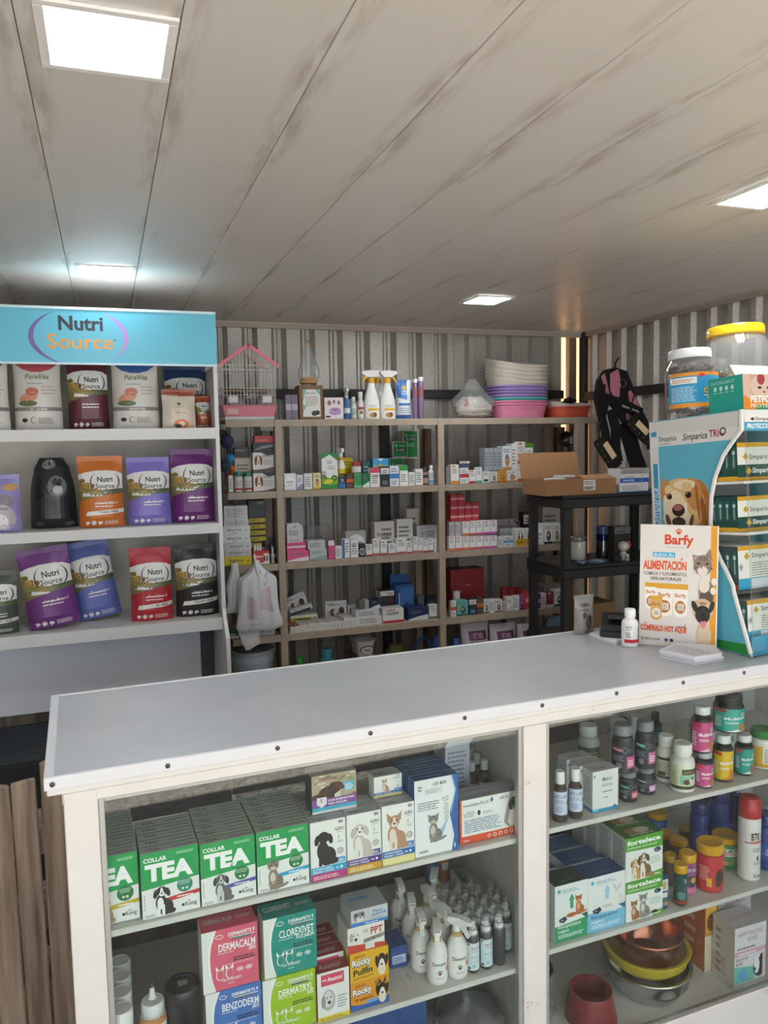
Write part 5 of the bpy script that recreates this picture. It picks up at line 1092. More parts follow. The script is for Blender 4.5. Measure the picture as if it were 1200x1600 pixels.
for lb, x0, x1, y0, y1, v, t in (('tall green pack against the wall above the second shelf', 630, 653, 672, 716, .34, True), ('square green pack overlapping the tall one', 614, 637, 690, 714, .32, False), ('low green pack behind the white cartons', 609, 630.5, 715, 740, .30, False)):
    Y = YR+v; a = atY(x0, (y0+y1)/2, Y)[0]; e = atY(x1, (y0+y1)/2, Y)[0]; zt = atY((x0+x1)/2, y0, Y)[2]; zb = atY((x0+x1)/2, y1, Y)[2]
    if y1 == 740: zb = SHZ[2]
    carton('green_pack', lb, e-a, .012, zt-zb, ((a+e)/2, Y, zb), 0, None, '#dfe6dc', gsign(e-a, zt-zb, t), 'pack', 'green packs')
carton('medicine_carton', 'grey carton column carrying the green packs', .12, .010, .235, (atY(634, 730, YR+.35)[0], YR+.3525, SHZ[2]), 0, None, '#6a6660', None)
# --- second shelf, right bay
for x0, x1, yt, st, c, c2, ds in [(697, 703, 729, 'plain', '#8a8680', '#888888', 'narrow grey carton'), (704, 717, 726, 'foot', '#e6e4de', '#d08a3a', 'white carton with orange foot'), (718.5, 732.5, 731, 'band', '#dcdadb', '#c03c46', 'white and red carton'), (733, 743.5, 735, 'foot', '#e6e2de', '#c8343c', 'white carton with red foot'), (744, 753, 730, 'foot', '#e3e6e4', '#4fae98', 'white carton with teal foot'), (753.5, 765, 736, 'dark', '#dedcd6', '#3a3c40', 'white and black carton'), (766, 777.5, 737, 'pet', '#dfe0e0', '#7a7f88', 'white carton with grey pet'), (778, 791.5, 735, 'pet', '#d99a2c', '#b06a1e', 'orange carton with a dog'), (792, 808.5, 735, 'pet', '#e3e6e8', '#c48a4a', 'white carton with golden dog'), (809, 820.5, 725, 'foot', '#e8e4e0', '#c43a3c', 'white puppy carton with red foot'), (821, 834, 721, 'head', '#e4e6e0', '#5a8a2c', 'white green-topped black dog carton'), (834.5, 844, 738, 'plain', '#ddd6d0', '#b8353c', 'white carton with red lid'), (844.5, 853, 738, 'plain', '#ddd6d0', '#b8353c', 'white carton with red rim')]:
    o = med(2, 'R', x0, x1, yt, st, c, c2, desc=ds, top='#b8353c' if 'red lid' in ds or 'red rim' in ds else None)
def top_of(x0, x1, yt, sh, v=.03): return SHZ[sh]+rfit(x0, x1, yt, SHZ[sh], v)[2]
zz = top_of(718.5, 732.5, 731, 2); med(2, 'R', 718, 734, 720, 'dark', '#4a4e5c', '#3f5fa0', zb=zz, desc='dark blue carton on top of the white and red one', d=.04)
zz = max(top_of(a_, b_, c_, 2) for a_, b_, c_ in ((753.5, 765, 736), (766, 777.5, 737), (778, 791.5, 735), (792, 808.5, 735)))+.001
for i, (a, e) in enumerate(((757, 763.5), (764, 770.5), (771, 777.5), (778, 784.5))): med(2, 'R', a, e, 700, 'plain', '#a4adb2', '#7fa0b4', zb=zz, v=.05, desc=f'grey blue carton on the upper row, {ORD[i]} from the left', d=.07, row='upper row')
med(2, 'R', 785, 799, 697, 'pet', '#dfe6ea', '#c48a4a', zb=zz, v=.045, desc='pale blue carton with golden dog on the upper row', d=.07, row='upper row')
med(2, 'R', 799.5, 806.8, 693, 'plain', '#e3e4e2', zb=zz, v=.045, desc='tall white carton on the upper row', d=.07, row='upper row')
carton('carton_tray', 'grey carton row under the grey blue cartons of second shelf', .16, .07, zz-SHZ[2]-.001, (atY(775, 740, YR+.09)[0], YR+.09, SHZ[2]), 0, {'top': '#9aa2a8'}, '#a4adb2', None)
z3 = top_of(809, 820.5, 725, 2)+.0006; med(2, 'R', 808.5, 820, 690, 'foot', '#e8e4e0', '#c43a3c', zb=z3, desc='upper white carton with puppies on the red footed one', row='upper row')
z3 = top_of(821, 834, 721, 2)+.0006; med(2, 'R', 820.5, 833, 692, 'head', '#e4e6e0', '#5a8a2c', zb=z3, desc='upper white and green carton on its twin with black dog', row='upper row')
zz = top_of(834.5, 844, 738, 2)+.0006; med(2, 'R', 834.5, 846, 720, 'band', '#b8303a', '#d8707a', zb=zz, desc='red carton on the red lidded cartons', row='upper row')
# --- third shelf, middle bay
for x0, x1, yt, st, c, c2, ds, tx in [(449, 483, 861, 'swoosh', '#e0608e', '#eadfe4', 'pink and white wide carton', None), (484, 511, 858, 'swoosh', '#b9c4c2', '#8fa39e', 'grey green wide carton', None), (513, 523, 845, 'head', '#e0508a', '#e6dfe2', 'pink carton with white top', None), (524, 534.5, 853, 'plain', '#dfdfdd', '#888888', 'low white carton', None), (535.5, 546.5, 842, 'side', '#e3e5e6', '#3f74b4', 'white carton with blue side', None), (547.5, 560, 843, 'plain', '#e3e3e1', '#888888', 'white carton with large lettering', 'fec'), (572, 582, 851, 'foot', '#dfdfde', '#a05a48', 'white carton with brown print', None), (582.5, 593, 843, 'foot', '#e3e3e2', '#b06a58', 'tall white carton with red brown foot', None), (594.5, 605, 845, 'foot', '#e3e3e2', '#b05a52', 'slanted white carton', None), (607, 618.5, 850, 'foot', '#dcdddd', '#b06a62', 'low white carton with red foot', None), (619, 635.5, 842, 'foot', '#e6e6e5', '#b0645a', 'wide white carton with red foot', None), (636, 644.5, 847, 'foot', '#dfdfde', '#a85850', 'narrow white carton with red foot', None), (645.5, 652.5, 839, 'foot', '#e3e3e2', '#b0645a', 'tall narrow white carton', None), (653, 660.5, 842, 'foot', '#e3e3e2', '#b0645a', 'narrow white carton with red stripe', None), (661, 669, 845, 'foot', '#e0e0df', '#7a4a48', 'white carton with dark foot', None), (669.5, 677.5, 842, 'foot', '#e3e3e2', '#8a5a58', 'white carton with brown foot', None), (678.2, 682, 842, 'plain', '#e3e3e2', '#888888', 'narrow white end carton', None)]:
    med(3, 'M', x0, x1, yt, st, c, c2, desc=ds, txt=tx)
zz = top_of(449, 483, 861, 3)+.0006; med(3, 'M', 448.5, 478, 848, 'band', '#dd5688', '#e9c8d6', zb=zz, desc='pink carton on the pink and white wide one', row='upper row')
z4 = zz+rfit(448.5, 478, 848, zz, .03)[2]+.0006; med(3, 'M', 449, 474, 841, 'plain', '#d9c8cc', '#888888', zb=z4, desc='pale pink flat carton on the pink one', row='upper row')
z5 = z4+rfit(449, 474, 841, z4, .03)[2]+.0006
xc, ww, hh = rfit(448.5, 474, 817, z5, .03)
o = MB().prism([(-ww/2, 0), (ww/2, 0), (ww/2, hh*.55), (ww*.38, hh*.85), (ww*.15, hh), (-ww/2, hh*.95)], 1, 0, .04, '#c9c9c8').build('medicine_carton', PAPER, None, (xc, YR+.03, z5), label='grey carton with curved top on the pink stack', cat='box')
PR(ww/hh).E(.4, .75, .03, .05, '#33363a').E(.52, .75, .03, .05, '#33363a').L(.12, .2, .8, .55, 3, '#7a7d80').build('printed_front', lambda u, v, e: (-ww/2+u*ww, -e, v*hh), None, o)
zz = top_of(484, 511, 858, 3)+.0006; med(3, 'M', 481, 508, 845, 'plain', '#c6ccc9', '#9aa8a4', zb=zz, desc='pale grey flat carton on the grey green one', row='upper row', txt='Lovata')
xc, ww, hh = rfit(481, 520, 822, SHZ[3], .12)
o = MB().box(-ww/2, ww/2, 0, .09, 0, hh, '#ffffff').build('clear_tray', CLEAR, None, (xc, YR+.14, SHZ[3]), label='clear plastic box with small bottles behind grey cartons', cat='container')
for i, dx in enumerate((-.06, -.03, .03)):
    bottle('medicine_bottle', f'small dark dropper bottle inside the clear box, {ORD[i]} from the left', .011, .085, (xc+dx, YR+.18, SHZ[3]+.032), '#3c2a30', '#a8a0a0', .6, .3, group='dropper bottles', key='drop', seg=10, ridged=False)
carton('medicine_carton', 'flat carton on which the dropper bottles stand', ww*.8, .05, .03, (xc, YR+.155, SHZ[3]+.0005), 0, None, '#8f8a8a', None)
# round black pot
rbottle('black round pot with white ring label among the white cartons', 3, 566, 10.5, 849, .03, body='#2b2c2f', cap='#33353a', capr=1.0, caph=.3, neck=.01, shoulder=.02, lab=PR(1.2).C(.5, .5, .42, '#d6d8da').C(.5, .5, .30, '#3a3c40').L(.35, .4, .65, .6, 2, '#d6d8da'), lz=(.08, .68), cat='jar', name='medicine_jar')
def back(sh, bay, x0, x1, yt, st, c, c2, ds, v=.13, zb=None, txt=None): return med(sh, bay, x0, x1, yt, st, c, c2, v=v, desc=ds, row='rear row', txt=txt, d=.06, zb=zb)
back(3, 'M', 540, 572, 829, 'oval', '#b9bab9', '#888888', 'grey oval label carton', txt='eiloryamic')
back(3, 'M', 585, 616, 815, 'side', '#dfd9d2', '#dfd9d2', 'cream carton with brown logo', txt='Flotaxi')
back(3, 'M', 620, 645, 811, 'plain', '#dcdbd6', '#888888', 'white carton with three pale ovals')
back(3, 'M', 635, 654, 795, 'plain', '#c9c4bc', '#888888', 'tall pale carton against the wall', v=.23)
back(3, 'M', 651, 687, 821, 'foot', '#c4c4c6', '#a9aab0', 'wide grey carton')
# --- third shelf, right bay
zz = SHZ[3]
xs = [701, 711.5, 722.5, 733.5, 744, 755, 766, 777]
cols = ['#d8704a', '#dc5a4a', '#e0783a', '#d8604c', '#d05a7a', '#c94f9a', '#c45ab0']
for i in range(7): med(3, 'R', xs[i]+.3, xs[i+1]-.3, 838.5-.35*i, 'foot', '#e8e6e6', cols[i], desc=f'white carton with coloured edge, {ORD[i]} of the seven on the third shelf')
hrow = rfit(701, 711, 838.5, SHZ[3], .03)[2]; zz = SHZ[3]+hrow+.0008
for i in range(2, 7): med(3, 'R', xs[i]+.3, xs[i+1]-.3, 818-.35*i, 'foot', '#e8e6e6', cols[i], desc=f'white carton with coloured edge, {ORD[i-2]} of five stacked on the seven', zb=zz, row='upper row', h=hrow)
for i in range(2): med(3, 'R', 702+9*i, 710.5+9*i, 819, 'plain', '#bdb8b8', '#888888', desc=f'grey sided carton, {ORD[i]} left of the stacked row of five', zb=zz, row='upper row', v=.05, h=hrow-.002)
z2 = zz+hrow+.0008; rr = 0
for lv, n, x0 in ((0, 4, 704), (1, 4, 704), (2, 2, 704)):
    hR = .052
    for i in range(n):
        a = x0+11.2*i; rr += 1
        med(3, 'R', a+.2, a+11, 800, 'band', '#bf2f38', '#dc9aa0', zb=z2+lv*(hR+.0006), v=.07, h=hR, d=.06, desc=f'small red carton, {ORD[i]} from left in {["bottom", "middle", "top"][lv]} layer of the red pile', row='red pile')
for x0, x1, yt, st, c, c2, ds in [(778, 786, 839, 'plain', '#d6d8da', '#888888', 'grey white carton'), (786.5, 802, 838, 'band', '#dfe4e8', '#5fa4d4', 'white and pale blue carton'), (806, 820.5, 826, 'vials', '#e6e4dc', '#d9a528', 'white and yellow vial carton'), (821, 835.5, 826, 'vials', '#e6e4dc', '#d9a528', 'right twin of the brown vial carton'), (836.5, 849.5, 818, 'oval', '#e4e2de', '#b8403c', 'white carton with red oval'), (850, 863.5, 818, 'pet', '#dddcd8', '#44464a', 'white carton with black horse'), (864, 876, 818, 'pet', '#d9d8d2', '#6a7a5a', 'white carton with brown cow')]: med(3, 'R', x0, x1, yt, st, c, c2, desc=ds)
for i in range(4): med(3, 'R', 781+6.3*i, 786.8+6.3*i, 826, 'plain', '#9fa0a0', '#888888', v=.09, desc='grey carton', row='rear row')
Y = YR+.15; xc, ww, hh = rfit(771, 812, 811, SHZ[3], .15)
o = MB().prism([(-ww/2, 0), (ww/2, 0), (ww/2, hh*.86), (ww*.46, hh*.9), (ww*.30, hh), (-ww*.42, hh), (-ww/2, hh*.93)], 1, 0, .05, '#a9a5a3').build('medicine_carton', PAPER, None, (xc, Y, SHZ[3]), label='grey carton with arched front behind the grey row', cat='box')
PR(ww/hh).E(.35, .93, .02, .03, '#55504e').E(.6, .93, .03, .04, '#44403e').P([(.75, 1), (1, .9), (1, .6), (.95, .75)], '#6a3a3a').L(.2, .7, .8, .84, 2, '#6f6a68').build('printed_front', lambda u, v, e: (-ww/2+u*ww*.98, -e, v*hh*.95), None, o)
back(3, 'R', 818, 835, 800, 'dark', '#2f3032', '#9aa09a', 'black framed carton')
back(3, 'R', 848, 875, 793, 'plain', '#c9bfb6', '#888888', 'cream carton above the horse carton')
# --- fourth shelf, middle bay
GSL = 'thin white cartons in the front of the fourth shelf'
n = 0; x = 453.5; q = random.Random(3)
while x < 555:
    wpx = q.choice([4.2, 4.6, 5.2, 5.6]); br = n < 3; big = x > 534
    Y = YR+.02; a = atY(x, 980, Y)[0]; e = atY(x+wpx-.4, 980, Y)[0]; hh = (.040 if not big else .052)+q.uniform(-.004, .004) - (.006 if br else 0)
    carton('blister_carton', f'thin {"brown topped" if br else "white"} carton on edge, {ORD[n]} from the left on the fourth shelf', e-a, .13, hh, ((a+e)/2, Y, SHZ[4]), 0, {'top': '#8f4a34' if br else '#b9b6b0'}, '#e3e1dc', {'front': PR((e-a)/hh).L(.25, .15, .75, .85, 4, '#6a6a6a')} , 'box', GSL, None)
    x += wpx; n += 1
def tf(w, h, d):
    p = PR(w/h); p.T('TOTAL', .06, .74, .15, '#33363a', w=.36, bold=.03); p.T('FULL LC', .44, .74, .15, '#5f9ac0', w=.5, bold=.02); p.E(.35, .36, .16, .22, '#7a5a44'); p.E(.55, .36, .18, .24, '#e0d8cc'); p.E(.75, .40, .13, .26, '#5a4034'); p.E(.55, .28, .04, .04, '#1c1c1c'); p.L(.06, .1, .3, .5, 4, '#8a8a8a'); p.P([(0, .02), (1, .02), (1, .08), (0, .08)], '#33445c')
    return {'front': p}
def tilt(o, ry): o.rotation_euler = (0, ry, 0)
Y = YR+.16
o = carton('dewormer_box', 'white box with pets, tipped up at the left of the fourth shelf', .125, .025, .085, (atY(469, 948, Y)[0], YR+.197, SHZ[4]+.088), 0, None, '#e6e6e4', tf(.125, .085, .025)); tilt(o, math.radians(-20))
o = carton('dewormer_box', 'white box with dark edge lying tipped under the tipped box', .13, .04, .03, (atY(472, 955, YR+.15)[0], YR+.15, SHZ[4]+.082), 0, None, '#dfe0e2', {'front': PR(4).R(0, .0, .9, .4, '#33445c').T('TOTAL FULL', .1, .5, .35, '#44464a', w=.5)}); tilt(o, math.radians(-14))
o = carton('dewormer_box', 'white box with pet trio standing behind the thin cartons', .125, .025, .10, (atY(525, 945, YR+.18)[0], YR+.18, SHZ[4]+.02), 0, None, '#e6e6e4', tf(.125, .10, .025))
carton('dewormer_box', 'flat white carton stack under the standing pet trio box', .12, .18, .0195, (atY(522, 960, YR+.16)[0], YR+.16, SHZ[4]), 0, None, '#b5b2ac', None)
def bio(w, h, d):
    p = PR(w/h); p.R(0, .1, .80, .80, '#d6c02a'); p.R(.12, .2, .72, .72, '#2f3f24'); p.T('BIOGEL', .15, .33, .28, '#cfd88a', w=.4, bold=.03); p.R(.58, .3, .7, .6, '#8a5a2c'); p.E(.9, .5, .06, .3, '#44403c')
    return {'front': p}
carton('dewormer_box', 'yellow and dark green long box behind the thin cartons', .155, .06, .062, (atY(475, 962, YR+.155)[0], YR+.152, SHZ[4]), 0, None, '#e0e0d2', bio(.155, .062, .06))
carton('dewormer_box', 'small white box with green window right of the pet trio', .05, .03, .09, (atY(547, 945, YR+.18)[0]+.012, YR+.175, SHZ[4]), 0, None, '#dfe0dc', {'front': PR(.6).R(.2, .3, .8, .8, '#4a5a4c')})
zz = SHZ[4]
med(4, 'M', 557, 597, 963.5, 'plain', '#d9dbde', '#9aa4b0', desc='long white carton, lower of two, on the fourth shelf'); z2 = top_of(557, 597, 963.5, 4)+.0006
med(4, 'M', 556, 593, 953.5, 'plain', '#d3d6da', '#9aa4b0', desc='long white carton, upper of two, on the fourth shelf', zb=z2, row='upper row'); z3 = z2+rfit(556, 593, 953.5, z2, .03)[2]+.0006
for i in range(5): med(4, 'M', 561+3.2*i, 563.9+3.2*i, 932, 'plain', '#6f6f6c' if i < 3 else '#c9c9c6', '#888888', zb=z3, v=.06, h=.05, desc=f'narrow carton on edge on the long white pair, {ORD[i]} from the left', row='upper row', d=.06)
med(4, 'M', 578.5, 594, 936, 'swoosh', '#26304a', '#e3e4e6', zb=z3, v=.05, desc='navy and white carton on the long white pair', row='upper row')
med(4, 'M', 598, 631, 951, 'foot', '#dfdedd', '#b8343c', desc='white and red wide carton', txt='GLUCAN')
zq = top_of(598, 631, 951, 4)+.0006
carton('medicine_carton', 'black and white carton with dog logo behind the white and red one', .085, .08, .165, (atY(605, 930, YR+.13)[0], YR+.13, SHZ[4]), 0, {'left': '#c9c9c4'}, '#33343a', {'front': PR(.55).R(0, .82, 1, 1, '#dcdcd8').T('T-ura', .45, .86, .08, '#33343a', w=.45, bold=.02).R(.5, .62, .95, .70, '#7a2c2c').E(.7, .42, .14, .06, '#d8d8d6').R(.58, .3, .64, .42, '#d8d8d6').R(.76, .3, .82, .42, '#d8d8d6').L(.05, .05, .5, .3, 4, '#8a8a8a')})
o = carton('medicine_carton', 'bright blue carton with open lid on the fourth shelf', .115, .09, .185, (atY(632, 925, YR+.17)[0], YR+.17, SHZ[4]), 0, {'top': '#2a4f86'}, '#3565aa', {'front': PR(.62).R(.25, .15, 1, .90, '#4a7fc8').R(0, .0, .25, .8, '#27508c').E(.55, .3, .04, .12, '#1d2f50').E(.66, .33, .04, .12, '#1d2f50').R(.18, .25, .24, .75, '#c9ccd0')})
b = MB().box(-.0575, .0575, 0, .003, 0, .05, '#3a6cb4'); b.build('lid_flap', PAPER, o, (0, .087, .184))
med(4, 'M', 638, 669.5, 950, 'swoosh', '#27315c', '#e0e1e4', desc='navy and white wide carton', top='#27315c', d=.10)
med(4, 'M', 670.5, 683.2, 945, 'foot', '#dadcd6', '#5a6a54', desc='white carton with grey green curve')
back(4, 'M', 667, 683, 933, 'swoosh', '#26304a', '#dfe0e3', 'navy and white carton', v=.12)
back(4, 'M', 653, 663, 931, 'plain', '#6f7076', '#888888', 'grey carton', v=.14)
# --- fourth shelf, right bay
for x0, x1, yt, st, c, c2, ds in [(704.5, 713, 939, 'band', '#dfdcd6', '#d0603a', 'white carton with orange band'), (714, 731.5, 939, 'pet', '#5fb0ac', '#2f5a58', 'teal carton with a dog'), (733, 744.5, 935, 'dark', '#33363c', '#4f8fc0', 'black and blue carton'), (745, 755, 932, 'band', '#5a3a30', '#c0713a', 'dark brown carton with bird'), (756, 764, 937, 'pet', '#dcdcd6', '#5a5f5a', 'white carton with grey dog'), (764.5, 772.5, 936, 'plain', '#dfdfdc', '#888888', 'white carton with tall lettering'), (773, 785, 937, 'pet', '#d9d6d0', '#7a5a44', 'white carton with brown pets'), (786, 791.5, 940, 'plain', '#bdbdb8', '#888888', 'narrow grey carton'), (792, 802.5, 933, 'swoosh', '#e3e3e1', '#c4c7c4', 'white carton with grey arc'), (803, 811.5, 931, 'plain', '#e0e0de', '#888888', 'white carton with small print'), (812, 820.5, 929, 'pet', '#a8487a', '#5a2a44', 'purple carton with a dog'), (821, 834.5, 924, 'band', '#cf3a30', '#e8a098', 'bright red carton'), (835, 844.5, 928, 'band', '#4f2a6a', '#b88ac4', 'deep purple carton'), (845, 853.5, 927, 'plain', '#cfcac4', '#888888', 'grey white carton'), (854, 865, 925, 'foot', '#8a2c38', '#dcd2d0', 'maroon carton with white foot'), (866, 881.5, 922, 'pet', '#dfddda', '#3c3e44', 'white carton with black letters')]: med(4, 'R', x0, x1, yt, st, c, c2, desc=ds)
xc, ww, hh = rfit(704, 756, 889, SHZ[4], .17)
o = carton('supply_box', 'large dark red open box behind the teal dog carton', ww, .11, hh, (xc, YR+.17, SHZ[4]), 0, {'top': '#5a1f22'}, '#8f2a30', {'front': PR(ww/hh).C(.45, .80, .03, '#5a1f22').C(.72, .80, .03, '#5a1f22').L(.1, .45, .35, .5, 1, '#e0c0c0').L(.45, .6, .6, .63, 1, '#d8a8a8').L(.1, .12, .9, .18, 1, '#b8585c')})
b = MB(); b.add([(.0, .11, hh), (ww*.55, .11, hh), (ww*.65, .15, hh+.07), (.06*ww, .15, hh+.075), (.0, .113, hh), (ww*.55, .113, hh), (ww*.65, .153, hh+.07), (.06*ww, .153, hh+.075)], [(0, 1, 2, 3), (7, 6, 5, 4), (0, 4, 5, 1), (1, 5, 6, 2), (2, 6, 7, 3), (3, 7, 4, 0)], '#bdbab6'); b.build('raised_flap', CARD, o)
rbottle('white capped bottle in front of the red box', 4, 716, 12, 925, .10, body='#e0e0de', cap='#e6e6e4', capr=.9, caph=.5, shoulder=.05)
for i in range(3): med(4, 'R', 785+10*i, 794.5+10*i, 918, 'band', '#b03038', '#d88a8e', v=.14, desc='red carton', row='rear row')
med(4, 'R', 850, 880, 914, 'plain', '#9a9a96', '#888888', v=.13, desc='long grey carton', row='rear row')
# ---------------------------------------------------------------- rack, top shelf
Z1 = SHZ[1]
def X(px, py, v): return atY(px, py, YR+v)[0]
# bird cage
cx0, cx1 = X(348, 640, .05), X(433, 640, .05); cwid = cx1-cx0; cdep = .24; xc = (cx0+cx1)/2
cage = empty('bird_cage', (xc, YR+.05, Z1), 0, 'small white wire bird cage with pink tray and pink gable roof', 'cage')
W2 = cwid/2; PINK = '#d87f90'
MB().box(-W2*.92, W2*.92, .01, cdep-.01, .0, .018, '#d9d4d2', ch=.002).build('foot_tray', PLAST, cage)
b = MB(); z0, z1 = .018, .075
b.add([(-W2*.90, .012, z0), (W2*.90, .012, z0), (W2*.90, cdep-.012, z0), (-W2*.90, cdep-.012, z0), (-W2, 0, z1), (W2, 0, z1), (W2, cdep, z1), (-W2, cdep, z1)], [(0, 1, 5, 4), (1, 2, 6, 5), (2, 3, 7, 6), (3, 0, 4, 7), (3, 2, 1, 0)], PINK)
b.tube([(-W2, 0, z1), (W2, 0, z1), (W2, cdep, z1), (-W2, cdep, z1)], .004, '#c97384', closed=True); tr = b.build('base_tray', PLAST, cage)
MB().box(-W2*.85, -W2*.45, -.0005, .012, .03, .06, '#e3b3ad', ch=.001).build('sticker', PAPER, tr)
ze = .285; zp = .385
wire = '#cfc8c4'; b = MB(); nw = 15
for i in range(nw+1):
    x = -W2+.006+(cwid-.012)*i/nw; zt = ze+(zp-ze)*(1-abs(x)/W2)
    for y in (.004, cdep-.004): b.tube([(x, y, z1), (x, y, zt)], 0.0017, wire, 4)
for i in range(1, 10):
    y = .004+(cdep-.008)*i/10
    for x in (-W2+.004, W2-.004): b.tube([(x, y, z1), (x, y, ze)], 0.0017, wire, 4)
for z in (.13, .165, .26, .285):
    b.tube([(-W2+.004, .004, z), (W2-.004, .004, z), (W2-.004, cdep-.004, z), (-W2+.004, cdep-.004, z)], .0020, wire, 4, closed=True)
for i in range(12):
    y = .004+(cdep-.008)*i/11
    b.tube([(-W2, y, ze), (0, y, zp), (W2, y, ze)], 0.0017, wire, 4)
b.build('wire_bars', colmat('white_coated_wire', .4), cage, smooth=60)
for s in (-1, 1):
    for y in (-.008, cdep+.002): MB().strap([(0, y, zp+.004), (s*W2*.5, y, (zp+ze)/2+.004), (s*(W2+.015), y, ze-.008)], (0, -1, 0), .016, .004, '#d9707c').build('roof_rim', PLAST, cage)
MB().strap([(0, -.01, zp+.004), (0, cdep+.004, zp+.004)], (0, 0, 1), .02, .004, '#d9707c').build('roof_ridge', PLAST, cage)
for s in (-1, 1):
    MB().box(s*W2*.62-.026, s*W2*.62+.026, -.014, .002, .088, .125, '#ddd6d4', ch=.004).build('feeder_cup', PLAST, cage)
b = MB()
for k in range(5): b.tube([(-.03+.015*k, -.002, .10), (-.03+.015*k, -.002, .15-.006*abs(k-2))], .001, wire, 4)
b.tube([(-.035, -.002, .15), (0, -.002, .115), (.035, -.002, .15)], .0020, wire, 4); b.build('door_wire', bpy.data.materials['white_coated_wire'], cage)
MB().tube([(-W2+.01, cdep*.5, .16), (W2-.01, cdep*.5, .16)], .004, '#b59a78').build('perch', PLAST, cage)
# tubes boxes, framed notice box and bag
for i in range(2):
    med(1, 'M', 446+9.8*i, 455.4+9.8*i, 617, 'band', '#7a7488', '#b8aabf', desc=f'purple grey toothpaste carton right of the bird cage, {["left", "right"][i]} of two on the top shelf')
xc, ww, hh = rfit(467.5, 504.5, 602, Z1, .04)
p = PR(ww/hh).R(.14, .08, .88, .88, '#e6e3da').P([(.14, .5), (.30, .88), (.14, .88)], '#8fb5b8').P([(.65, .88), (.88, .7), (.88, .88)], '#8fb5b8').L(.25, .4, .8, .7, 5, '#9a9a94').T('Bonita', .3, .74, .07, '#4a7a86', w=.4).E(.62, .18, .12, .08, '#4a4a4c').E(.76, .2, .09, .07, '#33343a').P([(.14, .2), (.3, .4), (.14, .45)], '#8fb5b8')
carton('gift_box', 'brown box with a pale printed notice on the top shelf', ww, .10, hh, (xc, YR+.04, Z1), 0, None, '#8a6e54', {'front': p}, mat=CARD)
zt = Z1+hh
def loosebag(name, label, r, h, loc, mat, seed, col='#ffffff', squash=.75, neck=.5, cat='bag', ntop=.25):
    q = random.Random(seed); ph = [q.random()*6.28 for _ in range(6)]
    def f(u, v):
        a = 2*math.pi*u
        prof = math.sin(min(v/neck, 1)*math.pi/2)**.5 if v < neck*.5 else (1-.0*v if v < neck else 1-(1-ntop)*((v-neck)/(1-neck))**.8)
        prof = .55+.45*min(v/.18, 1) if v < .18 else prof
        rr = r*prof*(1+.07*math.sin(3*a+ph[0]+3*v)+.05*math.sin(7*a+ph[1]-5*v)+.04*math.sin(12*a+ph[2]+7*v))
        return (rr*math.cos(a), rr*squash*math.sin(a), h*v+.004*math.sin(5*a+ph[3])*min(1, v*4))
    b = MB().grid(f, 32, 14, col, True)
    k = len(b.v); n = 32
    b.f.append(tuple(reversed(range(n)))); b.c.append(lin(col)); b.f.append(tuple(k-n+i for i in range(n))); b.c.append(lin(col))
    return b.build(name, mat, None, loc, smooth=70, label=label, cat=cat)
o = loosebag('clear_bag', 'knotted clear bag of treats on top of the notice box', .058, .24, (xc, YR+.09, zt+.001), WRAP, 4, neck=.35, ntop=.18)
MB().lathe([(.046, .012, '#b98f5f'), (.050, .025, '#b98f5f'), (.03, .045, '#a87f50'), (.0003, .05, '#a87f50')], 16).build('treats', MATTE, o, smooth=60)
MB().tube([(-.012, -.005, .205), (.006, -.012, .212), (.016, 0, .222), (.006, .01, .235), (-.01, .004, .228)], .006, '#c9a24a', 6).build('twist_tie', PLAST, o, smooth=60)
xc, ww, hh = rfit(507, 536.5, 621, Z1, .03)
carton('bowl_box', 'white carton with a pink pet bowl picture', ww, .09, hh, (xc, YR+.03, Z1), 0, None, '#e3d8d8', {'front': PR(ww/hh).R(.03, .05, .97, .97, '#eadfe0').E(.56, .34, .32, .15, '#b08fc0').E(.56, .43, .32, .12, '#d8b4d0').E(.56, .43, .25, .08, '#a87fb4').E(.25, .75, .10, .12, '#8a6f72').E(.5, .80, .08, .1, '#9a7f82').E(.75, .76, .08, .1, '#8a6f72').R(.06, .08, .3, .16, '#44404a')})
rspray('small blue spray bottle with clear cap on the top shelf', 1, 543, 10, 606, .03, '#3f70a8', '#b8b6b4', PR(1).R(0, .3, 1, .7, '#dfe6ee').R(0, 0, 1, .2, '#2f5fa0'), math.radians(-80), collar='#c9c9c9')
rbottle('small pale green bottle with white cap on the top shelf', 1, 553.5, 9, 620, .03, body='#b8c0b8', cap='#dcdcda', lab=PR(1).R(0, 0, 1, 1, '#c9d4cf').L(.1, .2, .9, .8, 4, '#5a7a6a'), lz=(.08, .6))
rbottle('small white bottle with red print on the top shelf', 1, 564.5, 9.5, 612, .03, body='#dcd6d2', cap='#e3e0de', capr=.7, caph=.26, lab=PR(1).R(0, 0, 1, 1, '#e0d8d4').R(.1, .5, .9, .7, '#b04a44').E(.5, .3, .2, .12, '#8a5a3a'), lz=(.08, .6))
def cleaner(pat):
    p = PR(.9).R(0, 0, 1, 1, '#ecebe8')
    p.T('O', .42, .78, .10, '#5a4a2c', bold=.02); p.T('S', .43, .66, .10, '#5a4a2c', bold=.02); p.R(.25, .30, .85, .40, '#e3b52c'); p.L(.3, .44, .75, .54, 2, '#b0a890'); p.E(.5, .14, .2, .1, '#b08a50'); p.E(.6, .16, .1, .09, '#7a5a34')
    return p
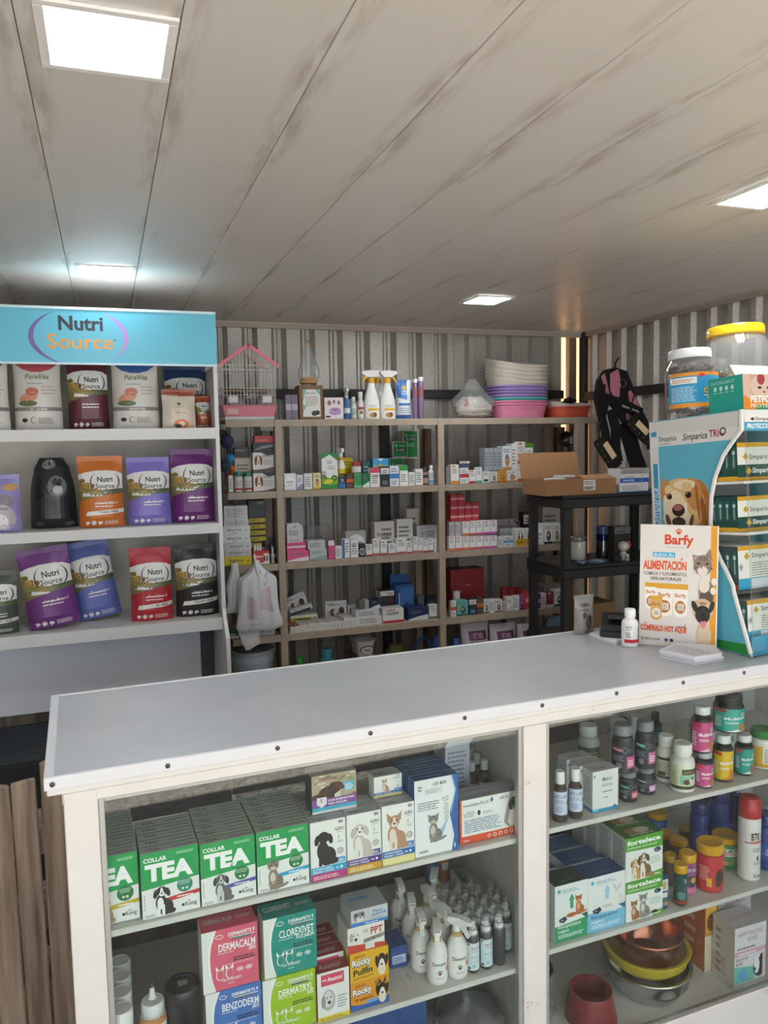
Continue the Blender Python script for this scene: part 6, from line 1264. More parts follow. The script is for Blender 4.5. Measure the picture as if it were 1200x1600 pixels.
def cleanspray(label, px, v, rz):
    xc, ww, hh = rfit(px-12.6, px+11.6, 578, Z1, v); r = ww/2
    k = hh
    b = MB().lathe([(r*.95, 0, '#ecebe8'), (r, .01*k, '#ecebe8'), (r, .30*k, '#ecebe8'), (r*.86, .45*k, '#ecebe8'), (r*.56, .62*k, '#ecebe8'), (r*.42, .70*k, '#ecebe8'), (r*.40, .76*k, '#ecebe8')], 24, sy=.7)
    o = b.build('cleaner_spray', PLAST, None, (xc, YR+v+r*.7, Z1), 0, smooth=50, label=label, cat='spray bottle', group='cleaner sprays on the top shelf')
    MB().lathe([(r*.44, .74*k, '#e3a92c'), (r*.46, .84*k, '#e3a92c')], 14).build('collar', PLAST, o, smooth=40)
    hb = MB().prism([(-r*1.25, .93*k), (-r*1.2, .985*k), (-r*.2, 1.0*k), (r*.8, .985*k), (r*.9, .94*k), (r*.45, .86*k), (-r*.5, .86*k)], 1, -r*.3, r*.3, '#e9e7e4')
    h_ = hb.build('sprayer_head', PLAST, o); h_.rotation_euler = (0, 0, rz)
    t = MB().prism([(-r*.5, .88*k), (-r*.85, .88*k), (-r*1.25, .76*k), (-r*1.1, .75*k), (-r*.75, .83*k), (-r*.45, .85*k)], 1, -r*.2, r*.2, '#e3b52c').build('trigger', PLAST, h_)
    def fn(u, v_, e):
        a = math.radians(-160+140*u); z = v_*.55*k; rr = r if z < .30*k else r+(r*.56-r)*((z-.30*k)/(.32*k)); return ((rr+e)*math.cos(a), .7*(rr+e)*math.sin(a)-.0004, z)
    cleaner(0).build('label_print', fn, PAPER, o, du=.06, dv=.05); return o
cleanspray('white cleaner spray with yellow collar, left of the pair', 583, .03, 0); cleanspray('white cleaner spray with yellow collar, right of the pair', 608, .035, math.pi); cleanspray('white cleaner spray with yellow collar, behind the pair', 594, .14, .1)
# pouch
def pouch(name, label, w, h, d, loc, rz, col, pr, mat=None, cat='bag', group=None, top=.9, rx=0.0, ry=0.0, seed=0, dome=0.0):
    q = random.Random(seed); ph = [q.random()*6.28 for _ in range(4)]
    def dep(u, v):
        s = max(1-abs(2*u-1)**3.2, 0.0); t = 1.0 if v < .45 else max(1-((v-.45)/(top-.45))**1.6, 0) if v < top else 0
        base = .55+.45*min(v/.12, 1)
        return d/2*s*t*base + .0018 + .0025*(math.sin(9*u+ph[0]+5*v)*math.sin(7*v+ph[1]))*s
    def xx(u, v): 
        nar = 1-.05*math.sin(math.pi*min(v/.9, 1))*0 - .03*(v > .85)*0
        return (-w/2+w*u)*(1-.035*math.sin(math.pi*v)+.006*math.sin(11*v+ph[2]))*(1-dome*max(0, (v-.35)/.65)**2.2+(.10*dome if .80 < v < .90 else 0))
    b = MB(); nu, nv = 12, 14
    b.grid(lambda u, v: (xx(u, v), -dep(u, v), h*v), nu, nv, col); b.grid(lambda u, v: (xx(1-u, v), dep(1-u, v), h*v), nu, nv, col)
    m_ = nu+1; tot = m_*(nv+1)
    c = lin(col if isinstance(col, str) else col(0, 0))
    for j in range(nv):   # close the sides
        b.f.append((j*m_, (j+1)*m_, tot+(j+1)*m_+nu, tot+j*m_+nu)); b.c.append(c); b.f.append((j*m_+nu, tot+j*m_, tot+(j+1)*m_, (j+1)*m_+nu)); b.c.append(c)
    b.f.append(tuple(list(reversed(range(m_)))+list(reversed([tot+i for i in range(m_)])))); b.c.append(c)
    b.f.append(tuple([nv*m_+i for i in range(m_)]+[tot+nv*m_+i for i in range(m_)])); b.c.append(c)
    o = b.build(name, mat or FOIL, None, loc, rz, smooth=50, label=label, cat=cat, group=group); o.rotation_euler = (rx, ry, rz)
    if pr: pr.build('printed_front', lambda u, v, e: (xx(u, v), -dep(u, v)-.0012-e, h*v), FOIL, o, du=1/12, dv=1/14)
    return o
xc, ww, hh = rfit(621.5, 645.5, 593, Z1, .05)
pouch('litter_bag', 'blue and white pet product bag right of the cleaner sprays', ww, hh, .07, (xc, YR+.09, Z1), 0, '#dfe4e8', PR(ww/hh).P([(.05, .55), (.6, .48), (.75, 1), (.0, 1)], '#3f74b8').R(0, 0, 1, .10, '#3f74b8').R(.1, .34, .9, .40, '#3f74b8').T('LTS', .3, .62, .10, '#dfe8f0', w=.34, bold=.02).C(.5, .80, .07, '#c9b86a').L(.15, .15, .85, .30, 3, '#8aa4c0'))
for i, (px, yt) in enumerate(((650, 592), (659, 589))):
    rbottle(f'purple test tube style bottle with white cap, {["left", "right"][i]} of two', 1, px, 8.5, yt, .04+.02*(1-i), body='#7f6a8a', cap='#e3dfe0', capr=.95, caph=.10, neck=.01, shoulder=.02, group='purple tubes', lab=PR(1).R(.2, .5, .8, .9, '#9a5a62'), lz=(.2, .85))
# bag of white granules
xc, ww, hh = rfit(719, 795, 612, Z1, .08)
o = loosebag('clear_bag', 'large clear bag of pale granules beside the stacked trays', ww*.40, .235, (xc-.036, YR+.16, Z1), WRAP, 9, neck=.45, ntop=.12)
loosebag('granules', None, ww*.37, .125, (0, 0, .003), MATTE, 12, '#c4bdb4', neck=.6, ntop=.5, cat=None).parent = o
MB().box(-.085, -.06, -.062, -.058, .07, .115, '#b8423f').build('sticker', PAPER, o)
# stacked litter trays
def tray(name, label, w, d, h, loc, col, high=0.0, group=None):
    def rim(a):
        return high*max(0, -math.cos(a))**1.2*.55 + high*(.5+.5*math.sin(a)) if high else 0
    n = 40; b = MB(); c = lin(col)
    def ring(f, z, add=0.0):
        out = []
        for i in range(n):
            a = 2*math.pi*i/n; ca, sa = math.cos(a), math.sin(a); p = 3.2
            k = (abs(ca)**p+abs(sa)**p)**(-1/p)
            out.append((w/2*f*k*ca, d/2*f*k*sa, z+(rim(a)*add)))
        return out
    rings = [ring(.86, 0), ring(.893, h*.3), ring(.95, h*.85, .8), ring(1.0, h*.9, 1), ring(1.0, h, 1), ring(.985, h*.985, 1), ring(.945, h*.8, .8), ring(.868, .006)]
    for r_ in rings: b.v += r_
    for j in range(len(rings)-1):
        for i in range(n):
            b.f.append((j*n+i, j*n+(i+1) % n, (j+1)*n+(i+1) % n, (j+1)*n+i)); b.c.append(c)
    b.f.append(tuple(reversed(range(n)))); b.c.append(c); b.f.append(tuple((len(rings)-1)*n+i for i in range(n))); b.c.append(c)
    return b.build(name, PLAST, None, loc, 0, smooth=50, label=label, cat='tray', group=group)
xa, xb = X(783, 640, .05), X(868, 640, .05); xc = (xa+xb)/2; w0 = xb-xa
z = Z1
ST = [('#dc86a4', 'pink', .085), ('#dc7f9e', 'pink', .02), ('#4fb0ae', 'teal', .02), ('#9b82bd', 'purple', .0215), ('#9479b8', 'purple', .0215), ('#9b82bd', 'purple', .0215), ('#9880ba', 'purple', .0215), ('#d6cdbf', 'cream', .03), ('#d3cabb', 'cream', .0245), ('#d6cdbf', 'cream', .0245), ('#d3cabb', 'cream', .0245), ('#d8cfc2', 'cream', .0245)]
zz = 0; H = .088
for i, (c, nm, st) in enumerate(ST):
    if i: zz += {1: .016, 2: .018}.get(i, .0185) if i < 8 else .024
    hi = .045 if nm == 'cream' else 0.0
    tray('litter_tray', f'{nm} litter tray, {ORD[i]} from the bottom of the nested stack', w0, .28, H, (xc, YR+.05+.15, Z1+zz), c, hi, 'nested litter trays on the top shelf')
xc2 = (X(871, 640, .05)+X(933, 640, .05))/2; w1 = X(933, 640, .05)-X(871, 640, .05)
tray('litter_tray', 'orange red litter tray right of the stack', w1*1.02, .28, .068, (xc2, YR+.19, Z1), '#cf5a45', 0)
tray('litter_tray', 'white litter tray nested in the orange red one', w1, .26, .06, (xc2, YR+.19, Z1+.016), '#ded6cc', .035)
for i, (dx, dz) in enumerate(((-.02, 0), (.02, .0), (.05, 0))):
    o = MB().tube([(-.05, 0, 0), (-.02, -.03, .02), (.02, .02, .035), (.05, -.01, .015)], .011, '#2a2926', 6).build('leash', FABRIC, None, (xc2+dx, YR+.12+.075*i, Z1+.085), .1*i, smooth=60, label=f'dark coiled leash lying in the white tray, {ORD[i]} from the left', cat='leash', group='coiled leashes')
# ---------------------------------------------------------------- rack, left bay
def L2(*a, **k): return med(2, 'L', *a, **k)
L2(357, 364.5, 743, 'plain', '#d2cfca', desc='narrow white carton')
for i, px in enumerate((373.5, 388.5)):
    rbottle(f'white pill jar with green lid, {["left", "right"][i]} of two on the second shelf', 2, px, 13.5, 738, .03, body='#cfcac4', cap='#2f7a64', capr=.98, caph=.2, neck=.01, shoulder=.03, lab=PR(1.2).R(0, 0, 1, 1, '#d6d2cc').R(.1, .05, .9, .22, '#b8403c').L(.2, .35, .8, .8, 4, '#8a8a86'), lz=(.06, .74), cat='jar', name='pill_jar', group='green lidded jars')
def beagle(w, h, d):
    p = PR(w/h); p.P([(.4, 1), (1, 1), (1, .86), (.7, .80)], '#33363c'); p.P([(0, 0), (1, 0), (1, .16), (.6, .06)], '#7a4a38'); p.E(.26, .55, .16, .32, '#a8713f'); p.E(.13, .52, .06, .26, '#7a4c28'); p.E(.39, .52, .06, .26, '#7a4c28'); p.E(.26, .62, .045, .26, '#ece4da'); p.E(.26, .38, .085, .17, '#ece4da'); p.E(.26, .42, .035, .05, '#1c1816'); p.E(.2, .62, .018, .03, '#1c1816'); p.E(.32, .62, .018, .03, '#1c1816'); p.T('NEXGARD', .46, .74, .11, '#4a4d52', w=.4, bold=.01); p.L(.5, .3, .92, .62, 4, '#9a9894')
    return {'front': p}
xb_, wb, hb_ = rfit(396, 429.5, 739, SHZ[2], .03)
carton('tablet_box', 'white box with a beagle, lower of two on the second shelf', wb, .06, hb_, (xb_, YR+.03, SHZ[2]), 0, None, '#dcd8d2', beagle(wb, hb_, .06)); zq = SHZ[2]+hb_+.0006
carton('tablet_box', 'white box with a beagle, upper of two on the second shelf', wb*.97, .06, hb_*.95, (xb_, YR+.035, zq+.016), 0, None, '#dcd8d2', beagle(wb, hb_, .06))
carton('tablet_box', 'flat dark box between the two beagle boxes', wb, .06, .0155, (xb_, YR+.032, zq), 0, None, '#5a4a44', None); zq += .016+hb_*.95+.0006
carton('tablet_box', 'black box with grey curve above the beagle boxes', wb*.93, .06, .05, (xb_+.002, YR+.04, zq), 0, None, '#2e3034', {'front': PR(2.2).P([(0, .2), (.5, .7), (1, .8), (1, .55), (.5, .4)], '#8a8f94')}); zq += .0506
carton('tablet_box', 'red box on top of the left bay stack', .10, .06, .036, (xb_+.008, YR+.04, zq), 0, None, '#b8454a', {'front': PR(2.6).L(.1, .3, .8, .6, 1, '#e0a0a0')})
xm, wm, hm = rfit(367, 395, 715, SHZ[2], .10)
carton('tablet_box', 'brown and cream box behind the green lidded jars', wm, .07, hm, (xm, YR+.10, SHZ[2]), 0, None, '#b5a48c', {'front': PR(wm/hm).R(0, .55, 1, .95, '#c9c0b0').L(.1, .65, .8, .85, 2, '#6a5a48').R(0, .40, 1, .5, '#4a3428')})
carton('tablet_box', 'dark blue grey box on the brown and cream one', wm*.86, .07, .055, (xm-.006, YR+.10, SHZ[2]+hm+.0006), 0, None, '#33373d', {'front': PR(2).R(.1, .6, .7, .75, '#8a9098')})
# soft dog toys at the left end
q = random.Random(2)
for i, (px, py, c, r) in enumerate(((355, 690, '#3a3f5c', .035), (360, 716, '#3f8fc4', .022), (352, 728, '#3a4256', .030), (363, 732, '#e07a2c', .014), (356, 737, '#c8503a', .013), (348, 678, '#5a4a3c', .022))):
    p_ = atY(px, py, YR+[.03, .073, .02, .07, .085, .10][i]); n_ = 18
    b = MB().grid(lambda u, v: (r*math.sin(math.pi*v)*math.cos(2*math.pi*u)*(1+.12*math.sin(6*math.pi*u)), r*math.sin(math.pi*v)*math.sin(2*math.pi*u), -r*math.cos(math.pi*v)*(1+.1*math.cos(4*math.pi*u))), n_, 8, c, True)
    b.tube([(0, 0, -r*.8), (.004, .006, -r*1.3), (0, .01, -r*1.8)], .006, c, 6)
    b.build('soft_toy', FABRIC, None, p_, smooth=80, label=['navy', 'sky blue', 'slate', 'orange', 'small red', 'brown'][i]+' plush ball toy hanging at the left rack end', cat='toy', group='plush toys at the rack end')
# third shelf left: stacks of long boxes
z = SHZ[3]; rows = [(350, 394, 869, '#d8bf32', 'yellow long box, bottom of the white and yellow stack', 'Neo'), (351, 393, 860, '#c4c4c2', 'grey long box, second from the bottom of the stack', 'KPPD'), (350, 393, 848, '#cfcfce', 'grey box with rounded label, third from the bottom of the stack', 'Gammarum'), (347, 391, 835, '#dfe0dc', 'white cream box, fourth from the bottom of the stack', 'Merbest Cream'), (347, 391, 822, '#dfe0dc', 'white cream box, fifth from the bottom of the stack', 'Merbest Cream'), (350, 389, 812, '#c9ccc9', 'pale grey box, sixth from the bottom of the stack', None), (350, 387, 790, '#cbcccd', 'square pale box tied with string, top of the stack', None)]
for x0, x1, yt, c, lb, tx in rows:
    xc, ww, hh = rfit(x0, x1, yt, z, .03); p = PR(ww/hh)
    if tx: p.T(tx, .2, .42, .28, '#55584f' if 'Cream' in tx else '#4a4d50', w=.5, bold=.012); [p.C(.4+.06*k, .2, .06, '#5a6a3a' if 'Cream' in tx else '#6a6d70') for k in range(3)]; p.C(.86, .45, .09, '#55584f')
    else: p.L(.1, .2, .9, .85, 4, '#9a9c9e'); p.R(.46, 0, .48, 1, '#6a6a6a')
    carton('long_box', lb, ww, .10, hh-.0006, (xc, YR+.03, z), 0, None, c, {'front': p}, 'box', 'long boxes on the third shelf'); z += hh
z = SHZ[3]+.075
for i in range(5):
    carton('long_box', f'yellow and black long box, {ORD[i]} from the bottom of the yellow stack', .088 if i else .06, .08, .0335, (X(403, 820, .12)-(.010 if i == 0 else 0), YR+.135, z), 0, {'top': '#33322c'}, '#b8a324', {'front': PR(2.9).R(0, .72, 1, 1, '#3a3a30').R(0, .1, .64, .7, '#c4ae2a').T('OMEZ 10', .08, .25, .28, '#5a5018', w=.48, bold=.01).R(.66, .1, 1, .7, '#d0bb3a')}, 'box', 'yellow and black long boxes'); z += .034
carton('long_box', 'dark grey box on the yellow stack', .09, .08, .045, (X(402, 790, .12), YR+.135, z), 0, None, '#4a4d50', None); z += .0456
carton('long_box', 'dark green box at the top of the yellow stack', .09, .08, .04, (X(402, 780, .12), YR+.135, z), 0, None, '#46563f', {'front': PR(3).R(.5, .5, .9, .9, '#8a9a70')})
carton('long_box', 'grey shelf box under the yellow stack', .062, .09, .0745, (X(404, 850, .14)+.002, YR+.135, SHZ[3]), 0, None, '#8a8a86', None)
xc, ww, hh = rfit(396, 421, 861, SHZ[3], .025)
carton('tablet_box', 'low red box in front of the blue bottle', ww, .07, hh, (xc, YR+.025, SHZ[3]), 0, None, '#cf4438', {'front': PR(ww/hh).R(.65, 0, 1, .8, '#e6e0da').T('Hemarun', .1, .5, .22, '#f2e6e0', w=.5, bold=.02).T('Duplex', .1, .2, .2, '#f2e6e0', w=.3).E(.7, .4, .05, .25, '#4a3a34').E(.86, .4, .05, .25, '#4a3a34').R(0, 0, 1, .1, '#e6e0da')})
for i in range(3): rbottle(f'tiny white vial on the low red box, {ORD[i]} from the left', 3, 399+4.2*i, 4, 851, .04, zb=SHZ[3]+hh+.0005, body='#d6d6d4', cap='#dfdfde', capr=.8, group='tiny vials', name='vial', cat='vial')
rbottle('dark navy bottle behind the low red box', 3, 425, 10, 839, .105, body='#2f3a55', cap='#3a3f4a', capr=.6)
rbottle('white dropper bottle at the right end of the left bay', 3, 426.5, 6, 855, .03, body='#d4d4d2', cap='#dededc', capr=.55, caph=.35, lab=PR(1).L(.1, .1, .9, .9, 4, '#7a7a7a'), lz=(.05, .5))
carton('long_box', 'green and white flat box at the left end of the fourth shelf', .075, .09, .035, (X(362, 988, .03), YR+.03, SHZ[4]), 0, None, '#2f5a4a', {'front': PR(2).R(0, 0, 1, .3, '#dfe3df').T('ertilix', .1, .4, .35, '#dfe6df', w=.7, bold=.02)})
for i in range(2): med(4, 'L', 405+12.5*i, 417+12.5*i, 983, 'plain', '#d6d8dc', desc=f'white carton, {["left", "right"][i]} of two by the rack post on the fourth shelf')
# hanging carrier bags
def carrier(label, rows, Y, depth, seed, tint='#d9d9d8', red=True):
    """rows: (y pixel, x left, x right) outline of the filled bag"""
    q = random.Random(seed); ph = [q.random()*6.28 for _ in range(5)]
    pts = []
    for y, a, b_ in rows: pts.append((atY(a, y, Y)[0], atY(b_, y, Y)[0], atY((a+b_)/2, y, Y)[2]))
    zs = [p[2] for p in pts]
    def ev(t):
        f = t*(len(pts)-1); i = min(int(f), len(pts)-2); f -= i
        return [pts[i][k]*(1-f)+pts[i+1][k]*f for k in range(3)]
    x0, z0 = (pts[0][0]+pts[0][1])/2, pts[0][2]
    def f(u, v):
        a, b_, z = ev(v); c = (a+b_)/2; hw = (b_-a)/2; an = 2*math.pi*u
        wr = 1+.04*math.sin(4*an+ph[0]+6*v)+.03*math.sin(9*an+ph[1]-4*v)
        dd = depth*math.sin(math.pi*min(max(v, .03), .99))**.7*(1+.25*math.sin(6*an+ph[2]+5*v)+.15*math.sin(13*an+ph[3]))
        return (c+hw*math.cos(an)*wr-x0, dd*math.sin(an), z-z0)
    b = MB().grid(f, 40, 22, tint, True); n = 40; k = len(b.v); c = lin(tint)
    b.f.append(tuple(range(n))); b.c.append(c); b.f.append(tuple(k-n+i for i in reversed(range(n)))); b.c.append(c)
    # pull inside out faces outward is not needed: closed thin film
    o = b.build('carrier_bag', M_BAG, None, (x0, Y, z0), smooth=80, label=label, cat='bag', group='white carrier bags'); return o, f
M_BAG, _n, _l, _b = nodes_mat('thin_white_polythene'); _b.inputs['Base Color'].default_value = (.80, .80, .82, 1); _b.inputs['Roughness'].default_value = .35; _b.inputs['Alpha'].default_value = .92; _b.inputs['Subsurface Weight'].default_value = 0
YB = YR-.080
o, f = carrier('large white plastic carrier bag hanging from the left bay shelf', [(875, 396, 405), (882, 396, 406), (893, 388, 418), (903, 372, 432), (920, 371, 433), (940, 372, 435), (960, 371, 439), (972, 370, 443), (980, 371, 442), (985, 380, 430)], YB, .035, 4)
def onbag(ang0, ang1, v0, v1):
    return lambda u, v, e: tuple(np.array(f((ang0+(ang1-ang0)*u)/360, v0+(v1-v0)*v))+np.array([0, -.002-e*3, 0]))
[q_.build('printed_mark', onbag(235, 305, .80, .42), PLAST, o, du=.1, dv=.1) for q_ in (PR(1).P([(0, .25), (.4, .2), (.4, .75), (0, .8)], '#d6c0c6'), PR(1).P([(.55, .5), (1, .4), (1, 1), (.6, .95)], '#d9c8cc'), PR(1).R(.1, 0, .5, .05, '#cfa4aa'))]
b = MB(); b.tube([(-.012, .0, .03), (-.008, -.012, .0), (0, -.02, -.05), (.012, -.028, -.10), (.03, -.03, -.12), (.045, -.025, -.08), (.05, -.02, -.06)], [.006, .008, .010, .012, .012, .009, .005], '#d2d2d2', 8); b.build('bag_handle', M_BAG, o, smooth=70)
MB().tube([(0, .05, -.004), (0, 0, -.004), (0, -.012, .004)], .003, '#55504a', 6).build('hook', colmat('dull_hook', .4, metal=.7), o)
o, f = carrier('small white carrier bag hanging at the far left of the rack', [(880, 361, 372), (888, 362, 372), (900, 358, 374), (918, 352, 376), (922, 353, 378), (940, 356, 374), (955, 353, 372), (958, 355, 370)], YR-.032, .018, 8, '#cfccc8')
MB().tube([(0, .04, .002), (0, 0, .002)], .003, '#55504a', 6).build('hook', bpy.data.materials['dull_hook'], o)
o, f = carrier('crumpled pale blue film trailing below the carrier bag', [(983, 371, 404), (990, 373, 405), (1000, 377, 406), (1006, 379, 407), (1012, 383, 396), (1016, 384, 390)], YR-.030, .012, 11, '#b8c8d0')
# ---------------------------------------------------------------- rack, bottom shelf
Z5 = SHZ[5]
x_, r_ = X(396, 1030, .12), .118
zt = atY(396, 1016, YR+.10)[2]
o = MB().lathe([(r_*.82, Z5-Z5, '#a9bcc8'), (r_*.96, (zt-Z5)*.80, '#a9bcc8'), (r_*1.0, (zt-Z5)*.82, '#b4c6d0'), (r_*1.0, zt-Z5-.02, '#b4c6d0')], 28).build('paint_bucket', PLAST, None, (x_, YR+.14, Z5), smooth=40, label='pale blue plastic bucket with grey lid under the carrier bags', cat='bucket')
MB().lathe([(r_*1.06, zt-Z5-.02, '#9aa2a4'), (r_*1.07, zt-Z5, '#9aa2a4'), (r_*.98, zt-Z5+.004, '#8a8f90'), (r_*.94, zt-Z5-.006, '#5f6263'), (.0004, zt-Z5-.006, '#5f6263')], 28).build('lid', PLAST, o, smooth=35)
PR(2).R(0, 0, 1, 1, '#8a9a3a').R(.4, .2, .8, .8, '#3f78a8').L(.45, .3, .75, .7, 3, '#e0e6ea').build('label_print', wrapfn(r_*.95, 0, -170, -10, .10, (zt-Z5)*.66), PAPER, o, du=.05)
for i, (px, yt, v, lb) in enumerate(((575.5, 1002, .06, 'white deep bowl with oval logo on the bottom shelf'), (569, 996, .20, 'white deep bowl behind the logo bowl'))):
    xc, ww, hh = rfit(px-16, px+16, yt, Z5, v); o = bowl('pet_bowl', lb, ww/2, .10, (xc, YR+v+ww/2, Z5+hh-.10), '#c9c9c8', None, base=.78)
    carton('stool_box', f'plain box under the {["logo bowl", "rear bowl"][i]}', .13, .11, hh-.1008, (xc, YR+v+.01, Z5), 0, None, '#6a6660', None)
    if i == 0:
        PR(2).E(.48, .45, .40, .40, '#33363a').E(.48, .45, .34, .32, '#dedede').T('TURK', .26, .33, .24, '#33363a', w=.42, bold=.02).R(.84, 0, 1, 1, '#b03a3c').build('printed_mark', lambda u, v_, e: ((ww/2*(.80+.17*v_)+e)*math.cos(math.radians(-150+120*u)), (ww/2*(.80+.17*v_)+e)*math.sin(math.radians(-150+120*u)), .012+.072*v_), PAPER, o, du=.06, dv=.2)
for lb, px, py, w, h, c in (('green plastic bottle top on the bottom shelf', 471, 1028, 13, 0, '#3fae4a'), ('teal plastic container on the bottom shelf', 514, 1016, 24, 0, '#4a9aae')):
    xc, ww, hh = rfit(px-w/2, px+w/2, py, Z5, .10)
    bottle('cleaner_bottle', lb, ww/2, hh, (xc, YR+.10+ww/2, Z5), c, c, .7, .15, seg=14, ridged=False)
# blue hose ring and bags
xc = X(660, 1010, .12)
MB().tube([(.046*math.cos(a)*1.1, .02*math.sin(2*a), .046*math.sin(a)*1.1) for a in [2*math.pi*i/20 for i in range(20)]], .010, '#2f4a80', 8, closed=True).build('blue_hose', PLAST, None, (xc, YR+.12, atY(660, 1010, YR+.12)[2]), smooth=60, label='loop of dark blue hose standing on the bottom shelf', cat='hose')
carton('supply_box', 'low dark box carrying the blue hose loop', .09, .14, atY(660, 1010, YR+.12)[2]-.0615-Z5, (xc, YR+.06, Z5), 0, None, '#4a4038', None)
loosebag('supply_bag', 'blue printed bag at the right end of the middle bay bottom shelf', .032, atY(684, 993, YR+.1)[2]-Z5, (X(683, 1005, .12), YR+.12, Z5), FOIL, 21, '#2f5fae', neck=.8, ntop=.5)
loosebag('supply_bag', 'olive cloth bag on the bottom shelf beside the bowls', .062, atY(606, 1008, YR+.12)[2]-Z5, (X(617, 1010, .14), YR+.12, Z5), MATTE, 23, '#5f5a3c', neck=.8, ntop=.6)
def padp(w, h):
    return PR(w/h).R(.20, .70, .85, .86, '#7a3f6a').T('PET PADS', .36, .73, .09, '#e6c8dc', w=.36, bold=.02).R(.36, .50, .66, .68, '#c48ab8').E(.28, .60, .07, .08, '#5a4650').E(.76, .79, .06, .07, '#5a4650').E(.55, .30, .22, .16, '#7f7a80').E(.72, .34, .12, .14, '#55525a').E(.28, .30, .08, .12, '#5a4660')
for i, (x0, x1, yt, v) in enumerate(((727, 771, 976, .05), (773, 814, 977, .05), (816, 848, 977, .05), (745, 790, 968, .20), (800, 840, 962, .20))):
    xc, ww, hh = rfit(x0, x1, yt, Z5, v)
    pouch('pad_pack', ['large lilac and white pet pad pack, left of three', 'lilac and white pet pad pack in the middle of three', 'lilac and white pet pad pack, right of three', 'pet pad pack behind the left pair', 'clear wrapped pad pack behind the right one'][i], ww, hh, .13, (xc, YR+v+.07, Z5), 0, '#d8d2d8', padp(ww, hh) if i < 3 else None, FOIL, 'pack', 'pet pad packs on the bottom shelf', top=1.02, seed=i)
loosebag('supply_bag', 'pale blue plastic bag at the right end of the bottom shelf', .095, atY(866, 968, YR+.1)[2]-Z5, (X(868, 980, .14), YR+.17, Z5), FOIL, 31, '#7f9ab0', neck=.6, ntop=.4)
loosebag('supply_bag', 'small blue bag by the second rack post', .035, atY(713, 997, YR+.06)[2]-Z5, (X(714, 1003, .06), YR+.07, Z5), FOIL, 33, '#3a62a8', neck=.8, ntop=.5)
# bull ornament
xc = X(887, 690, .12)
b = MB().grid(lambda u, v: ((.045*math.sin(math.pi*v)*(1+.25*(v < .5)))*math.cos(2*math.pi*u), .05*math.sin(math.pi*v)*math.sin(2*math.pi*u)-.012*(1-v), .05*(1-math.cos(math.pi*v))), 20, 12, '#2a2826', True)
ztop = atY(887, 672, YR+.12)[2]
o = empty('bull_ornament', (xc, YR+.14, SHZ[2]), 0, 'dark horned bull head ornament above the cardboard box', 'ornament')
MB().lathe([(.05, 0, '#2b2927'), (.055, .06, '#2b2927'), (.03, .17, '#2b2927'), (.026, .20, '#2b2927')], 18).build('stand', PLAST, o, smooth=50)
hd = b.build('head', PLAST, o, (0, 0, .195), smooth=60)
for s in (-1, 1):
    MB().tube([(s*.03, 0, .265), (s*.045, 0, .285), (s*.052, 0, .31), (s*.048, 0, ztop-SHZ[2])], [.010, .009, .006, .001], '#1f1d1c', 8).build('horn', PLAST, o, smooth=60)
    MB().tube([(s*.035, 0, .25), (s*.055, -.005, .252), (s*.068, -.005, .246)], [.008, .010, .002], '#2a2826', 8).build('ear', PLAST, o, smooth=60)
MB().box(-.012, .012, -.062, -.058, .215, .262, '#8f8a86', ch=.002).build('blaze', PLAST, o)
# ---------------------------------------------------------------- pet food display with blue header
YD = 3.35; DX0, DX1 = -.62, .452
dsp = empty('food_display', (0, YD, 0), 0, 'white three-shelf pet food display with light blue header', 'display stand')
WHT = colmat('white_display_board', .45); 
def db(name, x0, x1, y0, y1, z0, z1, col='#cfcfce', ch=.002, mat=None, par=None): return MB().box(x0, x1, y0, y1, z0, z1, col, ch=ch).build(name, mat or WHT, par or dsp)
hd = db('header_board', DX0, DX1, -.012, .03, 1.950, 2.167, '#63bcd6', .002, PLAST)
db('header_edge', DX0, DX1, -.014, -.0125, 2.158, 2.168, '#cfe6ee', .0003, None, hd); db('header_edge', DX0, DX1, -.014, -.0125, 1.946, 1.954, '#cfe6ee', .0003, None, hd)
def hx(px): return atY(px, 530, YD-.013)[0]
HW = DX1-DX0; HH = .217
p = PR(HW/HH); U = lambda px: (hx(px)-DX0)/HW
p.T('Nutri', U(92), .60, .245, '#2c3442', w=U(162)-U(92), bold=.03); p.T('Source', U(73), .27, .255, '#e8a13c', w=U(177)-U(73), bold=.012); p.C(U(179), .43, .02, '#5a6068')
p.arc(U(120), .47, (U(197)-U(120))*.95, .50, 118, 252, .085, .085, '#6f5aa6', 20); p.arc(U(128), .47, (U(197)-U(120))*.95, .50, 62, -48, .085, .085, '#b18fd8', 20)
p.build('header_print', lambda u, v, e: (DX0+u*HW, -.0122-e, 1.950+v*HH), PLAST, hd)
for x0, x1 in ((DX1-.016, DX1), (DX0, DX0+.016)):
    prof = [(0, 1.949), (0, .93), (-.03, .88), (-.095, .82), (-.10, .78), (-.10, -.08), (.40, -.08), (.40, 1.949)]
    MB().prism(prof, 0, x0, x1, '#d2d2d1').build('side_panel', WHT, dsp)
for z, t in ((1.696, .047), (1.295, .042), (.888, .050)):
    sh = db('shelf', DX0+.0165, DX1-.0165, .0, .372, z-.0165, z-.0008, '#dcdcdb')
    db('shelf_lip', DX0+.0165, DX1-.0165, -.006, -.0005, z-t, z-.0008, '#d2d2d3', .001, None, sh)
db('back_panel', DX0+.0165, DX1-.0165, .375, .39, .845, 2.15, '#cfcabc')
db('lower_panel', DX0+.0165, DX1-.075, .35, .374, .46, .835, '#eef2fb', .002, PLAST)
db('side_interior_strip', DX1-.074, DX1-.0165, .34, .374, -.08, .835, '#5a5a5a')  # added strip, dark grey for the dark interior of the side panel
db('top_panel', DX0, DX1, .031, .39, 2.152, 2.166, '#8f8f8e')
deck = db('base_deck', DX0+.0165, DX1-.0165, -.09, .374, -.08, .40, '#33373a', .004, MATTE)
